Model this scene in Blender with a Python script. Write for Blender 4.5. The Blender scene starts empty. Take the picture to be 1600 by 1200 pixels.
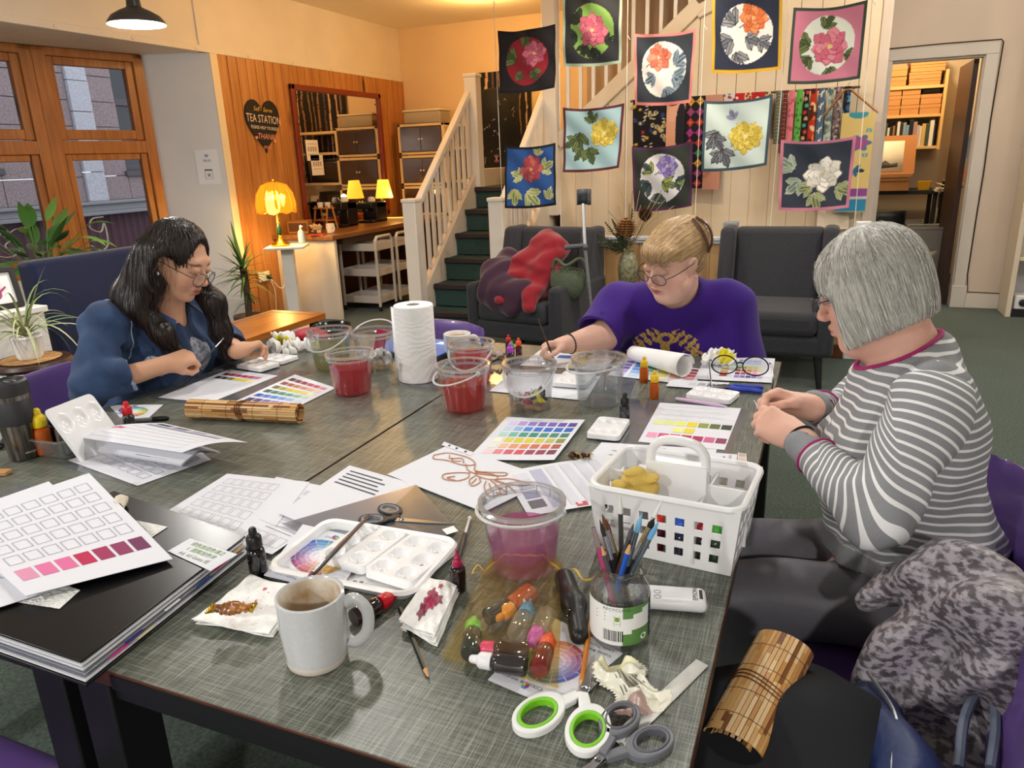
import bpy, math, random
import numpy as np
from mathutils import Matrix, Vector, Euler, noise as mnoise
random.seed(7); RNG = np.random.default_rng(7)
PI = math.pi; R_ = math.radians
sc = bpy.context.scene; C = bpy.context.collection
# ------------------------------------------------------------------ camera (solved from the sheets of A4 and the room's edges)
FPX, YAW, PIT, ROL, CH = 1144.41, R_(-23.0448), R_(17.133), R_(-2.0497), 1.4312
def cam_axes():
    cy, sy, cp, sp = math.cos(YAW), math.sin(YAW), math.cos(PIT), math.sin(PIT)
    f = Vector((sy*cp, cy*cp, -sp)); r = Vector((cy, -sy, 0)); u = r.cross(f)
    cr, sr = math.cos(ROL), math.sin(ROL)
    return cr*r+sr*u, -sr*r+cr*u, f
AX = cam_axes(); EYE = Vector((0, 0, CH))
def ray(px, py): return AX[2]+AX[0]*((px-800)/FPX)-AX[1]*((py-600)/FPX)
def T(px, py, z=.75): d = ray(px, py); return EYE+d*((z-CH)/d.z)       # point of the height z
def TY(px, py, y): d = ray(px, py); return EYE+d*(y/d.y)
def TX(px, py, x): d = ray(px, py); return EYE+d*(x/d.x)
cd = bpy.data.cameras.new('camera'); cam = bpy.data.objects.new('camera', cd); C.objects.link(cam)
cd.sensor_width = 36; cd.lens = FPX/1600*36; cd.clip_start = .05
cam.matrix_world = Matrix(((AX[0].x, AX[1].x, -AX[2].x, 0), (AX[0].y, AX[1].y, -AX[2].y, 0), (AX[0].z, AX[1].z, -AX[2].z, CH), (0, 0, 0, 1)))
sc.camera = cam
# ------------------------------------------------------------------ materials
def lin(c):
    if isinstance(c, str):
        c = c.lstrip('#'); c = tuple(int(c[i:i+2], 16)/255 for i in (0, 2, 4))
    return tuple((v/12.92 if v <= .04045 else ((v+.055)/1.055)**2.4) for v in c[:3])
MATS = {}
def M(name, col='808080', rough=.5, metal=0, trans=0, var=None, bump=None, coat=0, sheen=0, emit=None, alpha=1, ior=1.45, attr=None, spec=.5, sss=0, stretch=None, thin=False, col2=None):
    """var=(scale, amount) mottles the colour, bump=(scale, strength); attr names a colour attribute that carries the thing's own pattern"""
    if name in MATS: return MATS[name]
    m = bpy.data.materials.new(name); m.use_nodes = True; nt = m.node_tree; N = nt.nodes; L = nt.links
    b = N['Principled BSDF']; c = lin(col)+(1,)
    b.inputs['Base Color'].default_value = c; b.inputs['Roughness'].default_value = rough; b.inputs['Metallic'].default_value = metal
    b.inputs['Transmission Weight'].default_value = trans; b.inputs['IOR'].default_value = ior; b.inputs['Alpha'].default_value = alpha
    b.inputs['Coat Weight'].default_value = coat; b.inputs['Sheen Weight'].default_value = sheen; b.inputs['Specular IOR Level'].default_value = spec
    if sss: b.inputs['Subsurface Weight'].default_value = sss; b.inputs['Subsurface Radius'].default_value = (.012, .005, .003)
    if emit: b.inputs['Emission Color'].default_value = lin(emit[0])+(1,); b.inputs['Emission Strength'].default_value = emit[1]
    src = None
    if attr:
        a = N.new('ShaderNodeAttribute'); a.attribute_name = attr; src = a.outputs['Color']; L.new(src, b.inputs['Base Color'])
    if var or bump:
        tc = N.new('ShaderNodeTexCoord'); co = tc.outputs['Object']
        if stretch:
            mp = N.new('ShaderNodeMapping'); mp.inputs['Scale'].default_value = stretch; L.new(co, mp.inputs['Vector']); co = mp.outputs['Vector']
    if var:
        n = N.new('ShaderNodeTexNoise'); n.inputs['Scale'].default_value = var[0]; n.inputs['Detail'].default_value = 5; L.new(co, n.inputs['Vector'])
        mx = N.new('ShaderNodeMix'); mx.data_type = 'RGBA'; mx.blend_type = 'MIX' if col2 else 'MULTIPLY'
        rp = N.new('ShaderNodeMapRange'); sw = var[2] if len(var) > 2 else .2; rp.inputs['From Min'].default_value = .5-sw; rp.inputs['From Max'].default_value = .5+sw
        L.new(n.outputs['Fac'], rp.inputs['Value'])
        if col2:
            L.new(rp.outputs['Result'], mx.inputs['Factor']); mx.inputs['A'].default_value = c; mx.inputs['B'].default_value = lin(col2)+(1,)
        else:
            rp.inputs['To Min'].default_value = 1-var[1]; rp.inputs['To Max'].default_value = 1+var[1]*.4
            mx.inputs['Factor'].default_value = 1; mx.inputs['A'].default_value = c; L.new(rp.outputs['Result'], mx.inputs['B'])
        if src: L.new(src, mx.inputs['A'])
        L.new(mx.outputs['Result'], b.inputs['Base Color'])
    if bump:
        n2 = N.new('ShaderNodeTexNoise'); n2.inputs['Scale'].default_value = bump[0]; n2.inputs['Detail'].default_value = 3; L.new(co, n2.inputs['Vector'])
        bm_ = N.new('ShaderNodeBump'); bm_.inputs['Strength'].default_value = bump[1]; bm_.inputs['Distance'].default_value = .01
        L.new(n2.outputs['Fac'], bm_.inputs['Height']); L.new(bm_.outputs['Normal'], b.inputs['Normal'])
    m['nt'] = 1; MATS[name] = m
    return m
def P(c, rough=.55, **k): return M('paint_%s_%02d' % (c, int(rough*100)), c, rough, **k)
# ------------------------------------------------------------------ mesh builder
def frame(d, up=(0, 0, 1)):
    d = Vector(d).normalized(); u = Vector(up)
    if abs(d.dot(u)) > .98: u = Vector((1, 0, 0))
    x = u.cross(d).normalized(); return x, d.cross(x)
def loc(v, rz=0, rx=0, ry=0, s=1): return Matrix.Translation(Vector(v)) @ Euler((rx, ry, rz)).to_matrix().to_4x4() @ Matrix.Scale(s, 4)
class MB:
    def __init__(s): s.v = []; s.f = []; s.m = []; s.X = Matrix(); s.mi = 0
    def add(s, vs, fs, m=None):
        o = len(s.v); X = s.X; s.v += [X @ Vector(p) for p in vs]
        s.f += [[i+o for i in f] for f in fs]; s.m += [s.mi if m is None else m]*len(fs); return s
    def box(s, x0, x1, y0, y1, z0, z1, m=None):
        return s.add([(x, y, z) for x in (x0, x1) for y in (y0, y1) for z in (z0, z1)], [(0, 1, 3, 2), (4, 6, 7, 5), (0, 4, 5, 1), (2, 3, 7, 6), (0, 2, 6, 4), (1, 5, 7, 3)], m)
    def bar(s, a, b, w, h, m=None, up=(0, 0, 1)):
        a = Vector(a); b = Vector(b); x, y = frame(b-a, up); x = x*w/2; y = y*h/2
        return s.add([a-x-y, a+x-y, a+x+y, a-x+y, b-x-y, b+x-y, b+x+y, b-x+y], [(3, 2, 1, 0), (4, 5, 6, 7), (0, 1, 5, 4), (1, 2, 6, 5), (2, 3, 7, 6), (3, 0, 4, 7)], m)
    def lathe(s, prof, n=32, c=(0, 0, 0), m=None, ms=None, cap=True, sx=1, sy=1):
        c = Vector(c); vs = []; fs = []; mm = []
        for r, z in prof:
            vs += [c+Vector((math.cos(2*PI*i/n)*r*sx, math.sin(2*PI*i/n)*r*sy, z)) for i in range(n)]
        for k in range(len(prof)-1):
            for i in range(n):
                j = (i+1) % n; fs.append((k*n+i, k*n+j, k*n+n+j, k*n+n+i)); mm.append(ms[k] if ms else (s.mi if m is None else m))
        if cap:
            if prof[0][0] > 1e-5: fs.append(tuple(range(n))[::-1]); mm.append(ms[0] if ms else (s.mi if m is None else m))
            if prof[-1][0] > 1e-5: fs.append(tuple((len(prof)-1)*n+i for i in range(n))); mm.append(ms[-1] if ms else (s.mi if m is None else m))
        o = len(s.v); s.v += [s.X @ p for p in vs]; s.f += [[i+o for i in f] for f in fs]; s.m += mm; return s
    def tube(s, pts, r, n=8, m=None, cap=True, closed=False, flat=1):
        pts = [Vector(p) for p in pts]; K = len(pts); rs = r if isinstance(r, (list, tuple)) else [r]*K
        vs = []; x = None
        for i, p in enumerate(pts):
            if closed: d = pts[(i+1) % K]-pts[i-1]
            else: d = pts[min(i+1, K-1)]-pts[max(i-1, 0)]
            if d.length < 1e-9: d = Vector((0, 0, 1))
            d.normalize()
            if x is None: x, _ = frame(d)
            x = (x-d*x.dot(d))
            if x.length < 1e-6: x, _ = frame(d)
            x.normalize(); y = d.cross(x)
            vs += [p+x*(math.cos(2*PI*k/n)*rs[i])+y*(math.sin(2*PI*k/n)*rs[i]*flat) for k in range(n)]
        fs = []
        for i in range(K if closed else K-1):
            a = i*n; b = ((i+1) % K)*n
            for k in range(n): j = (k+1) % n; fs.append((a+k, a+j, b+j, b+k))
        if cap and not closed: fs.append(tuple(range(n))[::-1]); fs.append(tuple((K-1)*n+k for k in range(n)))
        return s.add(vs, fs, m)
    def ball(s, c, r, n=16, k=10, m=None):
        c = Vector(c); r = Vector(r) if hasattr(r, '__len__') else Vector((r, r, r)); vs = []; fs = []
        for i in range(k+1):
            t = PI*i/k
            for j in range(n): a = 2*PI*j/n; vs.append(c+Vector((r.x*math.sin(t)*math.cos(a), r.y*math.sin(t)*math.sin(a), -r.z*math.cos(t))))
        for i in range(k):
            for j in range(n): q = (j+1) % n; fs.append((i*n+j, i*n+q, i*n+n+q, i*n+n+j))
        return s.add(vs, fs, m)
    def prism(s, out, z0, z1, m=None, ms=None):
        n = len(out); vs = [(x, y, z0) for x, y in out]+[(x, y, z1) for x, y in out]
        s.add(vs, [tuple(range(n))[::-1], tuple(range(n, 2*n))], m)
        o = len(s.v)-2*n
        for i in range(n): s.f.append([o+i, o+(i+1) % n, o+n+(i+1) % n, o+n+i]); s.m.append((s.mi if m is None else m) if ms is None else ms)
        return s
    def ring(s, out, inn, z0, z1, m=None):
        n = len(out); vs = [(x, y, z) for z in (z0, z1) for L in (out, inn) for x, y in L]; fs = []
        for i in range(n):
            j = (i+1) % n
            fs += [(2*n+i, 2*n+j, 3*n+j, 3*n+i), (j, i, n+i, n+j), (i, j, 2*n+j, 2*n+i), (n+j, n+i, 3*n+i, 3*n+j)]
        return s.add(vs, fs, m)
    def grid(s, fn, nu, nv, m=None, mf=None):
        vs = [fn(i/nu, j/nv) for j in range(nv+1) for i in range(nu+1)]; o = len(s.v)
        s.v += [s.X @ Vector(p) for p in vs]; w = nu+1
        for j in range(nv):
            for i in range(nu):
                s.f.append([o+j*w+i, o+j*w+i+1, o+(j+1)*w+i+1, o+(j+1)*w+i]); s.m.append(mf((i+.5)/nu, (j+.5)/nv) if mf else (s.mi if m is None else m))
        return s
    def text(s, t, size, X, m=None, align='CENTER', shear=0, thick=0, sx=1):
        cu = bpy.data.curves.new('t', 'FONT'); cu.body = t; cu.size = size; cu.align_x = align; cu.align_y = 'CENTER'; cu.resolution_u = 2; cu.shear = shear; cu.offset = thick
        o = bpy.data.objects.new('t', cu); C.objects.link(o); bpy.context.view_layer.update()
        me = o.evaluated_get(bpy.context.evaluated_depsgraph_get()).to_mesh()
        s.add([X @ Vector((v.co.x*sx, v.co.y, v.co.z)) for v in me.vertices], [list(p.vertices) for p in me.polygons], m)
        bpy.data.objects.remove(o); bpy.data.curves.remove(cu); return s
    def obj(s, name, mats, parent=None, smooth=40, bevel=0, solid=0, sub=0):
        me = bpy.data.meshes.new(name); me.from_pydata([tuple(v) for v in s.v], [], s.f); mats = mats if isinstance(mats, (list, tuple)) else [mats]
        for k in mats: me.materials.append(k)
        if len(mats) > 1: me.polygons.foreach_set('material_index', [min(i, len(mats)-1) for i in s.m])
        me.validate(); me.update()
        if smooth: me.shade_smooth(); me.set_sharp_from_angle(angle=R_(smooth))
        o = bpy.data.objects.new(name, me); C.objects.link(o)
        if parent is not None: o.parent = parent
        if solid: d = o.modifiers.new('s', 'SOLIDIFY'); d.thickness = solid; d.offset = 0
        if bevel: d = o.modifiers.new('b', 'BEVEL'); d.width = bevel; d.segments = 3; d.limit_method = 'ANGLE'; d.angle_limit = R_(40); d.harden_normals = False
        if sub: d = o.modifiers.new('u', 'SUBSURF'); d.levels = sub; d.render_levels = sub
        return o
def tag(o, label=None, cat=None, group=None, kind=None):
    if label: o['label'] = label
    if cat: o['category'] = cat
    if group: o['group'] = group
    if kind: o['kind'] = kind
    return o
def thing(name, label, cat, at=(0, 0, 0), rz=0, group=None, rx=0, ry=0):
    o = bpy.data.objects.new(name, None); C.objects.link(o); o.location = Vector(at); o.rotation_euler = (rx, ry, rz); o.empty_display_size = .05
    return tag(o, label, cat, group)
def struct(name, mb, mats, **k): return tag(mb.obj(name, mats, **k), kind='structure')
def place(o, at, rz=0, rx=0, ry=0): o.location = Vector(at); o.rotation_euler = (rx, ry, rz); return o
def dup(root, at, rz=0, label=None, group=None, rx=0, ry=0):
    r = root.copy(); C.objects.link(r); r.location = Vector(at); r.rotation_euler = (rx, ry, rz)
    if label: r['label'] = label
    if group: r['group'] = group
    for ch in list(root.children):
        c = ch.copy(); C.objects.link(c); c.parent = r
        for g in list(ch.children): d = g.copy(); C.objects.link(d); d.parent = c
    return r
def colattr(o, cols, name='col'):
    me = o.data; a = me.color_attributes.new(name, 'FLOAT_COLOR', 'POINT'); c = np.ones((len(me.vertices), 4), np.float32); c[:, :3] = cols; a.data.foreach_set('color', c.ravel())
def fcurve(pts, n):
    """Catmull-Rom through pts"""
    P_ = [Vector(p) for p in pts]; P_ = [P_[0]*2-P_[1]]+P_+[P_[-1]*2-P_[-2]]; out = []
    S = len(P_)-3
    for i in range(n+1):
        t = i/n*S; k = min(int(t), S-1); t -= k; a, b, c, d = P_[k:k+4]
        out.append(((b*2)+(c-a)*t+(a*2-b*5+c*4-d)*t*t+(b*3-a-c*3+d)*t**3)*.5)
    return out
# ------------------------------------------------------------------ smooth solids: union of rounded shapes turned into one continuous surface
def smin(a, b, k):
    if k <= 0: return np.minimum(a, b)
    h = np.maximum(k-np.abs(a-b), 0)/k; return np.minimum(a, b)-h*h*k*.25
class Solid:
    def __init__(s): s.ops = []; s.X = Matrix()
    def cap(s, a, b, ra, rb=None, k=.02, op=0):
        a = np.array(s.X @ Vector(a)); b = np.array(s.X @ Vector(b)); rb = ra if rb is None else rb; sc_ = s.X.to_scale().x
        ra, rb = ra*sc_, rb*sc_; ab = b-a; L = max(ab @ ab, 1e-12)
        def f(p): t = np.clip(((p-a) @ ab)/L, 0, 1); q = p-a-t[..., None]*ab; return np.sqrt((q*q).sum(-1))-(ra+(rb-ra)*t)
        s.ops.append((op, f, k*sc_)); return s
    def ell(s, c, r, k=.02, op=0, rx=0, ry=0, rz=0):
        X = s.X @ loc(c, rz, rx, ry); Xi = np.array(X.inverted()); A = Xi[:3, :3]; t = Xi[:3, 3]; r = np.array(r, float); sc_ = s.X.to_scale().x
        def f(p):
            q = (p @ A.T+t)/r; k0 = np.sqrt((q*q).sum(-1)); k1 = np.sqrt(((q/r)**2).sum(-1)); return k0*(k0-1)/np.maximum(k1, 1e-6)*sc_
        s.ops.append((op, f, k*sc_)); return s
    def rbox(s, c, h, r=.01, k=.0, op=0, rx=0, ry=0, rz=0):
        X = s.X @ loc(c, rz, rx, ry); Xi = np.array(X.inverted()); A = Xi[:3, :3]; t = Xi[:3, 3]; h = np.array(h, float)-r
        def f(p):
            q = np.abs(p @ A.T+t)-h; return np.sqrt((np.maximum(q, 0)**2).sum(-1))+np.minimum(q.max(-1), 0)-r
        s.ops.append((op, f, k)); return s
    def plane(s, c, n, k=0):          # keeps what lies behind the plane
        c = np.array(s.X @ Vector(c)); n = np.array((s.X.to_3x3() @ Vector(n)).normalized())
        s.ops.append((2, lambda p: (p-c) @ n, k)); return s
    def disp(s, f): s.ops.append((3, f, 0)); return s
    def ev(s, p, sel=None):
        d = np.full(p.shape[:-1], 1e3)
        for op, f, k in s.ops:
            if op == 3: d = d+f(p); continue
            e = f(p)
            d = smin(d, e, k) if op == 0 else (-smin(-d, e, k) if op == 1 else -smin(-d, -e, k))
        return d
    def grad(s, p, e=.002):
        g = np.stack([s.ev(p+np.eye(3)[i]*e)-s.ev(p-np.eye(3)[i]*e) for i in range(3)], -1); return g/np.maximum(np.linalg.norm(g, axis=-1, keepdims=True), 1e-9)
    def mesh(s, lo, hi, h):
        lo = np.array(lo, float); hi = np.array(hi, float); B = 8; nb = np.ceil((hi-lo)/(h*B)).astype(int)
        I = np.stack(np.meshgrid(*[np.arange(n) for n in nb], indexing='ij'), -1).reshape(-1, 3)
        cen = lo+(I+.5)*B*h; rad = B*h*.5*1.7321; d = np.full(len(I), 1e3); es = []
        for op, f, k in s.ops:
            if op == 3: es.append(None); continue
            e = f(cen); es.append(e)
            d = smin(d, e, k) if op == 0 else (-smin(-d, e, k) if op == 1 else -smin(-d, -e, k))
        keep = np.abs(d) < rad*1.35+.012; I = I[keep]; cen = cen[keep]; dk = d[keep]
        g = np.stack(np.meshgrid(*[np.arange(B+1)]*3, indexing='ij'), -1)
        Pts = lo+(I[:, None, None, None, :]*B+g)*h; F = np.full(Pts.shape[:-1], 1e3)
        run = np.full(len(I), 1e3)
        for (op, f, k), e in zip(s.ops, es):
            if op == 3: F = F+f(Pts); continue
            e = e[keep]
            if op == 0: sel = e < np.minimum(run, rad*1.3)+k+2*rad+.01; run = np.minimum(run, e)
            elif op == 1: sel = e < k+rad*1.3+.01
            else: sel = e > -(k+rad*1.3+.01)
            if not sel.any(): continue
            q = f(Pts[sel]); x = F[sel]
            F[sel] = smin(x, q, k) if op == 0 else (-smin(-x, q, k) if op == 1 else -smin(-x, -q, k))
        S = F < 0; nbk = len(I)
        cs = sum(S[:, a:a+B, b:b+B, c:c+B].astype(np.int8) for a in (0, 1) for b in (0, 1) for c in (0, 1))
        act = np.argwhere((cs > 0) & (cs < 8)); bi = act[:, 0]; ci = act[:, 1:]
        G = I[bi]*B+ci; dim = nb*B+4; key = lambda q: (q[:, 0]*dim[1]+q[:, 1])*dim[2]+q[:, 2]
        acc = np.zeros((len(act), 3)); cnt = np.zeros(len(act))
        cr = [(a, b, c) for a in (0, 1) for b in (0, 1) for c in (0, 1)]
        for a in cr:
            for ax in range(3):
                if a[ax]: continue
                b = list(a); b[ax] = 1
                fa = F[bi, ci[:, 0]+a[0], ci[:, 1]+a[1], ci[:, 2]+a[2]]; fb = F[bi, ci[:, 0]+b[0], ci[:, 1]+b[1], ci[:, 2]+b[2]]
                x = (fa < 0) != (fb < 0); t = np.where(x, fa/np.where(x, fa-fb, 1), 0); q = np.tile(np.array(a, float), (len(t), 1)); q[:, ax] += t
                acc[x] += q[x]; cnt[x] += 1
        V = lo+(G+acc/np.maximum(cnt, 1)[:, None])*h
        K = key(G); od = np.argsort(K); Ks = K[od]; faces = []
        for ax in range(3):
            u, w = [(1, 2), (2, 0), (0, 1)][ax]
            sl0 = [slice(0, B)]*3; sl1 = list(sl0); sl1[ax] = slice(1, B+1)
            a = S[(slice(None), *sl0)]; b = S[(slice(None), *sl1)]; e = np.argwhere(a != b)
            if not len(e): continue
            inside = a[e[:, 0], e[:, 1], e[:, 2], e[:, 3]]; g0 = I[e[:, 0]]*B+e[:, 1:]; qs = []; ok = np.ones(len(e), bool)
            for du, dw in ((0, 0), (1, 0), (1, 1), (0, 1)):
                q = g0.copy(); q[:, u] -= du; q[:, w] -= dw; kk = key(q); ix = np.searchsorted(Ks, kk); ix = np.minimum(ix, len(Ks)-1)
                ok &= (Ks[ix] == kk) & (q >= 0).all(1); qs.append(od[ix])
            q = np.stack(qs, 1); q[~inside] = q[~inside][:, ::-1]; faces.append(q[ok])
        Fq = np.concatenate(faces) if faces else np.zeros((0, 4), int)
        return V, Fq
    def obj(s, name, mats, lo, hi, h, parent=None, mf=None, col=None, relax=1):
        V, Fq = s.mesh(lo, hi, h)
        for _ in range(relax):
            A = np.zeros_like(V); n = np.zeros(len(V))
            for i in range(4):
                for j in ((i+1) % 4, (i+3) % 4): np.add.at(A, Fq[:, i], V[Fq[:, j]]); np.add.at(n, Fq[:, i], 1)
            V = V*.5+.5*A/np.maximum(n, 1)[:, None]
        me = bpy.data.meshes.new(name); me.vertices.add(len(V)); me.vertices.foreach_set('co', V.astype(np.float32).ravel())
        me.loops.add(Fq.size); me.loops.foreach_set('vertex_index', Fq.ravel().astype(np.int32)); me.polygons.add(len(Fq))
        me.polygons.foreach_set('loop_start', np.arange(0, Fq.size, 4, dtype=np.int32))
        for k in (mats if isinstance(mats, (list, tuple)) else [mats]): me.materials.append(k)
        if mf is not None: me.polygons.foreach_set('material_index', mf(V[Fq].mean(1)).astype(np.int32))
        me.update(calc_edges=True); me.validate(); me.shade_smooth()
        o = bpy.data.objects.new(name, me); C.objects.link(o)
        if parent is not None: o.parent = parent
        if col is not None: colattr(o, col(V))
        return o
# ------------------------------------------------------------------ painted cloth and paper: flat colours worked out on a fine grid
class Paint:
    """u to the right, v up, both 0..1"""
    def __init__(s, n, m, bg, asp=1):
        u, v = np.meshgrid(np.linspace(0, 1, n+1), np.linspace(0, 1, m+1)); s.u = u*asp; s.v = v; s.c = np.zeros(u.shape+(3,)); s.c[:] = lin(bg)
        q = np.stack([u, v], -1); s.w1 = np.sin(u*37+3*np.sin(v*23))*np.sin(v*31+2*np.sin(u*19)); s.clipm = None
    def put(s, mask, col, a=1.0):
        if s.clipm is not None: mask = mask & s.clipm
        s.c[mask] = s.c[mask]*(1-a)+np.array(lin(col))*a; return s
    def disc(s, x, y, rx, ry, col, a=1.0, rot=0, lob=0, amp=0):
        dx = s.u-x; dy = s.v-y; cr, sr = math.cos(rot), math.sin(rot); p = (dx*cr+dy*sr)/rx; q = (-dx*sr+dy*cr)/ry
        r = np.hypot(p, q)
        if lob: r = r/(1+amp*np.cos(lob*np.arctan2(q, p)))
        return s.put(r < 1, col, a)
    def line(s, pts, w, col, a=1.0):
        m = np.zeros(s.u.shape, bool)
        for (x0, y0), (x1, y1) in zip(pts[:-1], pts[1:]):
            dx, dy = x1-x0, y1-y0; L = dx*dx+dy*dy+1e-9; t = np.clip(((s.u-x0)*dx+(s.v-y0)*dy)/L, 0, 1)
            m |= np.hypot(s.u-x0-t*dx, s.v-y0-t*dy) < w
        return s.put(m, col, a)
    def rect(s, x0, y0, x1, y1, col, a=1.0): return s.put((s.u > x0) & (s.u < x1) & (s.v > y0) & (s.v < y1), col, a)
    def leaf(s, x, y, L, ang, cols, lobes=3):
        for k in range(lobes):
            t = ang+(k-(lobes-1)/2)*.75; l = L*(1 if k == lobes//2 else .78); cx, cy = x+math.cos(t)*l*.5, y+math.sin(t)*l*.5
            s.disc(cx, cy, l*.53, l*.235, cols[2], 1, t, 6, .08); s.disc(cx, cy, l*.46, l*.18, cols[k % 2], 1, t, 6, .08)
            s.line([(x, y), (x+math.cos(t)*l, y+math.sin(t)*l)], .006, cols[2])
        return s
    def peony(s, x, y, r, cols, seed=0, dense=False):
        rg = random.Random(seed)
        for ring, (n, d, pr) in enumerate(((8, .62, .42), (7, .42, .36), (6, .22, .28)) if not dense else ((12, .68, .28), (11, .5, .25), (9, .32, .22), (6, .15, .18))):
            for k in range(n):
                t = 2*PI*k/n+ring*.5+rg.uniform(-.2, .2); dd = d*r*rg.uniform(.85, 1.15)
                px, py = x+math.cos(t)*dd, y+math.sin(t)*dd
                s.disc(px, py, pr*r, pr*r*.82, cols[2], 1, t, 5, .07); s.disc(px+math.cos(t)*.01*r, py+.02*r, pr*r*.9, pr*r*.7, cols[(k+ring) % 2], 1, t, 5, .07)
                s.disc(px-math.cos(t)*.12*r, py-math.sin(t)*.12*r, pr*r*.45, pr*r*.4, cols[0], .5, t)
        s.disc(x, y, .13*r, .12*r, cols[3], 1, 0, 7, .2); return s
# ================================================================== light, look
sc.view_settings.view_transform = 'Standard'; sc.view_settings.look = 'None'; sc.view_settings.gamma = 1; sc.view_settings.exposure = 0.0
try: sc.cycles.use_denoising = True; sc.cycles.denoiser = 'OPENIMAGEDENOISE'
except Exception: pass
sc.cycles.max_bounces = 10; sc.cycles.transparent_max_bounces = 16; sc.cycles.transmission_bounces = 10; sc.cycles.caustics_refractive = False; sc.cycles.caustics_reflective = False; sc.cycles.sample_clamp_indirect = 6
w = bpy.data.worlds.new('world'); sc.world = w; w.use_nodes = True
w.node_tree.nodes['Background'].inputs[0].default_value = (.7, .72, .78, 1); w.node_tree.nodes['Background'].inputs[1].default_value = 1.7
def light(name, kind, at, power, col=(1, 1, 1), r=.06, to=None, ang=150, blend=.6, size=None):
    d = bpy.data.lights.new(name, kind); d.energy = power; d.color = col; o = bpy.data.objects.new(name, d); C.objects.link(o); o.location = Vector(at)
    if kind == 'AREA': d.shape = 'RECTANGLE'; d.size, d.size_y = size
    else: d.shadow_soft_size = r
    if kind == 'SPOT': d.spot_size = R_(ang); d.spot_blend = blend
    if to is not None: o.rotation_euler = (Vector(to)-Vector(at)).to_track_quat('-Z', 'Y').to_euler()
    return o
COOL = (1, .965, .92); WARM = (1, .56, .17)
CEIL = 2.95
# ceiling lamps over the work table (all but one hang above the frame); the two behind the camera are added frontal fill
for at, pw in (((-1.75, 2.3, 2.6), 36), ((-.1, 2.1, 2.6), 32), ((-2.0, -1.6, 2.4), 130), ((.9, -1.9, 2.4), 130), ((.9, 3.6, 2.6), 60), ((-.9, 4.3, 2.75), 44), ((-3.6, .6, 2.4), 85)):
    light('ceiling_and_fill_spot', 'SPOT', at, pw*1.32, COOL, .07, (at[0], at[1], 0), 165, .5)
for q in ((.9, 6.0, 2.6), (2.2, 4.6, 2.6)): light('rear_right_fill', 'POINT', q, 32, (1, .9, .78), .08)  # unseen fill lights added to brighten the right and rear walls
light('pendant_bulb', 'POINT', (-3.13, 2.88, 2.08), 52, COOL, .04)
light('tea_corner_ceiling_bulb', 'POINT', (-3.5, 5.4, 2.6), 26, WARM, .08)
light('stair_ceiling_bulb', 'POINT', (-3.25, 7.2, 2.72), 36, WARM, .08)
light('store_room_bulb', 'POINT', (.75, 8.6, 2.5), 45, (1, .8, .52), .08)
light('far_ceiling_spot', 'SPOT', (-1.2, 5.0, 2.9), 75, (1, .84, .64), .06, (-1.0, 6.4, 1.2), 120, .6)
# ================================================================== setting
def wood(name, base, dark, knot, stretch=(14, 14, 1.1), scale=2.2, rough=.42, knots=True, grain=.6):
    m = M(name, base, rough); nt = m.node_tree; N = nt.nodes; L = nt.links; b = N['Principled BSDF']; tc = N.new('ShaderNodeTexCoord')
    mp = N.new('ShaderNodeMapping'); mp.inputs['Scale'].default_value = stretch; L.new(tc.outputs['Object'], mp.inputs['Vector'])
    n = N.new('ShaderNodeTexNoise'); n.inputs['Scale'].default_value = scale; n.inputs['Detail'].default_value = 6; n.inputs['Distortion'].default_value = .6; L.new(mp.outputs['Vector'], n.inputs['Vector'])
    r = N.new('ShaderNodeValToRGB'); e = r.color_ramp.elements; e[0].position = .5-grain*.4; e[0].color = lin(dark)+(1,); e[1].position = .5+grain*.35; e[1].color = lin(base)+(1,)
    L.new(n.outputs['Fac'], r.inputs['Fac']); out = r.outputs['Color']
    if knots:
        mp2 = N.new('ShaderNodeMapping'); mp2.inputs['Scale'].default_value = tuple(.42*v**.5 for v in stretch); L.new(tc.outputs['Object'], mp2.inputs['Vector'])
        v = N.new('ShaderNodeTexVoronoi'); v.inputs['Scale'].default_value = scale*1.15; L.new(mp2.outputs['Vector'], v.inputs['Vector'])
        k = N.new('ShaderNodeValToRGB'); k.color_ramp.elements[0].position = .05; k.color_ramp.elements[0].color = (1, 1, 1, 1); k.color_ramp.elements[1].position = .13; k.color_ramp.elements[1].color = (0, 0, 0, 1)
        L.new(v.outputs['Distance'], k.inputs['Fac']); mx = N.new('ShaderNodeMix'); mx.data_type = 'RGBA'; L.new(k.outputs['Color'], mx.inputs['Factor']); L.new(out, mx.inputs['A']); mx.inputs['B'].default_value = lin(knot)+(1,); out = mx.outputs['Result']
    L.new(out, b.inputs['Base Color']); return m
W_cream = P('e8dccb', .6, var=(3, .06)); W_white = P('e4e3e2', .55, var=(2.5, .05)); W_grey = P('d6c6b6', .6, var=(2, .06)); W_orange = P('e9cda2', .65, var=(2, .06))
PINE = wood('pine_boards', 'cb8c4c', 'a2662e', '4c240e', (13, 13, .9), 2.0)
PINEF = wood('pine_frame', 'c07a35', '9a5a22', '4a2208', (16, 16, 1.2), 2.0, .35)
WAINS = wood('wainscot_pine', 'c9a06c', 'a87c4c', '54301a', (12, 12, .9), 2.2, .5)
CARPET = M('green_carpet', '4a5a50', .95, var=(90, .6), bump=(260, .5), sheen=.2, spec=.1)
b = MB(); b.box(-6.2, 3.3, -2.6, 8.4, -.1, 0); struct('floor', b, CARPET)
b = MB(); b.box(.2, 3.3, 8.4, 9.7, -.1, 0); b.box(.318, 3.3, 7.66, 8.4, 0, .004); struct('floor_store_room', b, M('blue_carpet', '3a4c66', .95, var=(120, .4)))
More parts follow.
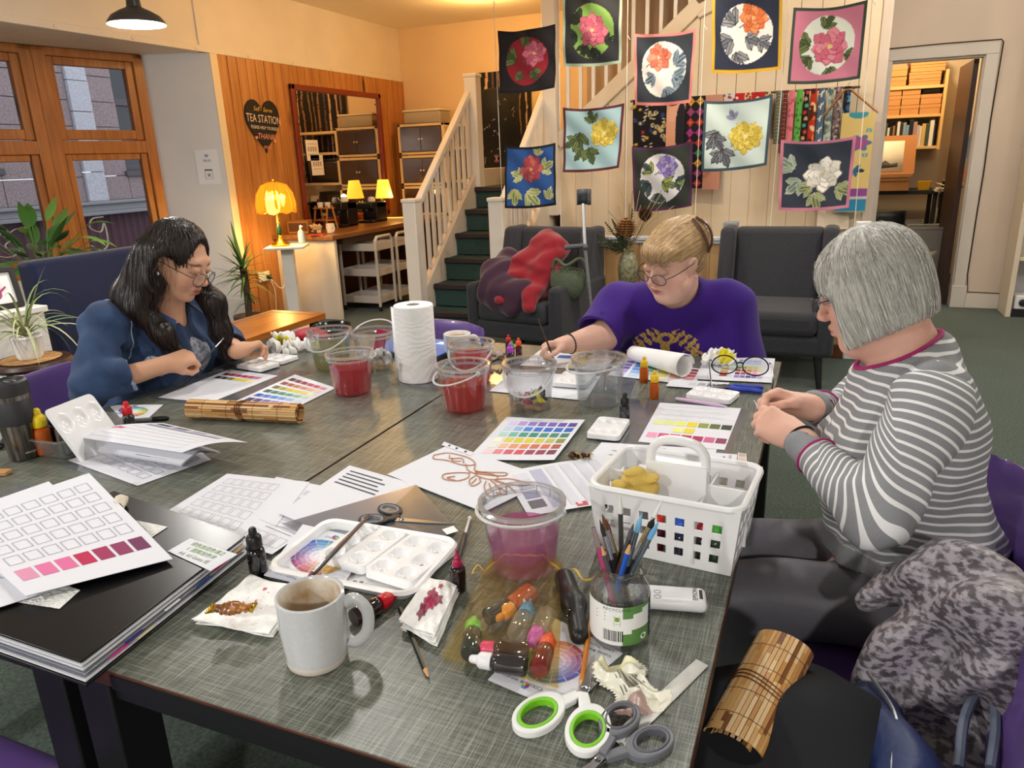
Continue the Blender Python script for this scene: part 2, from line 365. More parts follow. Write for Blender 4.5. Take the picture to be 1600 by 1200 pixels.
b = MB(); b.box(-6.2, 3.3, -2.6, 9.75, CEIL, CEIL+.1); struct('ceiling', b, P('efe4d2', .7))
b = MB(); b.box(-4.87, 3.3, -2.7, -2.6, 0, CEIL); struct('wall_front', b, W_white)
b = MB(); b.box(3.2, 3.3, -2.6, 7.6, 0, CEIL); struct('wall_right', b, W_white)
b = MB(); b.box(-5.0, -2.2, 8.4, 8.5, 0, CEIL); struct('wall_back', b, W_orange)
# pine boarded wall on the left, its cream end strip, the beam over it
b = MB(); y = 5.3; rg = random.Random(3)
while y < 8.4:
    y2 = min(y+.118, 8.4); b.box(-4.93, -4.87-rg.uniform(0, .003), y+.0045, y2-.0045, 0, 2.37); y = y2
b.box(-4.99, -4.878, 5.3, 8.4, 0, 2.37); struct('wall_left', b, PINE, bevel=.003)
b = MB(); b.box(-4.99, -4.862, 5.215, 5.3, 0, 2.36); struct('trim_1', b, P('ead7b4', .5), bevel=.004)
b = MB(); b.box(-5.0, -4.885, -2.6, 8.4, 2.36, CEIL); b.box(-4.89, -4.865, -2.6, 8.4, 2.36, 2.41); b.box(-4.91, -4.868, 5.12, 5.2, 2.36, CEIL)
for k in range(9): b.box(-4.866, -4.858, 3.2+k*.62, 3.225+k*.62, 2.372, 2.39)
struct('trim_2', b, W_cream, bevel=.004)
b = MB(); b.box(-6.1, -4.88, -2.6, 5.3, 2.365, 2.44); struct('ceiling_bay', b, W_cream)
# splayed white wall between window and boards, and the bay below the window
WA = Vector((-5.43, 5.0)); WD = Vector((-.24, -1.0)).normalized()
def wp(t, z, off=0): n = Vector((-WD.y, WD.x)); q = WA+WD*t-n*off; return Vector((q.x, q.y, z))      # t metres along the window towards the camera, off towards the room
b = MB(); b.add([(-4.87, 5.215, 0), (-5.43, 5.0, 0), (-5.43, 5.0, 2.37), (-4.87, 5.215, 2.37), (-4.9, 5.33, 0), (-5.5, 5.12, 0), (-5.5, 5.12, 2.37), (-4.9, 5.33, 2.37)], [(0, 1, 2, 3), (5, 4, 7, 6), (4, 0, 3, 7), (1, 5, 6, 2)]); struct('wall_bay', b, W_white)
def wbox(b, t0, t1, z0, z1, o0, o1, m=None):
    vs = [wp(t, z, o) for t in (t0, t1) for o in (o0, o1) for z in (z0, z1)]
    b.add(vs, [(0, 1, 3, 2), (4, 6, 7, 5), (0, 4, 5, 1), (2, 3, 7, 6), (0, 2, 6, 4), (1, 5, 7, 3)], m)
b = MB(); wbox(b, -.02, 7.4, 0, .62, -.12, .02); struct('wall_window', b, W_white)
b = MB(); wbox(b, 0, 7.4, .62, .66, -.1, .22); struct('trim_3', b, W_white, bevel=.005)
GLASS = M('window_glass', 'ffffff', .01, trans=1, ior=1.05)
edges = [0]
def window(t0, t1, n, z1=2.36):
    """one bay light: post, transom, an opening top light and a fixed pane below"""
    f = MB(); wbox(f, t0, t0+.085, .66, z1, -.05, .05); wbox(f, t1-.1, t1, .66, z1, -.05, .05)
    wbox(f, t0, t1, z1-.06, z1, -.05, .05); wbox(f, t0, t1, .66, .74, -.05, .06); wbox(f, t0+.08, t1-.09, 1.58, 1.68, -.045, .055)
    for a, c in ((t0+.085, t0+.15), (t1-.155, t1-.1)): wbox(f, a, c, 1.685, z1-.06, -.03, .035); wbox(f, a, c-.01, .75, 1.58, -.03, .03)
    wbox(f, t0+.15, t1-.155, 1.69, 1.765, -.03, .04); wbox(f, t0+.15, t1-.155, z1-.12, z1-.06, -.03, .03); wbox(f, t0+.15, t1-.155, 1.53, 1.58, -.03, .03); wbox(f, t0+.15, t1-.155, .75, .8, -.03, .03)
    o = struct('window_%d' % n, f, PINEF, bevel=.006)
    g = MB(); wbox(g, t0+.15, t1-.155, 1.765, z1-.12, -.004, .004); wbox(g, t0+.14, t1-.15, .8, 1.53, -.004, .004); g.obj('pane', GLASS, o, smooth=0)
    h = MB(); q = (t0+t1)/2; h.tube([wp(q-.06, 1.74, .045), wp(q-.02, 1.76, .07), wp(q+.06, 1.73, .075), wp(q+.12, 1.725, .05)], .007, 6); h.obj('window_stay', P('2c2a26', .4, metal=.8), o)
    h = MB(); wbox(h, t0+.1, t0+.125, 1.38, 1.46, .03, .055); h.obj('latch', P('8d7a4a', .35, metal=.9), o)
window(0, .86, 1); window(.86, 1.85, 2); window(1.85, 2.9, 3)
# white sign lettering stuck on the outside of the glass (only fragments show)
b = MB()
def curl(t, z, pts, r): b.tube(fcurve([wp(t-x, z+y, -.012) for x, y in pts], 26), r, 6, flat=.3)
curl(1.28, .93, [(-.14, .0), (-.1, -.07), (.0, -.09), (.07, -.03), (.03, .03), (-.03, .0), (-.01, -.04)], .014); curl(1.28, .97, [(-.14, -.04), (-.05, .04), (-.02, .1), (-.05, .12)], .011); curl(1.28, .97, [(-.02, .02), (.06, .07), (.14, .08)], .009)
curl(.62, .98, [(.07, .1), (-.02, .09), (-.05, .02), (.03, -.02), (.07, .05), (.07, -.12), (.0, -.17), (-.07, -.12)], .016); curl(.95, .85, [(-.1, 0), (0, -.03), (.1, 0)], .012)
tag(b.obj('window_lettering', P('f3f3f3', .5)), 'white curly sign lettering stuck on the window glass behind the leafy plant', 'lettering')
# ------------------------------------------------------------------ the street outside
GRANITE = M('granite', '9d8f90', .85, var=(30, .3), bump=(40, .3)); GRAN2 = P('c3c6cf', .85, var=(30, .2))
fb = thing('building', 'pink granite building across the street with dark sash windows', 'building', (-12, 8, 0))
f = MB(); rg = random.Random(5); Y0 = [-4.5, 1.2, 2.5, 6.3, 7.7, 9.15, 10.45, 10.6, 13.0]
def blocks(y0, y1, z0, z1, m, h=.42, dx=0):
    z = z0
    while z < z1-.02:
        y = y0+(.0 if int(z*10) % 2 else -.3)
        while y < y1:
            a, c = max(y, y0), min(y+.9, y1)
            if c-a > .02: f.box(-.3, dx+rg.uniform(-.01, .01), a+.006-8, c-.006-8, z+.006, min(z+h, z1)-.006, m)
            y += .9
        z += h
blocks(-3, 6.6, .95, 6, 0); blocks(6.6, 8.0, .95, 1.55, 0); blocks(6.6, 8.0, 4.5, 6, 0); blocks(8.0, 9.42, .95, 6, 0); blocks(9.42, 9.82, .95, 6, 1, .5, .06); blocks(9.82, 10.35, .95, 6, 0); blocks(10.35, 11.8, .95, 1.45, 0); blocks(11.8, 15, .95, 6, 0)
f.obj('stone_wall', [GRANITE, GRAN2], fb, smooth=0)
for y0, y1, z0 in ((6.6, 8.0, 1.55), (10.35, 11.8, 1.45), (8.0, 8.02, 7)):
    if y1-y0 < .1: continue
    q = MB(); a, c = y0-8, y1-8
    q.box(-.25, -.12, a, c, z0, z0+.1); q.box(-.25, -.12, a, a+.1, z0, 4.5); q.box(-.25, -.12, c-.1, c, z0, 4.5); q.box(-.25, -.14, a, c, z0+1.15, z0+1.27); q.box(-.25, -.13, (a+c)/2-.03, (a+c)/2+.03, z0, 4.5); q.box(-.25, .05, a-.05, c+.05, z0-.1, z0)
    w_ = q.obj('sash_window', P('5d565c', .6), fb, bevel=.008); q = MB(); q.box(-.24, -.2, a, c, z0, 4.5); q.obj('window_pane', M('dark_pane', '2a3036', .08, spec=.8), w_)
b = MB(); b.box(-12.2, -11.7, -3, 15, .72, .78); b.box(-12.2, -11.78, -3, 15, .78, .9); b.box(-12.2, -11.72, -3, 15, .9, .95); tag(b.obj('shopfront_cornice', P('8f9296', .6), bevel=.01), 'grey moulded cornice above the maroon shutter across the street', 'cornice')
b = MB(); b.grid(lambda u, v: (-11.95+(.025 if int(u*360) % 3 == 0 else 0), -3+18*u, -.4+1.12*v), 360, 1); tag(b.obj('roller_shutter', P('583a44', .6)), 'maroon corrugated shopfront shutter across the street', 'shutter')
b = MB(); b.box(-14, -5.75, -4, 16, -.6, -.4); struct('street', b, P('55565a', .9))
# ------------------------------------------------------------------ rear: panel under the upper flight, walls, doorway
def board_poly(x0, x1, top, y, step=.155, z0=0):
    b = MB(); x = x0
    while x < x1-1e-4:
        e = min(x+step, x1); a, c = x+.002, e-.002; b.add([(a, y, z0), (c, y, z0), (c, y, top(c)), (a, y, top(a)), (a, y+.03, z0), (c, y+.03, z0), (c, y+.03, top(c)), (a, y+.03, top(a))], [(0, 1, 2, 3), (5, 4, 7, 6), (4, 0, 3, 7), (1, 5, 6, 2), (3, 2, 6, 7)]); x = e
    return b
def ptop(x): return 1.52+(x+2.29)*.83 if x < -1.1 else (2.5 if x < -.93 else CEIL)
CREAM = P('e6d3b6', .55, var=(2.5, .07)); b = board_poly(-2.31, .317, ptop, 6.75); b.box(-2.3, .31, 6.757, 6.78, 0, 1.5); struct('wall_stair_panel', b, CREAM, bevel=.002)
b = MB(); b.box(.29, .36, 6.74, 7.6, 0, CEIL); struct('wall_stair_end', b, W_grey)
b = MB(); b.box(-2.3, .3, 7.6, 7.7, 0, CEIL); b.box(-2.3, -2.2, 7.7, 8.5, 0, CEIL); struct('wall_stair', b, P('b39c88', .65))
b = MB(); b.box(.3, .44, 7.6, 7.66, 0, CEIL); b.box(1.13, 3.3, 7.6, 7.66, 0, CEIL); b.box(.44, 1.13, 7.6, 7.66, 2.115, CEIL); struct('wall_rear_right', b, W_grey)
b = MB(); b.box(.34, .44, 7.57, 7.61, 0, 2.2); b.box(1.13, 1.225, 7.57, 7.61, 0, 2.2); b.box(.34, 1.225, 7.565, 7.61, 2.115, 2.21); b.box(.415, .445, 7.6, 7.72, 0, 2.12); b.box(1.12, 1.15, 7.6, 7.72, 0, 2.12); b.box(.44, 1.13, 7.6, 7.72, 2.1, 2.12); b.box(1.12, 1.24, 7.56, 7.6, 0, .2)
struct('trim_4', b, P('cfc8c0', .5), bevel=.006)
b = MB(); b.box(1.07, 1.11, 7.73, 8.5, .01, 2.1); o = struct('door_1', b, P('3a241a', .45)); h = MB(); h.tube([(1.06, 8.42, 1.0), (1.03, 8.42, 1.0), (1.03, 8.3, 1.0)], .01); h.obj('door_handle', P('b9b2a0', .3, metal=1), o)
b = MB(); b.box(1.225, 1.5, 7.575, 7.6, 0, .13); struct('baseboard_rear', b, P('d9d2c8', .5), bevel=.004)
for q in ((.1, 3.3, 9.65, 9.75, 0, CEIL, 'back'), (1.62, 1.7, 7.66, 9.65, 0, CEIL, 'right'), (.1, .16, 7.66, 9.65, 0, CEIL, 'left')): b = MB(); b.box(*q[:6]); struct('wall_store_room_'+q[6], b, P('bfae94', .7))
b = MB(); b.box(1.35, 1.6, 9.55, 9.64, 1.3, 2.3); b.box(1.37, 1.58, 9.53, 9.56, 1.32, 2.28); struct('door_2', b, P('d8cbb0', .5), bevel=.006)
b = MB(); b.tube([(.325, 7.58, 2.1), (.345, 7.56, 2.18), (.37, 7.556, 2.212), (.8, 7.556, 2.22), (1.22, 7.558, 2.218), (1.236, 7.56, 2.2), (1.233, 7.594, 1.6), (1.24, 7.594, 1.2), (1.235, 7.594, .8), (1.232, 7.594, .3), (1.25, 7.57, .145), (1.5, 7.57, .14)], .005, 6); tag(b.obj('black_cable', P('1c1b1a', .5)), 'thin black cable pinned round the store room door frame', 'cable')
# half-height pine partition with posts and rail
b = board_poly(-2.3, .3, lambda x: .815, 5.5, .13, .1); b.box(-2.28, .29, 5.507, 5.55, .1, .8); struct('wall_partition', b, WAINS, bevel=.002)
b = MB(); b.box(-2.3, .21, 5.475, 5.56, .812, .838); b.box(-2.3, .21, 5.485, 5.55, .79, .815); struct('trim_5', b, P('d5d9de', .45), bevel=.005)
b = MB(); b.box(-2.3, .2, 5.48, 5.5, 0, .1); struct('baseboard_partition', b, wood('skirting_wood', '6e4022', '4c2812', '2c1406', (1, 10, 10), 2.0, .4, False), bevel=.004)
b = MB(); b.box(-.655, -.555, 5.47, 5.57, .838, .945); struct('trim_6', b, P('9a9c9e', .6), bevel=.008)
b = MB(); b.box(.205, .305, 5.47, 5.57, 0, .945); struct('trim_7', b, P('e3e4e6', .5), bevel=.008)
# ------------------------------------------------------------------ staircase
st = thing('staircase', 'white banister staircase with dark green carpeted steps behind the grey armchair', 'stairs', (-2.85, 5.55, 0))
SC = Matrix.Translation((2.85, -5.55, 0)); WP = P('ece3d6', .45); CPT = M('stair_carpet', '3f5550', .95, var=(140, .5), bump=(200, .4), spec=.1); NOSE = P('2e2324', .6)
for k in range(6):
    b = MB(); b.X = SC; y = 5.55+.24*k; z = .17+.2*k; y1 = y+.26 if k < 5 else 8.4
    b.box(-3.2, -2.42, y+.025, y1, z-.2 if k else 0, z-.002, 0); b.box(-3.2, -2.42, y, y+.05, z-.045, z+.002, 1)
    if k == 5: b.box(-2.42, -2.3, 6.8, 8.4, z-.1, z, 0)
    b.obj('step', [CPT, NOSE], st, bevel=.008)
b = MB(); b.X = SC
for x0, x1 in ((-3.235, -3.2), (-2.42, -2.39)): b.add([(x, y, z) for x in (x0, x1) for y, z in ((5.6, 0), (5.6, .3), (6.85, 1.34), (8.4, 1.34), (8.4, 0))], [(0, 1, 2, 3, 4), (9, 8, 7, 6, 5), (0, 5, 6, 1), (1, 6, 7, 2), (2, 7, 8, 3), (3, 8, 9, 4)])
b.obj('string_board', P('e2d6c4', .5), st, bevel=.004)
for x, y, z0, z1 in ((-3.25, 5.6, 0, 1.12), (-2.45, 5.6, 0, 1.12), (-3.22, 6.86, 1.0, 2.2), (-2.37, 6.72, .9, 2.95)):
    b = MB(); b.X = SC; s = .062; b.box(x-s, x+s, y-s, y+s, z0, z1); b.box(x-s-.008, x+s+.008, y-s-.008, y+s+.008, z1-.02, z1+.012); b.obj('newel_post', WP, st, bevel=.008)
for x in (-3.25, -2.45):
    b = MB(); b.X = SC; b.bar((x, 5.66, 1.05), (x, 6.83, 2.05), .06, .06); b.obj('handrail', WP, st, bevel=.012)
    b = MB(); b.X = SC; b.bar((x, 5.65, .29), (x, 6.88, 1.31), .07, .05); b.obj('bottom_rail', WP, st, bevel=.008)
    for k in range(10):
        y = 5.74+.113*k; b = MB(); b.X = SC; b.box(x-.016, x+.016, y-.016, y+.016, .34+(y-5.65)*.83, 1.07+(y-5.66)*.855); b.obj('baluster', WP, st, bevel=.004)
b = MB(); b.X = SC; b.bar((-2.32, 6.73, 1.55), (-1.08, 6.73, 2.58), .05, .12); b.bar((-1.1, 6.735, 2.52), (-.9, 6.735, 2.6), .05, .1); b.obj('upper_string', P('e2cfb4', .5), st, bevel=.006)
for k in range(11):
    x = -2.22+.118*k; b = MB(); b.X = SC; b.box(x-.016, x+.016, 6.74, 6.77, 1.62+(x+2.32)*.83, 2.94); b.obj('upper_baluster', WP, st, bevel=.004)
b = MB(); b.add([(-2.3, 6.8, 1.17), (-2.3, 7.6, 1.17), (-.9, 7.6, 2.35), (-.9, 6.8, 2.35)], [(0, 1, 2, 3)]); b.add([(-1.3, 7.58, 1.2), (-.6, 7.58, 1.2), (-.6, 7.58, 2.95), (-1.1, 7.58, 2.95)], [(0, 1, 2, 3)], 1); struct('stairwell', b, [P('4d423c', .8), P('0c0b0b', .9)])  # near-black sheet put in to stand for the unlit opening behind the balusters
# ================================================================== furniture of the rear and the tea corner
GREYFAB = M('charcoal_fabric', '3a3a3e', .9, var=(220, .35), bump=(300, .25), sheen=.15, spec=.2); BLACKLEG = P('17171a', .45)
def armchair(label, at, rz):
    t = thing('armchair', label, 'armchair', at, rz, 'charcoal button-back armchairs')
    def part(n, f, bev, m=GREYFAB, sub=0): b = MB(); f(b); return b.obj(n, m, t, bevel=bev)
    part('base', lambda b: b.box(-.36, .36, -.38, .34, .2, .33), .03)
    part('seat_cushion', lambda b: b.box(-.285, .285, -.4, .2, .325, .475), .045)
    def back(b): b.add([(x, y, z) for x in (-.29, .29) for y, z in ((.14, .42), (.26, .925), (.38, .925), (.34, .3))], [(0, 1, 2, 3), (7, 6, 5, 4), (0, 4, 5, 1), (1, 5, 6, 2), (2, 6, 7, 3), (3, 7, 4, 0)])
    bk = part('backrest', back, .04)
    for r in (0, 1):
        for c in (-1, 0, 1):
            b = MB(); z = .6+.16*r; b.ball((c*.155, .178+(z-.42)*.24, z), (.015, .009, .015), 10, 6); b.obj('button', GREYFAB, bk)
    for s in (-1, 1):
        def arm(b):
            b.box(*sorted((s*.285, s*.385)), -.39, .37, .2, .59)
        part('arm', arm, .035)
        def wing(b): o = [(.04, .56), (.15, .935), (.385, .935), (.36, .5)]; q = [(s*x, y, z) for x in (.275, .375) for y, z in o]; b.add(q, [(0, 1, 2, 3), (7, 6, 5, 4), (0, 4, 5, 1), (1, 5, 6, 2), (2, 6, 7, 3), (3, 7, 4, 0)])
        part('wing', wing, .035)
        for y in (-.32, .28):
            b = MB(); b.tube([(s*.3, y, .21), (s*.325, y*1.08, 0)], [.028, .017], 10); b.obj('leg', BLACKLEG, t)
    return t
armchair('charcoal button-back armchair piled with coats in front of the stairs', (-1.9, 5.02, 0), R_(-9))
armchair('empty charcoal button-back armchair between the two seated women on the right', (-.265, 5.06, 0), 0)
# coats, bag and crutch on the left armchair
def fold(amp, f, seed=0, g=1.0):
    r = np.random.default_rng(seed); K = r.normal(size=(5, 3))*f; ph = r.uniform(0, 6, 5)
    return lambda p: amp*sum(np.sin(p @ K[i]+ph[i]+1.3*np.sin(p @ K[(i+1) % 5]*.6)) for i in range(5))/2.2
S = Solid(); S.cap((-2.12, 4.8, .62), (-2.0, 4.74, .48), .12, .1, .08); S.cap((-2.12, 4.98, .68), (-2.1, 4.7, .55), .12, .1, .08); S.ell((-1.93, 4.68, .5), (.13, .09, .13), .06); S.cap((-2.15, 4.72, .5), (-1.95, 4.62, .42), .07, .05, .05); S.disp(fold(.014, 28, 1))
tag(S.obj('coat', M('plum_cloth', '3a1a30', .85, bump=(60, .2), sheen=.3), (-2.4, 4.4, .3), (-1.7, 5.2, .95), .009), 'dark plum padded coat lying on the left armchair under red fleece', 'coat')
S = Solid(); S.cap((-1.8, 4.98, .84), (-1.98, 4.84, .62), .1, .12, .08); S.cap((-1.74, 4.92, .78), (-1.82, 4.75, .56), .1, .1, .08); S.cap((-2.06, 4.72, .56), (-2.02, 4.62, .5), .05, .04, .05); S.cap((-1.82, 4.66, .54), (-1.8, 4.58, .46), .06, .04, .05); S.disp(fold(.012, 26, 4))
tag(S.obj('fleece', M('red_fleece', '8e0e20', .95, bump=(250, .3), sheen=.4), (-2.3, 4.4, .3), (-1.5, 5.2, 1.05), .009), 'bright red fleece thrown over the plum coat on the armchair', 'jacket')
t = thing('knitted_bag', 'olive green knitted handbag on the arm of the coat-laden armchair', 'bag', (-1.59, 4.78, .5))
S = Solid(); S.ell((0, 0, .12), (.125, .09, .15), .0); S.plane((0, 0, .2), (.1, 0, 1)); S.ell((0, 0, .16), (.11, .075, .17), .0, op=1); S.disp(lambda p: .004*np.sin(p[..., 2]*330)*np.sin(np.arctan2(p[..., 1], p[..., 0])*26))
S.obj('body', M('olive_knit', '5c6650', .95), (-.2, -.2, -.1), (.2, .2, .3), .006, t)
b = MB(); b.tube(fcurve([(-.1, -.02, .2), (-.07, -.03, .26), (0, -.03, .22), (.1, -.03, .27), (.14, 0, .2)], 24), .012, 8); b.obj('handle', M('olive_knit', '5c6650', .95), t)
t = thing('crutch', 'grey aluminium elbow crutch leaning against the left armchair', 'crutch', TY(932, 548, 5.0)); o = t.location.copy(); t.location.z = 0; o.z = 0
ALU = P('d2d4d8', .3, metal=.7); G5 = P('58595e', .5)
pf, ph_, pc = TY(932, 548, 4.95)-o, TY(914, 386, 4.7)-o, TY(911, 318, 4.75)-o; pf.z = .02
b = MB(); b.tube([pf, ph_], .0115, 10); b.tube([ph_, pc], .012, 10); d = (pf-ph_)
for k in range(9): b.ball(ph_+d*(.3+.05*k)+Vector((0, -.011, 0)), .004, 6, 4, 1)
b.obj('tube', [ALU, G5], t)
b = MB(); b.tube([ph_+Vector((0, 0, .01)), ph_+Vector((-.13, -.03, .0))], [.016, .018], 10); b.ball(ph_, .022, 10, 6); b.obj('hand_grip', G5, t)
b = MB(); b.grid(lambda u, v: (pc.x+.045*math.sin(u*4.6-2.3), pc.y+.045*math.cos(u*4.6-2.3)+.02, pc.z-.01+.1*v), 16, 3); b.obj('cuff', P('4d4e54', .5), t, solid=.006)
b = MB(); b.tube([pc+Vector((0, 0, -.075)), pc+Vector((0, 0, -.05))], .0135, 10); b.obj('yellow_clip', P('d8b321', .5), t)
b = MB(); b.tube([pf+Vector((0, 0, -.02)), pf+Vector((0, 0, .03))], [.02, .015], 10); b.obj('rubber_foot', P('2d2d30', .7), t)
# dried flower arrangement in a vase on a little stand behind the partition's near side
t = thing('dried_flowers', 'dried bouquet of fir twigs, pine cones and stems in a mottled vase', 'flowers', (-1.27, 5.2, 0)); 
b = MB(); b.lathe([(.13, .5), (.15, .505), (.15, .52), (0, .52)], 24); b.tube([(0, 0, .5), (0, 0, .03)], .02); b.lathe([(.12, 0), (.12, .02), (.02, .04)], 20); tag(b.obj('plant_stand', P('3b2a20', .5)), 'small dark round stand under the dried flower vase', 'stand').location = (-1.27, 5.2, 0)
b = MB(); b.lathe([(.04, .521), (.065, .56), (.075, .64), (.06, .72), (.035, .76), (.04, .78)], 24); b.obj('vase', M('mottled_vase', 'a79a72', .3, var=(40, .6), col2='4a5a4a'), t)
rg = random.Random(9); b = MB()
def sprig(b, p, d, L, n, m):
    d = d.normalized(); b.tube([p, p+d*L], .003, 5, 1)
    for k in range(n):
        q = p+d*(L*(.15+.85*k/n)); 
        for s in range(5):
            a = rg.uniform(0, 6.28); x, y = frame(d); e = (d*.8+x*math.cos(a)+y*math.sin(a)).normalized(); b.tube([q, q+e*.05*(1.15-k/n)], [.004, .001], 4, m)
for d in ((-.5, -.1, 1), (-.9, -.1, .5), (-.7, -.1, .9), (-.9, .1, .15), (-.3, -.2, .7), (.1, -.1, .9), (-.5, -.2, .2)):
    sprig(b, Vector((0, 0, .76)), Vector(d), rg.uniform(.22, .32), 13, 0)
b.obj('fir_twigs', [P('46523a', .8), P('4a3a26', .8)], t)
b = MB()
for k in range(14): a = rg.uniform(-.2, .45); e = rg.uniform(-.2, .2); b.tube(fcurve([(0, 0, .75), (a*.3, e*.4, .95), (a*.7, e, rg.uniform(1.05, 1.2))], 8), .0022, 4)
b.obj('dry_stems', P('a08a60', .8), t)
for c, r, m in (((-.0, -.08, .93), .06, '8a5a2c'), ((.12, -.02, 1.02), .042, '4a2c18')):
    b = MB()
    for i in range(9):
        z = -1+2*i/8; rr = math.sqrt(max(.05, 1-z*z))*r
        for k in range(12): q = 2*PI*k/12+i*.5; b.add([Vector(c)+Vector((math.cos(q+e)*rr*f, math.sin(q+e)*rr*f, z*r*1.1+h)) for e, f, h in ((-.25, .75, 0), (.25, .75, 0), (.18, 1.25, .012), (-.18, 1.25, .012))], [(0, 1, 2, 3)])
    b.obj('pine_cone', P(m, .8), t, solid=.002)
# ------------------------------------------------------------------ tea counter
t = thing('tea_counter', 'cream tea counter with a brown wooden worktop along the pine wall', 'counter', (-4.5, 5.74, 0)); X_ = Matrix.Translation((4.5, -5.74, 0))
b = MB(); b.X = X_; b.box(-4.87, -4.17, 5.7, 7.85, .76, .805); b.obj('worktop', wood('worktop_wood', '9c6a40', '74481f', '4a2810', (9, 1, 9), 2, .35, False), t, bevel=.006)
b = MB(); b.X = X_; b.box(-4.87, -4.19, 5.74, 5.78, 0, .762); b.obj('end_panel', P('e6dac6', .5), t, bevel=.004)
b = MB(); b.X = X_; b.box(-4.86, -4.84, 5.78, 7.84, 0, .76); b.box(-4.86, -4.2, 7.8, 7.84, 0, .76); b.obj('back_panel', P('6a4226', .6), t)
b = MB(); b.X = X_; b.box(-4.28, -4.2, 5.9, 7.8, .7, .76); b.obj('apron', P('4a3428', .6), t)
def trolley(label, x, y):
    t = thing('trolley', label, 'trolley', (x, y, 0), 0, 'white trolleys under the tea counter'); m = P('d6d0ca', .4); w, d = .21, .15
    for k, z in enumerate((.08, .35, .6)):
        b = MB(); b.box(-w, w, -d, d, z, z+.008)
        for a in ((-w, w, -d, -d+.008), (-w, w, d-.008, d), (-w, -w+.008, -d, d), (w-.008, w, -d, d)): b.box(*a, z, z+.075)
        b.obj('tray', m, t, bevel=.003)
    for sx in (-1, 1):
        for sy in (-1, 1):
            b = MB(); b.box(sx*w-.012, sx*w+.012, sy*d-.012, sy*d+.012, .05, .71); b.obj('post', m, t, bevel=.003)
            b = MB(); b.X = loc((sx*w, sy*d, .03), 0, 0, PI/2); b.lathe([(.022, -.01), (.025, 0), (.022, .01)], 12); b.obj('caster', P('2a2a2c', .5), t)
        b = MB(); b.tube([(sx*w, -d, .7), (sx*w, -d*.8, .735), (sx*w, d*.8, .735), (sx*w, d, .7)], .016, 8); b.obj('handle', m, t)
trolley('white three-tier trolley at the near end under the tea counter', -4.24, 6.33); trolley('white three-tier trolley farther under the counter beside the stairs', -4.24, 6.72)
# lamp stand, lamp, soap
t = thing('pedestal_table', 'white square pedestal table carrying the glowing glass lamp', 'table', (-4.4, 5.33, 0), R_(28)); m = P('e4e0d8', .45)
b = MB(); b.box(-.17, .17, -.17, .17, .735, .755); b.obj('tabletop', m, t, bevel=.004); b = MB(); b.box(-.05, .05, -.05, .05, .03, .735); b.obj('column', m, t, bevel=.004); b = MB(); b.box(-.15, .15, -.15, .15, 0, .03); b.obj('base', m, t, bevel=.004)
GOLD = P('c99a2e', .22, metal=1)
t = thing('glass_lamp', 'lit brass table lamp with a gold-edged glass panel shade', 'lamp', (-4.44, 5.3, .756))
b = MB(); b.lathe([(.08, 0), (.085, .015), (.06, .03), (.03, .05), (.016, .075)], 28); b.obj('base', GOLD, t)
b = MB(); b.lathe([(.014, .07), (.02, .09), (.012, .1), (.019, .15), (.012, .19), (.02, .2), (.014, .22), (.01, .4), (.006, .56), (.012, .565), (0, .58)], 16); b.obj('stem', [GOLD], t)
b = MB(); b.lathe([(.021, .1), (.023, .14), (.014, .185)], 16, cap=False); b.obj('green_collar', P('1d3a26', .2), t)
LG = M('lamp_glass', 'ffc860', .18, trans=.9, emit=('ffa828', .22), ior=1.15)
n = 9
for k in range(n):
    a0, a1 = 2*PI*k/n+.02, 2*PI*(k+1)/n-.02; b = MB()
    pr_ = [(.045, .545), (.11, .52), (.155, .45), (.172, .36), (.168, .3)]
    q = [[(math.cos(a0+(a1-a0)*j/4)*r, math.sin(a0+(a1-a0)*j/4)*r, z-(.018*math.sin(PI*j/4) if i == 4 else 0)) for j in range(5)] for i, (r, z) in enumerate(pr_)]
    b.add([p for L in q for p in L], [(i*5+j, i*5+j+1, i*5+j+6, i*5+j+5) for i in range(4) for j in range(4)]); g = b.obj('shade_panel', LG, t, solid=.004)
    b = MB(); b.tube([p for p in q[4]], .0035, 5); b.tube([q[i][0] for i in range(5)], .0025, 5); b.tube([q[0][j] for j in range(5)], .003, 5); b.obj('gold_edge', M('gold_edge', 'ffc24a', .25, metal=1, emit=('ff9a20', .25)), g)
for k in range(3): b = MB(); a = k*2.1+.3; b.ball((.07*math.cos(a), .07*math.sin(a), .42), .022, 12, 8); b.obj('bulb', M('bulb_glow', 'ffffff', .5, emit=('ffe2a0', 60)), t)
light('glass_lamp_light', 'POINT', (-4.44, 5.3, 1.15), 26, (1, .6, .2), .09)
light('glass_lamp_down', 'POINT', (-4.44, 5.22, .98), 7, (1, .6, .2), .05)
t = thing('soap_bottle', 'clear pump bottle with pale blue label beside the glass lamp', 'bottle', T(472, 380, .756))
b = MB(); b.lathe([(.028, 0), (.03, .01), (.03, .09), (.022, .11), (.012, .12)], 20, ms=[0, 1, 0, 0]); b.obj('body', [P('e8e6df', .2, trans=.4), P('a8c4d8', .5)], t)
b = MB(); b.tube([(0, 0, .12), (0, 0, .155)], .008); b.tube([(0, 0, .155), (.03, -.01, .15)], .007); b.obj('pump', P('f0ece2', .4), t)
CT = .806
def CP(px, x=-4.55): return Vector((x, TX(px, 345, x).y, CT))
t = thing('shade_lamp', 'small lit lamp with cream conical shade at the counter end', 'lamp', (-4.66, 7.42, CT))
b = MB(); b.lathe([(.045, 0), (.045, .012), (.01, .02), (.008, .22), (.012, .26)], 16); b.obj('base', P('3a3024', .4, metal=.5), t)
b = MB(); b.lathe([(.1, .24), (.06, .44)], 28, cap=False); b.obj('lamp_shade', M('cream_shade', 'ffdf90', .8, emit=('ffb92e', 1.7)), t, solid=.003)
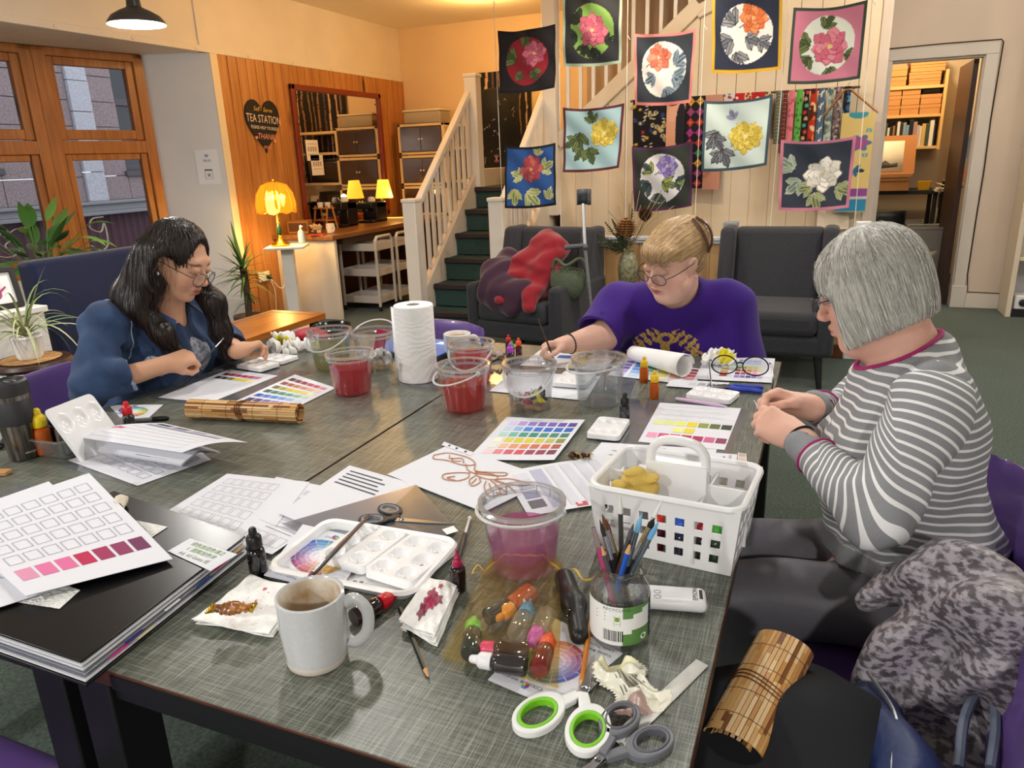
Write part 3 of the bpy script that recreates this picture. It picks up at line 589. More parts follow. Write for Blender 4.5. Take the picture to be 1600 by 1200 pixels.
light('shade_lamp_light', 'POINT', (-4.66, 7.42, CT+.36), 8, (1, .62, .2), .03); light('shade_lamp_low', 'POINT', (-4.5, 7.42, CT+.26), 3, (1, .62, .2), .03)
def coffee(label, px, py, w, d, h, rz):
    p = CP(px, -4.62); t = thing('coffee_machine', label, 'coffee machine', p, rz); m = P('141416', .25)
    b = MB(); b.box(-w/2, w/2, -d/2+.1, d/2, 0, h); b.box(-w/2, w/2, -d/2, d/2, h*.68, h); b.box(-w/2, w/2, -d/2, d/2, 0, .03); b.obj('body', m, t, bevel=.012)
    b = MB(); b.tube([(0, -d/2+.04, h*.7), (0, -d/2+.04, h*.58)], .014); b.obj('spout', P('55565a', .3, metal=.8), t)
    b = MB(); b.lathe([(.0, h+.055), (.03, h+.05), (.042, h+.02), (.04, h+.001), (0, h+.001)], 18); tag(b.obj('upturned_cup', P('efe9df', .3)), 'white cup upside down on top of the '+('tall narrow' if w < .15 else 'wide')+' black coffee machine', 'cup').location = t.location
coffee('tall narrow black coffee machine next to the wooden mug rack', 541, 352, .12, .28, .25, R_(0)); coffee('wide black coffee machine between mug rack and cream shade lamp', 583, 338, .19, .3, .22, R_(0))
t = thing('mug_rack', 'small wooden ladder rack holding mugs on the tea counter', 'rack', CP(508, -4.7), R_(-15)); m = P('b57a40', .5)
for s in (-1, 1):
    for q in (-1, 1): b = MB(); b.bar((s*.1, q*.07, 0), (s*.09, q*.03, .23), .016, .012); b.obj('post', m, t)
for z in (.08, .2): b = MB(); b.box(-.1, .1, -.06, .06, z, z+.01); b.obj('shelf', m, t)
for x in (-.04, .05): b = MB(); b.lathe([(.026, .211), (.03, .25), (.03, .262)], 14); q = tag(b.obj('mug', P('e9e2d6', .3)), 'pale mug on the ladder rack, '+('nearer the lamp' if x < 0 else 'nearer the coffee machine'), 'mug'); q.location = t.location; q.rotation_euler = t.rotation_euler; q.location += Vector((x, 0, 0))
t = thing('wire_basket', 'wire basket heaped with wrapped sachets on the tea counter', 'basket', CP(492, -4.5)); b = MB()
for z, r in ((.0, .05), (.03, .06), (.06, .065)): b.tube([(math.cos(a/14*2*PI)*r, math.sin(a/14*2*PI)*r, z+.003) for a in range(14)], .002, 4, closed=True)
for k in range(14): a = k/14*2*PI; b.tube([(math.cos(a)*.05, math.sin(a)*.05, .003), (math.cos(a)*.065, math.sin(a)*.065, .063)], .0015, 4)
b.obj('wires', P('6a4a30', .4, metal=.6), t); b = MB()
for k in range(16): b.X = loc((rg.uniform(-.04, .04), rg.uniform(-.04, .04), rg.uniform(.02, .075)), rg.uniform(0, 6), rg.uniform(-1, 1), rg.uniform(-1, 1)); b.box(-.025, .025, -.018, .018, -.002, .002)
tag(b.obj('sachets', P('e2c9a0', .6)), 'heap of wrapped sachets in the wire basket', 'sachets', kind='stuff').location = t.location
def mug(name, label, at, r, h, m, rz=0, inner=None, tea=None, taper=.9, band=None):
    t = thing(name, label, 'mug', at, rz); b = MB()
    b.lathe([(r*taper*.93, 0), (r*taper, .003), (r*taper*1.02, .012), (r, h*.55), (r, h), (r-.003, h+.0015), (r-.006, h-.002), (r-.0065, h*.5), (r*taper-.008, .008), (0, .007)], 40, ms=[1 if band else 0, 1 if band else 0, 0, 0, 0, 0, 2, 2, 2]); b.obj('body', [m, band or m, inner or m], t)
    b = MB(); b.tube(fcurve([(r*.97, 0, h*.82), (r*1.3, 0, h*.87), (r*1.62, 0, h*.66), (r*1.55, 0, h*.36), (r*1.2, 0, h*.2), (r*.96, 0, h*.24)], 24), .0065, 10, flat=1.35); b.obj('handle', m, t)
    if tea: b = MB(); b.lathe([(0, h*tea[1]), (r-.0068, h*tea[1])], 32, cap=False); b.obj('drink', tea[0], t)
    return t
mug('mug', 'white mug standing at the near end of the tea counter', CP(515, -4.36), .04, .085, P('f0e6d4', .3), R_(-20))
b = MB(); b.box(-.1, .1, -.07, .07, 0, .12); b.box(-.09, .09, -.072, -.05, .02, .1, 1); o = tag(b.obj('wooden_box', [P('a8702f', .5), P('5a3618', .6)], bevel=.004), 'open wooden box behind the glass lamp on the tea counter', 'box'); place(o, CP(468, -4.68), R_(20))
b = MB(); b.box(-.07, .07, -.05, .05, 0, .006); place(tag(b.obj('red_leaflet', P('c2332a', .5)), 'flat red leaflet on the counter beside the white mug', 'leaflet'), CP(494, -4.36), .3)
b = MB(); b.box(-.12, .12, -.08, .08, 0, .015); b.box(-.1, .12, -.08, .07, .015, .024); place(tag(b.obj('paper_pile', P('e8d08c', .6)), 'pile of yellow papers on the counter behind the stair banister', 'papers'), CP(618, -4.5), .2)
# mirror, sign, notices, socket
t = thing('mirror', 'large red-brown framed mirror on the pine wall above the tea counter', 'mirror', (-4.868, 7.0, .84)); b = MB(); b.X = Matrix.Translation((0, -7.0, -.84))
FR = P('7c2e18', .35); y0, y1, z0, z1 = 6.2, 7.8, .84, 2.19
b.box(0, .035, y0, y0+.055, z0, z1); b.box(0, .035, y1-.055, y1, z0, z1); b.box(0, .035, y0, y1, z1-.055, z1); b.box(0, .035, y0, y1, z0, z0+.055); b.obj('frame', FR, t, bevel=.008)
b = MB(); b.X = Matrix.Translation((0, -7.0, -.84)); b.box(.004, .012, y0+.05, y1-.05, z0+.05, z1-.05); b.obj('mirror_glass', M('mirror_glass', 'e8e4de', .015, metal=1), t, smooth=0)
b = MB(); b.X = Matrix.Translation((0, -7.0, -.84))
for y in (y0+.1, y1-.1): b.ball((.014, y, z1-.12), (.004, .009, .009), 8, 6)
b.obj('screw', P('20201e', .4), t)
t = thing('heart_sign', 'black heart-shaped chalkboard reading self-serve tea station', 'sign', (-4.868, 5.77, 1.77)); hs = []
for k in range(60): a = 2*PI*k/60; hs.append((16*math.sin(a)**3, 13*math.cos(a)-5*math.cos(2*a)-2*math.cos(3*a)-math.cos(4*a)))
MX = Matrix(((0, 0, 1, 0), (1, 0, 0, 0), (0, 1, 0, 0), (0, 0, 0, 1)))        # drawing plane u->y, v->z on the wall facing +x
b = MB(); b.X = MX; b.prism([(x/32*.46, ((y+2.5)/29*.5 if y > -6 else (-6+2.5+(y+6)*.82)/29*.5)) for x, y in hs], .0, .012); b.obj('board', M('chalkboard', '22201f', .8, var=(20, .3)), t, bevel=.003)
b = MB(); b.X = MX; CH_ = [P('e8b84a', .8), P('f0d8c0', .8), P('f2e6d8', .8), P('f0a090', .8)]
for s, z, sz, m, sx, sh in (('Self - Serve', .165, .055, 0, 1, .2), ('TEA STATION', .08, .098, 1, .76, 0), ('PLEASE HELP YOURSELF', .005, .04, 2, .88, 0), ('THANK', -.072, .072, 3, .95, .25), ('you!', -.16, .062, 3, .95, .25)):
    b.text(s, sz, Matrix.Translation((0.01, z, .0135)) @ Euler((0, 0, R_(-3))).to_matrix().to_4x4(), m, sx=sx, shear=sh)
b.obj('chalk_lettering', CH_, t, smooth=0)
for hx, hz in ((-.12, -.08), (.13, -.11)): b = MB(); b.X = MX; b.prism([(hx+x*.0011, hz+y*.0011) for x, y in hs], .0125, .0136); b.obj('chalk_heart', CH_[3], t, smooth=0)
def on_splay(px, py, off=.004):
    a = Vector((-5.43, 5.0, 0)); d = Vector((.56, .215, 0)).normalized(); n = Vector((d.y, -d.x, 0)); r = ray(px, py); k = ((a-EYE).dot(n)+off)/r.dot(n); return EYE+r*k, d, n
p, d, n_ = on_splay(325, 261)
t = thing('wifi_notice', 'white wi-fi notice sheet taped to the white wall beside the window', 'notice', p); WX = Matrix((tuple(d)+(0,), (0, 0, 1, 0), (0, 0, 0, 0), (0, 0, 0, 1))).transposed(); WX.col[2] = tuple(n_)+(0,); WX.col[3] = (0, 0, 0, 1)
b = MB(); b.X = WX; b.box(-.1, .1, -.145, .145, -.002, 0); b.obj('sheet', P('f1f1f2', .6), t)
b = MB(); b.X = WX; b.text('Wi-Fi', .03, loc((0, .052, .001)), 0); b.tube([(-.032, -.02, .001), (-.032, -.1, .001), (.032, -.1, .001), (.032, -.02, .001)], .0015, 4, 0, closed=True); b.box(-.032, .032, -.03, -.02, 0, .001, 0); b.box(-.012, .012, -.08, -.055, 0, .0008, 2)
for r in (.012, .02, .028): b.tube([(r*math.sin(a), .075+r*math.cos(a), .001) for a in (-.7, -.35, 0, .35, .7)], .0022, 4, 1)
b.obj('print', [P('2a2a2e', .6), P('3d63b0', .6), P('9a9a9c', .6)], t, smooth=0)
p = TX(412, 432, -4.868); t = thing('wall_socket', 'white double wall socket with black plug low on the pine wall', 'socket', p)
b = MB(); b.box(0, .012, -.075, .075, -.045, .045); b.obj('plate', P('f0ece4', .4), t, bevel=.004); b = MB(); b.box(.012, .05, .02, .06, -.03, .012); b.obj('plug', P('1a1a1c', .4), t, bevel=.006)
b = MB(); b.tube(fcurve([(.04, .04, -.03), (.06, .06, -.15), (.05, .05, -.4)], 14), .004, 5); b.tube(fcurve([(.04, .05, -.03), (.09, .12, -.13), (.1, .24, -.08), (.1, .3, -.4)], 20), .004, 5); b.obj('cable', P('efe8da', .5), t)
for k, (px, py, lb) in enumerate(((488, 235, 'white drinks guide sheet stuck on the mirror, upper of two'), (496, 258, 'white drinks guide sheet stuck on the mirror, lower of two'))):
    p = TX(px, py, -4.85); b = MB(); b.X = MX; b.box(-.1, .1, -.1, .1, 0, .001)
    for r in range(2): b.box(-.075, .075, .06-.1*r, .064-.1*r, .001, .0016, 1)
    for q in range(4): b.box(-.07+.038*q, -.045+.038*q, -.01, .035, .001, .0016, 2)
    place(tag(b.obj('drinks_guide', [P('efe6da', .6), P('6a6260', .6), P('b09a90', .6)]), lb, 'notice', 'drinks guides on the mirror'), p)
# pendant lamp
t = thing('pendant_lamp', 'dark domed pendant lamp with bright white inside above the window', 'lamp', TY(214, 38, 2.88)); D = P('4a423e', .35)
pr_ = [(.132, 0), (.128, .01), (.108, .035), (.072, .056), (.04, .07), (.034, .075), (.028, .13), (.0, .135)]
b = MB(); b.lathe(pr_, 40, cap=False); b.obj('shade', D, t); b = MB(); b.lathe([(r-.003, z-.002) for r, z in pr_[:5]], 40, cap=False); b.obj('shade_lining', P('ffffff', .5), t)
b = MB(); b.ball((0, 0, .025), .03, 16, 10); b.obj('bulb', M('white_bulb', 'ffffff', .5, emit=('ffffff', 25)), t); b = MB(); b.tube([(0, 0, .13), (0, 0, CEIL-t.location.z)], .005, 6); b.obj('flex', D, t)
# storage tower behind the stairs
t = thing('glazed_cabinet', 'cream stacked cabinet with dark glass doors behind the stair banister', 'cabinet', (-4.42, 8.1, 0)); m = P('e2c79c', .5); X0, X1 = -.3, .32
b = MB(); b.box(X0, X1, -.2, .25, 0, .8); b.obj('lower_unit', m, t, bevel=.004)
for k in range(3):
    z = .81+.35*k; b = MB(); b.box(X0, X1, -.18, .25, z, z+.03); b.box(X0, X1, -.18, .25, z+.31, z+.34); b.box(X0, X0+.04, -.18, .25, z, z+.34); b.box(X1-.04, X1, -.18, .25, z, z+.34); b.box(X0, X1, .2, .25, z, z+.34); b.obj('carcass', m, t, bevel=.004)
    for s in (0, 1):
        b = MB(); x = X0+.04+s*.27; b.box(x, x+.268, -.19, -.175, z+.035, z+.305); q = b.obj('glass_door', M('smoky_glass', '4a3426', .1, spec=.7), t, bevel=.003); b = MB(); b.ball((x+(.25 if s == 0 else .02), -.2, z+.17), .011, 8, 6); b.obj('knob', P('efe4d0', .3), q)
t = thing('plastic_box', 'clear plastic craft box on top of the cream glazed cabinet', 'box', (-4.4, 8.08, 1.855)); b = MB(); b.box(-.24, .24, -.13, .13, 0, .13); b.obj('body', M('cloudy_box', 'e6d8c0', .25, trans=.5, ior=1.2), t, bevel=.012); b = MB(); b.box(-.25, .25, -.14, .14, .131, .15); b.obj('lid', P('efe0c4', .35), t, bevel=.006)
b = MB(); b.box(-.2, -.05, -.08, .06, .006, .07); b.box(.02, .18, -.07, .07, .006, .09, 1); b.obj('contents', [P('a8774a', .6), P('5a5a60', .6)], t)
t = thing('shelf_unit', 'pale shelf stack behind the banister holding dark boxes', 'shelf', (-3.78, 8.2, 0)); b = MB(); b.box(-.3, .3, -.15, .18, 0, .8); b.obj('lower_unit', P('3a2c24', .6), t)
for z in (.8, 1.18, 1.55, 1.8): b = MB(); b.box(-.3, .3, -.15, .18, z, z+.03); b.obj('shelf', P('dcc39a', .5), t)
for lb, x0, x1, z0, z1, c in (('black microwave on the middle shelf behind the banister', -.26, .2, 1.215, 1.5, '16130f'), ('dark storage box on the lowest shelf behind the banister', -.26, .1, .835, 1.1, '1d1815'), ('white patterned packet beside the dark box behind the banister', .12, .24, .835, 1.05, 'd8c8b8')):
    b = MB(); b.box(x0, x1, -.14, .12, z0, z1); b.box(x0+.03, x1-.12, -.145, -.135, z0+.04, z1-.04, 1); place(tag(b.obj('microwave' if 'micro' in lb else 'storage_box' if 'box' in lb else 'packet', [P(c, .3), P('3a2c22', .15)], bevel=.006), lb, 'microwave' if 'micro' in lb else 'box' if 'box' in lb else 'packet'), (-3.78, 8.2, 0))
# birch hanging and black apron at the landing
p = Paint(90, 130, '141010', .7); rg = random.Random(2)
for k in range(9):
    x = .05+.075*k+rg.uniform(-.02, .02); q = [(x+rg.uniform(-.012, .012), v/6) for v in range(7)]; p.line(q, rg.uniform(.006, .014), rg.choice(['8a6a58', 'c8a68c', '5a4c50', 'a08878']))
    for v in range(8): p.disc(x, rg.random(), .012, .006, '1a1414')
b = MB(); b.grid(lambda u, v: (.45+.85*(u-.5)*.94, .008*math.sin(u*20), 1.2*v), 90, 130); o = tag(b.obj('birch_hanging', M('painted_black', '111111', .8, attr='col')), 'black wall hanging painted with birch trunks above the stair landing', 'hanging'); colattr(o, p.c.reshape(-1, 3)); place(o, (-4.05, 8.37, 1.19))
t = thing('black_apron', 'black cloth with white scribbles hanging over the top of the stairs', 'hanging', TY(783, 275, 7.7)); b = MB(); w2, h2 = .26, .86
b.grid(lambda u, v: ((u-.5)*2*w2*(1-.06*v), .02*math.sin(u*9+v*2)+.02*math.sin(v*7), .02+h2*v+.03*math.sin(u*3.1)), 30, 40); b.obj('cloth', M('black_cloth', '0e0c0d', .85, bump=(30, .3)), t, solid=.004)
b = MB()
for k in range(26):
    x, z = rg.uniform(-.2, .2), rg.uniform(.08, .82); b.tube([(x, -.05, z), (x+rg.uniform(-.02, .02), -.05, z+rg.uniform(.005, .03)), (x+rg.uniform(-.03, .03), -.05, z+rg.uniform(-.02, .03))], .002, 4)
b.obj('white_scribbles', P('b8aca4', .7), t); b = MB(); b.tube([(-.05, -.05, .15), (.0, -.05, .22)], .004, 4); b.tube([(.0, -.05, .15), (-.05, -.05, .22)], .004, 4); b.tube([(-.025, -.05, .14), (-.025, -.05, .23)], .004, 4); b.obj('pink_star', P('c08890', .7), t)
# ------------------------------------------------------------------ navy settle, coffee table, small things by the window
NAVY = M('navy_velvet', '121a36', .9, sheen=.25, var=(30, .2), spec=.2)
t = thing('navy_sofa', 'high-backed navy blue sofa under the window behind the dark-haired woman', 'sofa', (-3.7, 3.35, 0))
b = MB(); b.add([(x, y, z) for y in (-.7, .36) for x, z in ((-.3, .1), (-.34, .985), (-.22, .985), (-.08, .4), (-.08, .1))], [(0, 1, 2, 3, 4), (9, 8, 7, 6, 5)]+[((i+1) % 5, i, 5+i, 5+(i+1) % 5) for i in range(5)]); b.obj('backrest', NAVY, t, bevel=.03)
b = MB(); b.box(-.12, .22, -.7, .36, .28, .45); b.obj('seat', NAVY, t, bevel=.04); b = MB(); b.box(-.25, .2, -.68, .34, .1, .29); b.obj('base', NAVY, t, bevel=.02)
for s in (-.62, .28):
    for x in (-.2, .16): b = MB(); b.tube([(x, s, .1), (x, s*1.02, 0)], [.025, .018], 8); b.obj('leg', BLACKLEG, t)
ORW = wood('orange_table_wood', 'c0742e', '96521a', '5a2c10', (10, 1.2, 10), 2, .3, False)
t = thing('coffee_table', 'low orange-brown wooden coffee table behind the dark-haired woman', 'table', (-3.2, 3.05, 0)); b = MB(); b.box(-.22, .22, -.25, .86, .46, .5); b.obj('tabletop', ORW, t, bevel=.004)
b = MB(); b.box(-.18, -.165, -.2, .8, .5, .5012); b.box(-.18, .18, .785, .8, .5, .5012); b.obj('grey_inlay', P('6e6a68', .4), t)
for sx in (-.17, .17):
    for sy in (-.2, .79): b = MB(); b.box(sx-.02, sx+.02, sy-.02, sy+.02, 0, .46); b.obj('leg', P('20242a', .5), t)
def leaf(b, base, az, el, L, W, droop, m=0, n=8, fold_=.25, tip=1):
    p = Vector(base); d = Vector((math.cos(az)*math.cos(el), math.sin(az)*math.cos(el), math.sin(el))); side = Vector((-math.sin(az), math.cos(az), 0)); rows = []
    for i in range(n+1):
        t_ = i/n; w_ = W*(math.sin(PI*min(t_**.75, 1)*.97+.04))**tip if tip else W*(1-t_)**.6*min(1, .4+t_*5); up = side.cross(d)
        rows.append([p-side*w_+up*(w_*fold_), p.copy(), p+side*w_+up*(w_*fold_)]); p = p+d*(L/n); d = (d+Vector((0, 0, -droop/n))).normalized()
    b.add([q for r in rows for q in r], [(i*3+j, i*3+j+1, i*3+j+4, i*3+j+3) for i in range(n) for j in (0, 1)], m)
rg = random.Random(4)
t = thing('peace_lily', 'leafy green plant on the window sill above the navy sofa', 'plant', (-4.85, 3.36, .72)); b = MB(); b.lathe([(.07, -.058), (.1, .15), (.1, .16), (.09, .15), (0, .14)], 20); b.obj('pot', P('b8622e', .6), t)
b = MB()
for k in range(44):
    az = rg.uniform(0, 6.28); el = rg.uniform(.2, 1.4); h = rg.uniform(.1, .36); o = Vector((math.cos(az)*.06, math.sin(az)*.06, .12)); e = o+Vector((math.cos(az)*math.cos(el), math.sin(az)*math.cos(el), math.sin(el)))*h; b.tube([o, e], .003, 4, 1); leaf(b, e, az, el*.8, rg.uniform(.16, .26), rg.uniform(.03, .045), rg.uniform(.5, 1.6), rg.choice((0, 0, 2)))
b.obj('leaves', [P('3d6a2a', .4), P('5a7a3a', .5), P('6a9440', .4)], t)
t = thing('yucca', 'tall spiky yucca plant in front of the pine wall corner', 'plant', (-4.5, 4.85, 0)); b = MB(); b.lathe([(.1, 0), (.13, .2), (.13, .22), (.11, .2), (0, .19)], 20); b.obj('pot', P('4a4540', .6), t)
b = MB(); b.tube(fcurve([(0, 0, .18), (.015, 0, .4), (0, .01, .62)], 12), [.03]*13, 10); b.obj('trunk', M('yucca_bark', '5a4632', .9, bump=(60, .8)), t); b = MB()
for k in range(46):
    z = rg.uniform(.5, .66); az = rg.uniform(0, 6.28); el = rg.uniform(-.1, 1.45) if z > .58 else rg.uniform(-.3, .6); leaf(b, (0, .01, z), az, el, rg.uniform(.2, .34), .016, rg.uniform(.3, 1.3), rg.choice((0, 1)), 7, .3, 0)
for k in range(14): leaf(b, (.01, 0, rg.uniform(.3, .45)), rg.uniform(0, 6.28), rg.uniform(.0, .7), rg.uniform(.12, .2), .012, 2.0, 0, 6, .3, 0)
for az, el, L in ((2.6, 1.25, .42), (3.4, 1.38, .38), (.4, 1.3, .3)): leaf(b, (0, 0, .62), az, el, L, .022, .2, 1, 7, .3, 0)
b.obj('leaves', [P('2f5a26', .45), P('4c7a32', .45)], t)
t = thing('white_cabinet', 'white panelled cupboard at the left under the picture frame', 'cabinet', (-3.76, 2.15, 0)); b = MB(); b.box(-.2, .2, -.3, .28, 0, .78); b.obj('body', M('white_boards', 'e6e2dc', .5, var=(8, .08), stretch=(1, 1, 8)), t, bevel=.004); b = MB(); b.box(-.215, .215, -.31, .295, .78, .81); b.obj('top', P('e9e6e0', .5), t, bevel=.005)
t = thing('picture_frame', 'black framed picture of a pink hand-like shape on the white cupboard', 'picture', (-3.66, 2.26, .813), R_(74), rx=R_(-14)); b = MB(); b.ring([(-.13, 0), (.13, 0), (.13, .2), (-.13, .2)], [(-.105, .025), (.105, .025), (.105, .175), (-.105, .175)], -.012, .012); b.X = Matrix(); fr = b; fr.v = [Vector((v.x, v.z, v.y)) for v in fr.v]; fr.f = [f[::-1] for f in fr.f]; fr.obj('frame', P('18130f', .4), t, bevel=.003)
b = MB(); b.box(-.106, .106, .0, .004, .024, .176); b.obj('mount', P('f0edea', .6), t); b = MB(); b.X = Matrix.Translation((0, -.0015, 0)); b.ball((0.02, 0, .07), (.03, .001, .025), 14, 8)
for k in range(5): a = .5+k*.5; b.tube([(.02+.02*math.cos(a), 0, .07+.02*math.sin(a)), (.02+.06*math.cos(a), 0, .08+.055*math.sin(a))], [.007, .004], 6)
b.obj('pink_shape', P('a84a78', .7), t)
t = thing('side_table', 'small round dark wooden side table under the spider plant', 'table', (-3.28, 2.13, 0)); DW = P('3a2318', .4); b = MB(); b.lathe([(0, .6), (.16, .6), (.17, .615), (.16, .63), (0, .63)], 32); b.obj('tabletop', DW, t); b = MB(); b.lathe([(0, .631), (.12, .631), (.125, .636), (.0, .638)], 28); place(tag(b.obj('woven_mat', M('wicker_mat', 'b98d58', .8, bump=(120, .8))), 'round woven mat under the spider plant pot', 'mat'), (-3.28, 2.13, 0))
for k in range(3): a = 2*PI*k/3+.4; b = MB(); b.tube([(.1*math.cos(a), .1*math.sin(a), .6), (.14*math.cos(a), .14*math.sin(a), 0)], .014, 8); b.obj('leg', DW, t)
t = thing('spider_plant', 'spider plant in a ribbed white pot on the round side table', 'plant', (-3.28, 2.13, .639)); b = MB(); b.lathe([(.05, 0)]+[(.052+.0011*k+(.0025 if k % 2 else 0), .006+.01*k) for k in range(10)]+[(.06, .105), (.05, .1), (0, .095)], 28); b.obj('pot', P('e8e4dc', .5), t)
b = MB()
for k in range(34): leaf(b, (0, 0, .1), rg.uniform(0, 6.28), rg.uniform(.5, 1.4), rg.uniform(.2, .42), .007, rg.uniform(1.6, 3.2), rg.choice((0, 1)), 9, .4, 0)
for az, el, L, dr in ((.3, 1.2, .36, .6), (0, .7, .42, 2.1), (-.5, .75, .4, 2.4), (.6, .55, .42, 1.7), (3.4, 1.0, .3, 2)): leaf(b, (0, 0, .1), az, el, L, .008, dr, 1, 10, .4, 0)
b.obj('leaves', [P('7a8f56', .5), P('b4b88a', .5)], t)
# ================================================================== peony scarves on strings, ties and scarves on the rear rail
CLOTH = M('painted_silk', 'cccccc', .75, attr='col', sheen=.15, spec=.25)
LEAFG = ('6f7c46', '4c5a34', '39422a'); LEAFD = ('2b3324', '1d231c', '0f120f'); LEAFB = ('5c6c76', '3f4e5a', '8a98a0'); LEAFK = ('8c8c90', '6a6a70', '3a3a3e')
PK = ('cc7080', 'b4566a', '843848', 'd8b070'); YL = ('e4cc60', 'd0b444', '9c8034', 'eedc98'); CO = ('e08a6c', 'cf6a50', 'a84a38', 'e8b890'); ORA = ('e8905a', 'd8703c', 'b0542c', 'f0b880'); WH = ('ece6da', 'd6cebf', 'a49c8c', 'c8b890'); VI = ('8e76b4', 'b4a4d0', '5c4888', 'd8d0e4'); RD = ('c4625c', 'a8444a', '7c3038', 'dca868')
SCARVES = [
 ('black scarf with red disc and pink peony, left end of top row', ((778, 48), (867, 37), (867, 137), (780, 146)), '221c1e', '181416', '90202c', (.64, .6, .2, PK), [(.3, .52, .3, 2.6, LEAFG), (.45, .75, .2, .9, LEAFG), (.62, .35, .2, -1.2, LEAFG), (.3, .3, .16, -.5, LEAFG)]),
 ('black scarf with bright green disc and pink peony, pale green hem', ((879, -10), (972, -12), (970, 98), (879, 103)), '262528', '9fae94', '789a4c', (.52, .5, .24, PK), [(.3, .62, .28, 2.3, LEAFD), (.25, .42, .22, 3.3, LEAFD), (.4, .3, .22, -2, LEAFD), (.52, .25, .22, -1.4, LEAFD), (.72, .34, .18, .2, LEAFD)]),
 ('slate scarf with salmon hem, coral peony on cream disc', ((990, 52), (1088, 44), (1080, 160), (993, 164)), '2b3036', 'cf7c74', 'e4d8cc', (.42, .66, .19, CO), [(.68, .56, .26, .6, LEAFB), (.66, .4, .28, -.4, LEAFB), (.36, .4, .2, 3.6, LEAFB), (.56, .24, .24, -1.2, LEAFB), (.75, .3, .2, -.3, LEAFB)]),
 ('navy scarf with golden yellow hem, orange peony on cream disc', ((1113, -12), (1223, -12), (1220, 108), (1112, 114)), '23283a', 'c89a24', 'e6dcd2', (.6, .7, .2, ORA), [(.34, .62, .28, 2.3, LEAFK), (.3, .42, .26, 3.6, LEAFK), (.5, .46, .24, -.4, LEAFK), (.36, .26, .26, -1.2, LEAFK), (.68, .42, .22, -.6, LEAFK)]),
 ('pink scarf with dark green hem and pink peony on pale disc', ((1240, 12), (1356, 0), (1344, 122), (1230, 131)), 'cf7d90', '3c4a40', 'e2e4d4', (.55, .47, .25, ('e08a96', 'd06a7c', 'b04860', 'e6cf7a')), [(.27, .5, .28, 2.9, LEAFG), (.45, .72, .22, 1.0, LEAFG), (.3, .34, .22, -2.4, LEAFG), (.58, .2, .22, -1.5, LEAFG), (.76, .34, .18, -.2, LEAFG)]),
 ('royal blue scarf with black hem and red peony, lowest on the left', ((790, 227), (868, 223), (870, 320), (790, 325)), '2c5390', '181a1e', None, (.52, .62, .22, RD), [(.72, .6, .26, .4, ('a0ae68', '7c8c50', 'd8d0a0')), (.34, .5, .22, 2.8, ('a0ae68', '7c8c50', 'd8d0a0')), (.45, .26, .32, -.8, ('a0ae68', '7c8c50', 'd8d0a0')), (.2, .3, .26, -1.6, ('b0b858', '8a9a44', 'd8d0a0')), (.62, .86, .2, 1.0, ('a0ae68', '7c8c50', 'd8d0a0')), (.84, .12, .2, 1.2, ('a0ae68', '7c8c50', 'd8d0a0'))]),
 ('light blue scarf with maroon hem and a yellow peony', ((880, 168), (975, 161), (968, 262), (880, 269)), 'a3c2c4', '5a2834', None, (.7, .58, .24, YL), [(.28, .6, .3, -1.6, LEAFG), (.24, .5, .24, 3.6, LEAFG), (.5, .76, .22, 1.8, LEAFG), (.44, .36, .26, -1.2, LEAFG), (.34, .36, .22, -2.2, LEAFG)]),
 ('dark olive scarf with purple hem and violet peony on white disc', ((987, 229), (1082, 220), (1080, 322), (990, 331)), '30332c', '4c2848', 'e4deda', (.6, .68, .18, VI), [(.34, .6, .22, 2.4, ('a8b04c', '4a5a50', '2c3a36')), (.3, .42, .26, -2.6, ('46585a', '33443f', '222c2a')), (.52, .44, .24, -.4, ('a8b04c', '788440', '2c3a36')), (.42, .26, .26, -1.6, ('46585a', '33443f', '222c2a')), (.74, .44, .22, -.5, ('46585a', '8a9a50', '222c2a'))]),
 ('pale mint scarf with slate hem and a large golden yellow peony', ((1100, 157), (1208, 147), (1198, 258), (1096, 268)), 'c9d6cc', '40505a', None, (.65, .46, .25, YL), [(.24, .55, .28, -2.2, LEAFK), (.2, .48, .22, -1.0, LEAFK), (.46, .72, .16, 1.9, ('7c7c98', '5c5c78', 'a0a0b4')), (.32, .3, .26, -1.2, LEAFK), (.28, .28, .2, -2.2, LEAFK)]),
 ('dark slate scarf with rose pink hem and a white peony', ((1220, 218), (1338, 212), (1326, 324), (1216, 328)), '2f3540', 'c07688', None, (.6, .5, .25, WH), [(.2, .6, .26, 2.6, ('8c9a86', '6c7a6a', 'b0b8a4')), (.3, .42, .26, -2.4, ('8c9a86', '6c7a6a', 'b0b8a4')), (.5, .24, .24, -1.3, ('8a9458', '66703e', 'b0b090')), (.8, .3, .24, -.4, ('8a9458', '66703e', 'b0b090')), (.46, .32, .2, 3.3, ('8a9458', '66703e', 'b0b090'))])]
SY = 5.36
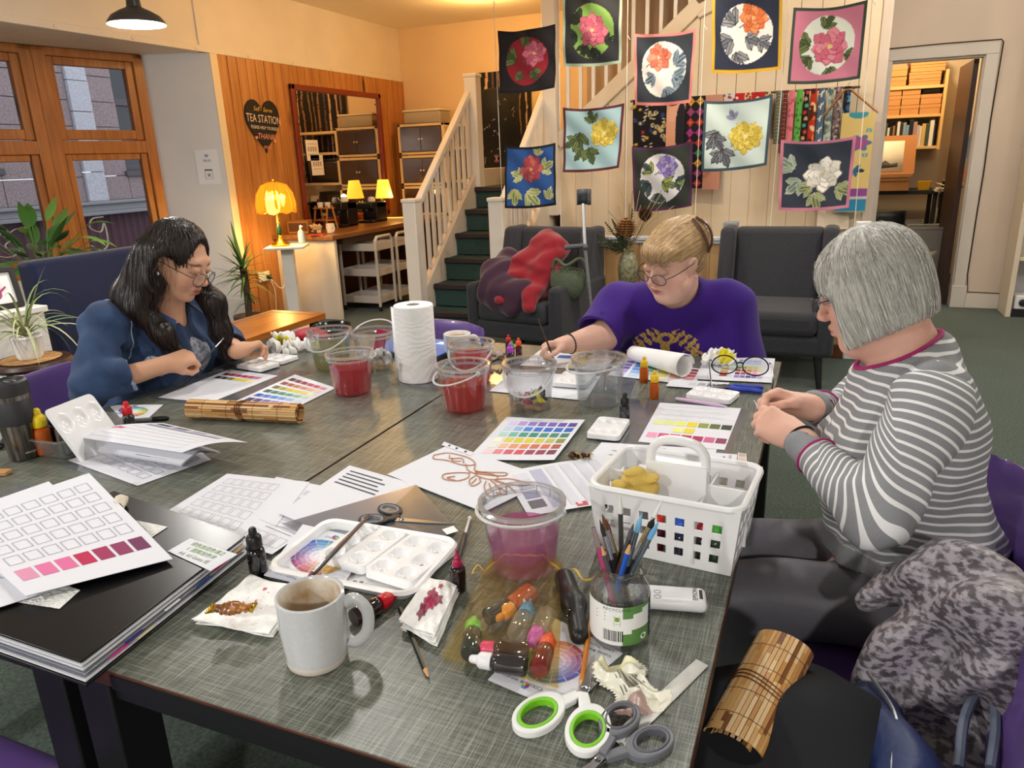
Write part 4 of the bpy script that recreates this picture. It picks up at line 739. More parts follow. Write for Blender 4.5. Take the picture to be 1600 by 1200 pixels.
for k, (lb, px, bg, hem, disc, fl, lv) in enumerate(SCARVES):
    N_ = 84; p = Paint(N_, N_, bg)
    if disc: p.disc(.5, .5, .375, .385, disc, 1, 0, 3, .015); p.clipm = np.hypot((p.u-.5)/.375, (p.v-.5)/.385) < 1
    for x, y, L, a, c in lv: p.leaf(x, y, L, a, c)
    p.line([(fl[0], fl[1]), (fl[0]-.2, fl[1]-.12)], .008, lv[0][4][1]); p.peony(fl[0], fl[1], fl[2], fl[3], k, fl[3] is YL)
    p.clipm = None; e = .042; p.put((p.u < e) | (p.u > 1-e) | (p.v < e) | (p.v > 1-e), hem)
    tl, tr, br, bl = [TY(x, y, SY) for x, y in px]; c0 = (tl+tr+br+bl)/4
    def fn(u, v, tl=tl, tr=tr, br=br, bl=bl, c0=c0, k=k):
        q = (bl*(1-u)+br*u)*(1-v)+(tl*(1-u)+tr*u)*v; s = 4*u*(1-u)
        q = q+Vector((0, .012*math.sin(u*7+k)*v+.02*math.sin(v*3+k*2)*(1-v)-.025*(1-abs(2*u-1))*v*v+.006*math.sin((u+v)*11+k), -.022*s*(v**3)-.012*s*(1-v))); return q-c0
    b = MB(); b.grid(fn, N_, N_); o = tag(b.obj('peony_scarf', CLOTH, smooth=180), lb, 'scarf', 'peony scarves hung on strings'); colattr(o, p.c.reshape(-1, 3)); o.location = c0
for k, (a, c) in enumerate((((771, 0), (786, 338)), ((873, 0), (876, 352)), ((981, 0), (977, 352)), ((1102, 0), (1085, 356)), ((1233, 0), (1203, 358)), ((1363, 0), (1335, 358)))):
    p, q = TY(*a, 5.4), TY(*c, 5.4); d = q-p; p = p-d*((CEIL-p.z)/-d.z if d.z else 0) if False else p+d*((CEIL-p.z)/d.z); q.z = .845 if .845 < q.z+.3 else q.z; b = MB(); b.tube([p, q], .0022, 5)
    for kk in (.35, .62): b.tube([p+d*kk*.8, p+d*kk*.8+Vector((.02, 0, -.03))], .0018, 4)
    tag(b.obj('white_string', P('efe8dc', .7)), 'white string from ceiling to rail, '+['left of the red-disc scarf', 'between the blue and the light blue scarves', 'right of the light blue scarf', 'left of the pale mint scarf', 'right of the pale mint scarf', 'right of the pink scarf'][k], 'string', 'strings carrying the scarves')
RY = 6.66
b = MB(); p, q = TY(985, 166, RY), TY(1345, 127, RY); q.z = p.z = (p.z+q.z)/2; b.tube([p, q], .009, 8)
for x in (p.x+.02, (p.x+q.x)/2, q.x-.04): b.tube([(x, RY, p.z), (x, 6.748, p.z)], .008, 6)
tag(b.obj('hanging_rail', P('6a5f58', .4, metal=.7)), 'thin dark rail on the cream panel carrying ties and scarves', 'rail'); RZ = p.z
def hang(name, label, x0, x1, ybot, bg, deco, cat, group=None, y=RY-.018, n=(24, 90), ztop=None, point=False, sway=.01):
    a, c = TY(x0, 200, y).x, TY(x1, 200, y).x; zb = TY((x0+x1)/2, ybot, y).z; zt = (ztop or RZ)+.008; asp = (c-a)/(zt-zb); p = Paint(n[0], n[1], bg, asp); deco(p, asp); b = MB()
    def fn(u, v): return Vector(((u-.5)*(c-a)*(1-.12*v if point else 1), -.008*math.sin(u*PI)+sway*math.sin(v*4+a*7), (zt-zb)*(v-1)-(.03*(1-abs(2*u-1)) if point and v < .02 else 0)))
    b.grid(fn, *n); b.v += [Vector((v.x, v.y+.03, v.z)) for v in b.v[:]]; o_ = len(b.v)//2; b.f += [[i+o_ for i in f][::-1] for f in b.f[:]]; b.m += b.m[:]
    o = tag(b.obj(name, CLOTH, smooth=180), label, cat, group); q = p.c.reshape(-1, 3); colattr(o, np.concatenate([q, q])); o.location = ((a+c)/2, y, zt); return o
def spots(cols, n, r, seed=0, lob=0):
    def f(p, asp):
        g = random.Random(seed)
        for k in range(n): p.disc(g.uniform(0, asp), g.random(), r*g.uniform(.6, 1.3), r*g.uniform(.6, 1.3), g.choice(cols), 1, g.uniform(0, 6), lob, .3 if lob else 0)
    return f
def column(cols, n, r):
    def f(p, asp):
        for k in range(n): p.disc(asp*.5+(.15*asp if k % 2 else -.15*asp), (k+.5)/n, r, r*.8, cols[k % len(cols)])
    return f
def diamonds(p, asp):
    cols = ['c23a3a', 'a83a7c', 'd8a83a', '3a8a5a', 'c23a3a', 'b0388a']
    k = np.floor(p.v*9).astype(int); f = np.abs((p.v*9) % 1-.5)+np.abs((p.u/asp*2) % 1-.5)
    for i in range(9): p.put((k == i) & (f > .18) & (f < .42), cols[i % 6]); p.put((k == i) & (f < .09), cols[(i+2) % 6])
def birds(p, asp):
    for k in range(9): y = (k+.5)/9; p.line([(asp*.2, y), (asp*.5, y+.008), (asp*.8, y+.03)], .006, 'e6dcc8'); p.line([(asp*.45, y-.02), (asp*.5, y+.02)], .006, 'e6dcc8')
def zig(c):
    def f(p, asp):
        for k in range(30): p.line([(asp*.1, k/30), (asp*.5, k/30+.015), (asp*.9, k/30)], .005, c[k % len(c)])
    return f
def chains(p, asp):
    spots(['b8a880', '2c3c6c', 'a82a34', 'c8a030'], 26, .035, 3)(p, asp); g = random.Random(8)
    for k in range(22): x, y, r = g.uniform(.3*asp, asp), g.random(), .035; p.disc(x, y, r, r*1.3, 'cabd96'); p.disc(x, y, r*.6, r*.8, '141216')
def figure(p, asp): p.disc(asp*.3, .3, asp*.6, .3, 'd49a7c'); p.disc(asp*.3, .75, asp*.5, .2, 'd8a488'); p.disc(asp*.8, .4, asp*.3, .5, '1c1c22'); p.disc(asp*.3, .9, asp*.3, .06, '8a2c34')
G_ = 'ties hung on the rear rail'
for a in (('necktie', 'pink necktie, first of the row on the rear rail', 1228, 1239, 300, 'd87a86', spots(['b05a6a'], 8, .02), 'tie', G_), ('necktie', 'grass green necktie on the rear rail', 1240, 1251, 300, '5fae4c', spots(['3a6a34'], 14, .014), 'tie', G_), ('necktie', 'black necktie with a column of coloured hearts', 1252, 1261, 300, '141418', column(['c03a3a', '4aa090', 'c8a080'], 16, .022), 'tie', G_), ('necktie', 'red and orange patterned necktie on the rear rail', 1262, 1273, 300, 'b8341e', spots(['e8c8a0', '5a1c14', 'e0702c'], 30, .03, 5), 'tie', G_), ('necktie', 'dull blue necktie with white birds', 1274, 1286, 305, '4a6684', birds, 'tie', G_), ('necktie', 'grey-green mottled necktie on the rear rail', 1287, 1299, 305, '8c9c94', spots(['5c6c68', 'b8c4bc'], 70, .018, 6), 'tie', G_), ('necktie', 'mauve-grey dotted necktie on the rear rail', 1300, 1312, 305, '7c6c70', spots(['4a3c40', 'b8a8a4'], 80, .014, 7), 'tie', G_), ('necktie', 'black necktie with blue flecks at the right end of the rail', 1313, 1325, 305, '16181e', spots(['2a5a8a', '4a8ab0', '20303c'], 30, .025, 9), 'tie', G_)):
    hang(*a[:8], a[8], point=True)
G2 = 'patterned scarves on the rear rail'
for a in (('silk_scarf', 'dark scarf with gold chain pattern on the rear rail', 989, 1040, 236, '141216', chains, 'scarf', G2), ('silk_scarf', 'salmon and black scarf with a curved figure pattern', 1041, 1070, 236, 'c48468', figure, 'scarf', G2), ('silk_scarf', 'black scarf with bright zigzag diamonds on the rear rail', 1071, 1100, 294, '17131a', diamonds, 'scarf', G2), ('silk_scarf', 'dusty pink scarf showing above and below the pale mint scarf', 1101, 1128, 296, 'c08a76', spots(['a87262'], 20, .03), 'scarf', G2), ('silk_scarf', 'white and red printed scarf behind the pale mint scarf', 1131, 1146, 200, 'd4ccc8', spots(['a83440', '6a7a90'], 26, .04, 4), 'scarf', G2), ('silk_scarf', 'scarlet scarf with white figures behind the pale mint scarf', 1147, 1160, 200, 'c02028', spots(['e8dcd0'], 8, .04, 5), 'scarf', G2), ('silk_scarf', 'cream and red scarf behind the pale mint scarf', 1161, 1171, 200, 'd8b888', spots(['b02a2a'], 18, .04, 6), 'scarf', G2), ('silk_scarf', 'red scarf with small cream figures behind the pale mint scarf', 1172, 1192, 200, 'b81e24', spots(['e4cfae', '7c1418'], 14, .04, 7), 'scarf', G2), ('silk_scarf', 'brown and cream scarf beside the gap in the rail', 1193, 1201, 200, 'cfb48c', spots(['5a3424'], 16, .04, 8), 'scarf', G2), ('silk_scarf', 'olive and blue checked scarf left of the pink necktie', 1209, 1219, 225, '34405a', zig(['8a9a5a', 'c8b850']), 'scarf', G2), ('silk_scarf', 'black scarf with orange and purple zigzags left of the pink necktie', 1220, 1227, 240, '151114', zig(['c87a2c', 'a83a6c']), 'scarf', G2)):
    hang(*a)
t = thing('coat_hanger', 'brown wooden coat hanger at the right end of the rail', 'hanger', TY(1325, 140, RY-.03)); o = t.location.copy(); b = MB(); e = TY(1372, 176, RY-.03)-o; b.tube([Vector((-.16, 0, e.z)), Vector((-.02, 0, 0)), Vector((.02, 0, 0)), e], [.008, .012, .012, .008], 8, flat=.8); b.obj('arms', P('a8703c', .45), t); b = MB(); b.tube(fcurve([(0, 0, 0), (0, .01, .04), (.02, .02, .06), (-.01, .03, .08)], 10), .003, 6); b.obj('hook', P('8a8a8c', .3, metal=1), t)
def yel(p, asp):
    p.rect(0, 0, asp, .13, '2f86ac'); p.rect(0, .13, asp, .16, 'c8bfc0'); p.rect(0, .16, asp, .24, '8a4a96'); p.disc(asp*.5, .99, asp*.3, .05, '3f96a8')
    p.disc(asp*.62, .7, asp*.3, .075, '3a7aa0', 1, 0, 6, .2); p.disc(asp*.6, .7, asp*.25, .06, 'a0508c', 1, 0, 6, .2)
    for x, y in ((.85, .82), (.8, .58)): p.disc(asp*x, y, asp*.09, .02, '4a9ab0'); p.disc(asp*x, y, asp*.04, .008, 'dcc880')
    for k in range(6): p.disc(asp*(.5+.2*math.cos(k)), .42+.03*math.sin(k*2), asp*.14, .02, '2c6a8c' if k % 2 else '1c3a4c', 1, k)
hang('painted_scarf', 'long pale yellow painted scarf with purple flower on the wooden hanger', 1314, 1366, 331, 'd8c07a', yel, 'scarf', None, RY-.03, (40, 110), e.z+o.z)
hang('cotton_bag', 'plain cream cloth hanging below the yellow painted scarf', 1289, 1341, 358, 'd9cdb8', spots(['cabda6'], 10, .1), 'cloth', None, RY+.02, (14, 40), TY(1310, 318, RY).z)
# ------------------------------------------------------------------ store room through the doorway
SYB = 9.3; SH = P('d8b070', .5); CARD = P('c48a4e', .7)
t = thing('wall_shelving', 'pale wooden wall shelving seen through the store room doorway', 'shelving', (.6, SYB, 0)); zs = [TY(1450, y, SYB).z for y in (133, 178, 228)]
for z in zs: b = MB(); b.box(-.35, .45, 0, .33, z-.03, z); b.obj('shelf', SH, t, bevel=.003)
b = MB(); b.box(.45, .48, -.01, .33, zs[2]-.04, TY(1480, 108, SYB).z); b.obj('upright', SH, t, bevel=.003)
rg = random.Random(11)
def card(x0, x1, z, h, lb, y0=.02, d=.28, tilt=0): b = MB(); b.box(x0, x1, y0, y0+d, z, z+h*.62-.001); b.box(x0-.003, x1+.003, y0-.003, y0+d, z+h*.62, z+h-.001); place(tag(b.obj('cardboard_box', CARD, bevel=.002), lb, 'box', 'cardboard boxes on the store room shelves'), (.6, SYB, 0))
names = ['first', 'second', 'third', 'fourth']
for k, (x0, x1) in enumerate(((-.3, -.14), (-.13, .06), (.07, .24), (.25, .44))):
    for r in range(3 if k < 3 else 2): card(x0, x1, zs[1]+.1*r, .098, 'brown cardboard box, %s column of the middle shelf, %s layer' % (names[k], ['bottom', 'middle', 'top'][r]))
for k in range(4): card(.12-.006*(k % 2), .44-.03*(k < 2), zs[0]+.068*k, .066, 'wide brown cardboard box on the top shelf, %s of its pile' % ['lowest', 'second', 'third', 'topmost'][k])
for r in range(2): card(-.1, .09, zs[0]+.105*r, .1, 'square brown cardboard box in the middle of the top shelf, %s' % ['below', 'above']); card(-.32, -.16, zs[0]+.1*r, .095, 'brown cardboard box at the left of the top shelf, %s' % ['below', 'above'][r])
b = MB(); b.box(.25, .44, .03, .28, zs[1]+.202, zs[1]+.29); place(tag(b.obj('black_box', P('141414', .6), bevel=.03), 'black bundle on the last boxes of the middle shelf', 'box'), (.6, SYB, 0))
x = -.33; k = 0; BC = ['e8e4dc', '2c2c34', '8a9aa8', '7aa0c0', '1a1a1e', 'a88a80', 'c8a8a0', 'd8d0b8', 'd0a860', '3a4a3a', 'e0dccc', '1c1c20', '9a6a3c', '16161a']
while x < .42:
    w_ = rg.uniform(.018, .04); h_ = rg.uniform(.2, .27) if k > 4 else rg.uniform(.2, .3); c_ = BC[k % 14]; b = MB(); b.box(x, x+w_-.002, .02, .22, zs[2], zs[2]+h_); b.box(x+.002, x+w_-.004, .022, .218, zs[2]+h_, zs[2]+h_+.001, 1); place(tag(b.obj('book', [P(c_, .6), P('eee8da', .8)]), 'book number %d along the low store room shelf, counted from its left end' % (k+1), 'book', 'books and files on the low store room shelf'), (.6, SYB, 0)); x += w_; k += 1
t = thing('black_desk', 'black metal desk below the shelving in the store room', 'desk', (.62, 9.2, 0)); zt = .9; dz = TY(1440, 297, 9.0).z
b = MB(); b.box(-.4, .46, -.25, .3, dz-.04, dz); b.obj('desktop', P('161618', .5), t, bevel=.004)
for x in (-.38, .42): b = MB(); b.box(x, x+.04, -.24, -.2, 0, dz-.04); b.box(x, x+.04, .2, .24, 0, dz-.04); b.obj('leg', P('161618', .5), t)
b = MB(); b.box(-.38, .44, .2, .22, .1, .5); b.obj('back_panel', P('1c1c1e', .5), t)
t = thing('easel', 'wooden table easel holding a drawing board in the store room', 'easel', (.5, 9.0, dz+.001)); p0 = TY(1380, 228, 8.95); p1 = TY(1446, 270, 8.95); zz = p1.z-.001-dz
b = MB(); b.box(-.3, .3, -.12, .14, 0, .09); b.box(-.28, .27, -.13, .0, .1, .13); b.box(-.3, .32, -.14, -.05, zz-.04, zz); b.obj('base', P('b07c42', .5), t, bevel=.004)
b = MB(); b.add([(-.35, -.1, zz), (.33, -.1, zz), (.33, 0.02, zz+.38), (-.35, .02, zz+.38), (-.35, -.085, zz), (.33, -.085, zz), (.33, 0.035, zz+.38), (-.35, .035, zz+.38)], [(0, 1, 2, 3), (7, 6, 5, 4), (0, 4, 5, 1), (1, 5, 6, 2), (2, 6, 7, 3), (3, 7, 4, 0)]); b.obj('board', P('b9783a', .55), t)
b = MB(); Q = lambda x, s: (x, -.103+.12*s, zz+.38*s); b.add([Q(-.34, .06), Q(.22, .06), Q(.22, .86), Q(-.34, .86)], [(0, 1, 2, 3)]); o = b.obj('paper', P('ece2c8', .7), t, solid=.002); b = MB(); Q = lambda x, s: (x, -.106+.12*s, zz+.38*s)
for x, s, w_, h_ in ((-.2, .58, .2, .2), (.06, .14, .17, .24)): b.add([Q(x-.06, s), Q(x+w_-.06, s+.04), Q(x+w_-.06, s+h_*.6), Q(x+w_*.6-.06, s+h_*.5), Q(x+w_*.3-.06, s+h_*.9), Q(x-.06, s+h_*.5)], [(0, 1, 2, 3, 4, 5)])
b.obj('dark_sketches', P('4c443e', .8), o, solid=.0005)
b = MB(); p = TY(1444, 297, 9.0); b.lathe([(.055, 0), (.07, .08), (.072, .085), (.066, .083), (.05, .005), (0, .004)], 4, sx=1.5); b.X = Matrix(); place(tag(b.obj('yellow_basket', P('d8a818', .5), smooth=0), 'yellow plastic basket on the black desk', 'basket'), (p.x, 9.05, dz+.002), PI/4)
t = thing('tripod_stand', 'black tripod stand cluttered with papers behind the store room door', 'stand', (1.12, 8.95, 0)); b = MB(); b.tube([(-.02, 0, 0), (0, 0, 1.05)], .016, 8); b.tube([(.05, .05, 0), (.06, .05, .9)], .02, 8); b.box(-.02, .14, -.05, .1, .78, .92); b.obj('posts', P('1b1b1e', .4), t); b = MB(); b.box(-.08, .16, -.08, .12, .95, .965); b.box(-.06, .18, -.1, .1, .97, .985); b.X = loc((.06, 0, 1.0), .3, .1, .2); b.box(-.1, .1, -.1, .1, 0, .004); b.X = loc((.1, .0, 1.02), -.4, -.2, .3); b.box(-.1, .1, -.1, .1, 0, .004); b.obj('papers', P('ded2b8', .7), t); b = MB(); b.box(-.05, -.02, -.02, .02, .6, .63); b.tube([(-.02, 0, .7), (.1, 0, .72)], .01, 6); b.obj('clamp', P('b8b8bc', .3, metal=.9), t)
b = MB(); b.X = loc((0, 0, 0), 0, 0, R_(12)); b.box(-.1, .08, -.01, .01, 0, .5, 0); b.box(-.1, .08, -.012, 0, 0, .16, 1); b.box(-.1, .08, -.012, .0, .16, .24, 2); place(tag(b.obj('seascape_canvas', [P('5a7ab0', .7), P('c87a34', .7), P('8a9aa0', .7)]), 'blue and orange painted canvas leaning behind the store room door', 'canvas'), TY(1505, 285, 9.2))
CLEARB = M('clear_crate', 'e2dfd8', .2, trans=.7, ior=1.15)
for lb, x, y, z in (('clear plastic storage crate nearest the store room doorway', .96, 8.35, .01), ('clear plastic storage crate farther in the store room behind another', .78, 8.85, .01)):
    t = thing('storage_crate', lb, 'crate', (x, y, z), 0, 'clear crates in the store room'); b = MB(); b.lathe([(.24, 0), (.28, .62), (.3, .63), (.3, .65), (.275, .64), (.235, .01), (0, .01)], 4, sy=.8); b.X = Matrix(); o = b.obj('crate_body', CLEARB, t, smooth=0, bevel=.008); o.rotation_euler = (0, 0, PI/4)
    b = MB(); b.tube([(-.1, -.05, .3), (.1, 0, .36)], .045, 12); b.ball((-.08, 0, .25), .05, 10, 8, 1); b.ball((.03, .06, .15), .09, 10, 8); b.ball((-.05, -.05, .08), .07, 10, 8, 1); b.obj('contents', [P('e2d6bc', .6), P('b07a80', .6)], t)
t = thing('office_chair', 'black curved chair back behind the crates in the store room', 'chair', (.52, 8.3, 0)); b = MB(); b.grid(lambda u, v: (.22*math.sin((u-.5)*2.6), -.12*math.cos((u-.5)*2.6), .45+.36*v), 14, 6); b.obj('backrest', P('131316', .4), t, solid=.03); b = MB(); b.lathe([(0, .42), (.2, .42), (.22, .45), (.2, .47), (0, .47)], 24); b.obj('seat', P('131316', .5), t); b = MB(); b.tube([(0, 0, .05), (0, 0, .42)], .025); 
for k in range(5): a = k*2*PI/5; b.tube([(0, 0, .06), (.25*math.cos(a), .25*math.sin(a), .02)], .018)
b.obj('base', P('202024', .4), t)
# shelf at the right edge
t = thing('white_shelf_unit', 'white open shelf unit at the right edge by the doorway', 'shelf', (1.75, 7.28, 0)); m = P('dccfb9', .5); b = MB(); b.box(-.26, -.22, -.05, .28, 0, 2.95); b.obj('side_panel', m, t, bevel=.003)
for z in (.06, .5, .9, 1.3, 1.7): b = MB(); b.box(-.22, .6, -.03, .28, z-.03, z); b.obj('shelf', m, t, bevel=.003)
b = MB(); b.box(-.22, .6, .26, .28, 0, 2.95); b.obj('back_panel', P('c9c6c6', .6), t); b = MB(); b.box(-.22, .6, -.04, 0, 0, .06); b.obj('plinth', P('1a1a1c', .5), t)
b = MB(); b.box(-.2, .3, -.02, .2, .905, 1.1); tag(b.obj('black_crate', P('17181a', .5), bevel=.01), 'black box on the white shelf at the right edge', 'box').location = (1.75, 7.28, 0)
t = thing('small_appliance', 'white two-knob appliance on the bottom shelf at the right edge', 'appliance', (1.75, 7.28, .061)); b = MB(); b.box(-.2, .3, -.02, .15, 0, .12); b.obj('body', P('e4e4e6', .4), t, bevel=.012)
for x in (-.14, 0): b = MB(); b.X = loc((x, -.025, .06), 0, PI/2); b.lathe([(.03, -.01), (.03, .008), (.02, .012), (0, .012)], 18); b.obj('knob', P('2a2a2c', .4), t)
# ================================================================== the work table and what lies on it
TZ = .75
def WID(px, py, w, z=TZ): return w/FPX*((T(px, py, z)-EYE).dot(AX[2]))
def UP(px, py, pt): p = T(px, py); return TY(px, pt, p.y).z-TZ
LIN = M('linen_laminate', '71756b', .34, spec=.55); nt = LIN.node_tree; N = nt.nodes; L = nt.links; tc = N.new('ShaderNodeTexCoord'); bb = N['Principled BSDF']; prev = None
for k, (scl, am) in enumerate((((620, 16, 1), .5), ((16, 620, 1), .5), ((60, 60, 1), .1))):
    mp = N.new('ShaderNodeMapping'); mp.inputs['Scale'].default_value = scl; L.new(tc.outputs['Object'], mp.inputs['Vector']); n = N.new('ShaderNodeTexNoise'); n.inputs['Scale'].default_value = 1; n.inputs['Detail'].default_value = 3; L.new(mp.outputs['Vector'], n.inputs['Vector'])
    r = N.new('ShaderNodeMapRange'); r.inputs['From Min'].default_value = .46; r.inputs['From Max'].default_value = .74; r.inputs['To Max'].default_value = am; L.new(n.outputs['Fac'], r.inputs['Value'])
    mx = N.new('ShaderNodeMix'); mx.data_type = 'RGBA'; L.new(r.outputs['Result'], mx.inputs['Factor']); mx.inputs['A'].default_value = lin('464b43')+(1,); mx.inputs['B'].default_value = lin(('b4b7ab', 'a0a496', '545a4d')[k])+(1,)
    if prev: L.new(prev, mx.inputs['A'])
    prev = mx.outputs['Result']
L.new(prev, bb.inputs['Base Color'])
EDGE = wood('table_edge', '5a3626', '3c2218', '2a160e', (8, 8, 8), 3, .4, False); BLK = P('0f1013', .5)
for lb, x0, x1 in (('right half of the linen-grey work table, nearer the grey-haired woman', -1.027, -.09), ('left half of the linen-grey work table, nearer the dark-haired woman', -1.967, -1.033)):
    t = thing('work_table', lb, 'table', ((x0+x1)/2, 1.55, 0)); w_ = (x1-x0)/2; b = MB(); b.box(-w_, w_, -.966, .97, .722, .75, 0); o = b.obj('tabletop', [LIN, EDGE], t, bevel=.002)
    for pl in o.data.polygons: pl.material_index = 0 if pl.normal.z > .5 else 1
    b = MB(); b.box(-w_+.03, w_-.03, -.93, -.88, .66, .722); b.box(-w_+.03, w_-.03, .88, .93, .66, .722); b.box(-w_+.03, -w_+.08, -.93, .93, .66, .722); b.box(w_-.08, w_-.03, -.93, .93, .66, .722); b.obj('apron', BLK, t)
    b = MB(); b.box(-.33 if x0 > -1.5 else -.6, w_, -.9685, -.9655, .7225, .745); b.obj('edge_tape', BLK, t)
    for sx in (-1, 1):
        for sy in (-.9, .9): b = MB(); b.box(sx*(w_-.05)-.035, sx*(w_-.05)+.035, sy-.04, sy+.04, 0, .722); b.obj('leg', BLK, t, bevel=.004)
PAPER = P('dcdee6', .75); PILE = []
def quad_at(cs, z): return [T(x, y, z) for x, y in cs]
def sheet(name, label, cs, marks=(), z=None, curl=None, m=PAPER, cat='paper', group=None, text=(), n=14, extra=None, th=.0006):
    """a sheet through four measured corners; marks are rectangles of ink in sheet coordinates"""
    if z is None:
        q = [T(x, y, TZ) for x, y in cs]; bx = (min(v.x for v in q), max(v.x for v in q), min(v.y for v in q), max(v.y for v in q)); z = TZ+.001
        for o_, z_ in PILE:
            if bx[0] < o_[1] and o_[0] < bx[1] and bx[2] < o_[3] and o_[2] < bx[3]: z = max(z, z_+.0009)
        PILE.append((bx, z))
    c = quad_at(cs, z); o = sum(c, Vector())/4; F = lambda u, v, d=0: (c[0]*(1-u)+c[1]*u)*(1-v)+(c[3]*(1-u)+c[2]*u)*v-o+Vector((0, 0, (curl(u, v) if curl else 0)+d)); b = MB(); mats = [m]
    b.grid(lambda u, v: F(u, v), n, n, 0); b.grid(lambda u, v: F(1-u, v, -th), n, n, 0)
    for mk in marks:
        u0, v0, u1, v1, col = mk[:5]; q = P(col, .7)
        if q not in mats: mats.append(q)
        i = mats.index(q); D = .0005
        if len(mk) > 5:
            e = mk[5]; f = e*(c[1]-c[0]).length/max((c[3]-c[0]).length, .01)
            for a in ((u0, v0, u1, v0+f), (u0, v1-f, u1, v1), (u0, v0, u0+e, v1), (u1-e, v0, u1, v1)): b.add([F(a[0], a[1], D), F(a[2], a[1], D), F(a[2], a[3], D), F(a[0], a[3], D)], [(3, 2, 1, 0)], i)
        else: b.add([F(u0, v0, D), F(u1, v0, D), F(u1, v1, D), F(u0, v1, D)], [(3, 2, 1, 0)], i)
    U = (c[1]-c[0]).normalized(); V = (c[0]-c[3]); V = (V-U*V.dot(U)).normalized(); W = U.cross(V)
    for s, u, v, sz, col, rz in text:
        q = P(col, .7)
        if q not in mats: mats.append(q)
        p = F(u, v, .0006); X = Matrix((tuple(U)+(0,), tuple(V)+(0,), tuple(W)+(0,), (0, 0, 0, 1))).transposed(); X.col[3] = tuple(p)+(1,); b.text(s, sz, X @ Matrix.Rotation(R_(rz), 4, 'Z'), mats.index(q))
    if extra: extra(b, F, mats)
    ob = tag(b.obj(name, mats, smooth=60), label, cat, group); ob.location = o; return ob
def swat(rows, u0, v0, du, dv, w, h): return [(u0+du*i, v0+dv*j, u0+du*i+w, v0+dv*j+h, c) for j, r in enumerate(rows) for i, c in enumerate(r) if c]
def frames(nc, nr, u0, v0, du, dv, w, h, col='a4a6b0', e=.006): return [(u0+du*i, v0+dv*j, u0+du*i+w, v0+dv*j+h, col, e) for j in range(nr) for i in range(nc)]
def lines(n, u0, v0, u1, dv, h, col='8a8b92', seed=0): g = random.Random(seed); return [(u0, v0+dv*j, u0+(u1-u0)*g.uniform(.6, 1), v0+dv*j+h, col) for j in range(n)]
def thin(name, tint, gloss=.08, diff=.08, rough=.06, dcol=None):
    """thin clear plastic: mostly lets light straight through, with a sheen and a little milkiness"""
    if name in MATS: return MATS[name]
    m = bpy.data.materials.new(name); m.use_nodes = True; nt = m.node_tree; N = nt.nodes; L = nt.links; N.clear(); out = N.new('ShaderNodeOutputMaterial'); tr = N.new('ShaderNodeBsdfTransparent'); tr.inputs[0].default_value = lin(tint)+(1,)
    gl = N.new('ShaderNodeBsdfGlossy'); gl.inputs['Roughness'].default_value = rough; df = N.new('ShaderNodeBsdfDiffuse'); df.inputs[0].default_value = lin(dcol or tint)+(1,)
    lw = N.new('ShaderNodeLayerWeight'); lw.inputs[0].default_value = .3; mr = N.new('ShaderNodeMapRange'); mr.inputs['To Min'].default_value = gloss*.3; mr.inputs['To Max'].default_value = min(1, gloss*4); L.new(lw.outputs['Facing'], mr.inputs['Value'])
    a = N.new('ShaderNodeMixShader'); a.inputs[0].default_value = diff; L.new(tr.outputs[0], a.inputs[1]); tl = N.new('ShaderNodeBsdfTranslucent'); tl.inputs[0].default_value = df.inputs[0].default_value; ad = N.new('ShaderNodeMixShader'); L.new(df.outputs[0], ad.inputs[1]); L.new(tl.outputs[0], ad.inputs[2]); L.new(ad.outputs[0], a.inputs[2]); c = N.new('ShaderNodeMixShader'); L.new(mr.outputs['Result'], c.inputs[0]); L.new(a.outputs[0], c.inputs[1]); L.new(gl.outputs[0], c.inputs[2]); L.new(c.outputs[0], out.inputs[0]); MATS[name] = m; return m
SLEEVE = thin('plastic_sleeve', 'e4e6ea', .1, .22, .15, 'c8ccd4'); CLR = thin('clear_plastic', 'f8f9fa', .09, .02, .05, 'ffffff'); RIM = thin('rim_plastic', 'eceef0', .2, .3, .08, 'ffffff')
RED6 = ['5c2038', '74283c', '8c3040', 'b84a54', 'c85a64', 'd88a94']; ROWS6 = [RED6, ['84402c', 'a85a38', 'c07850', 'd09068', 'deb08c', 'e8cdb4'], ['6a6a2c', 'a89a30', 'c8b838', 'd8ca44', 'e0d460', 'eee8a8'], ['2c5a4c', '3c7a60', '4a8a70', '5c9c84', '84b49c', 'c0d8cc'], ['2c5ab0', '3c72c8', '4a84d0', '6a9ad8', '8cb4e0', 'c4d8ee'], ['4c4270', '5c4c90', '7460b0', '8a78c4', 'a898d4', 'd0c8e8']]
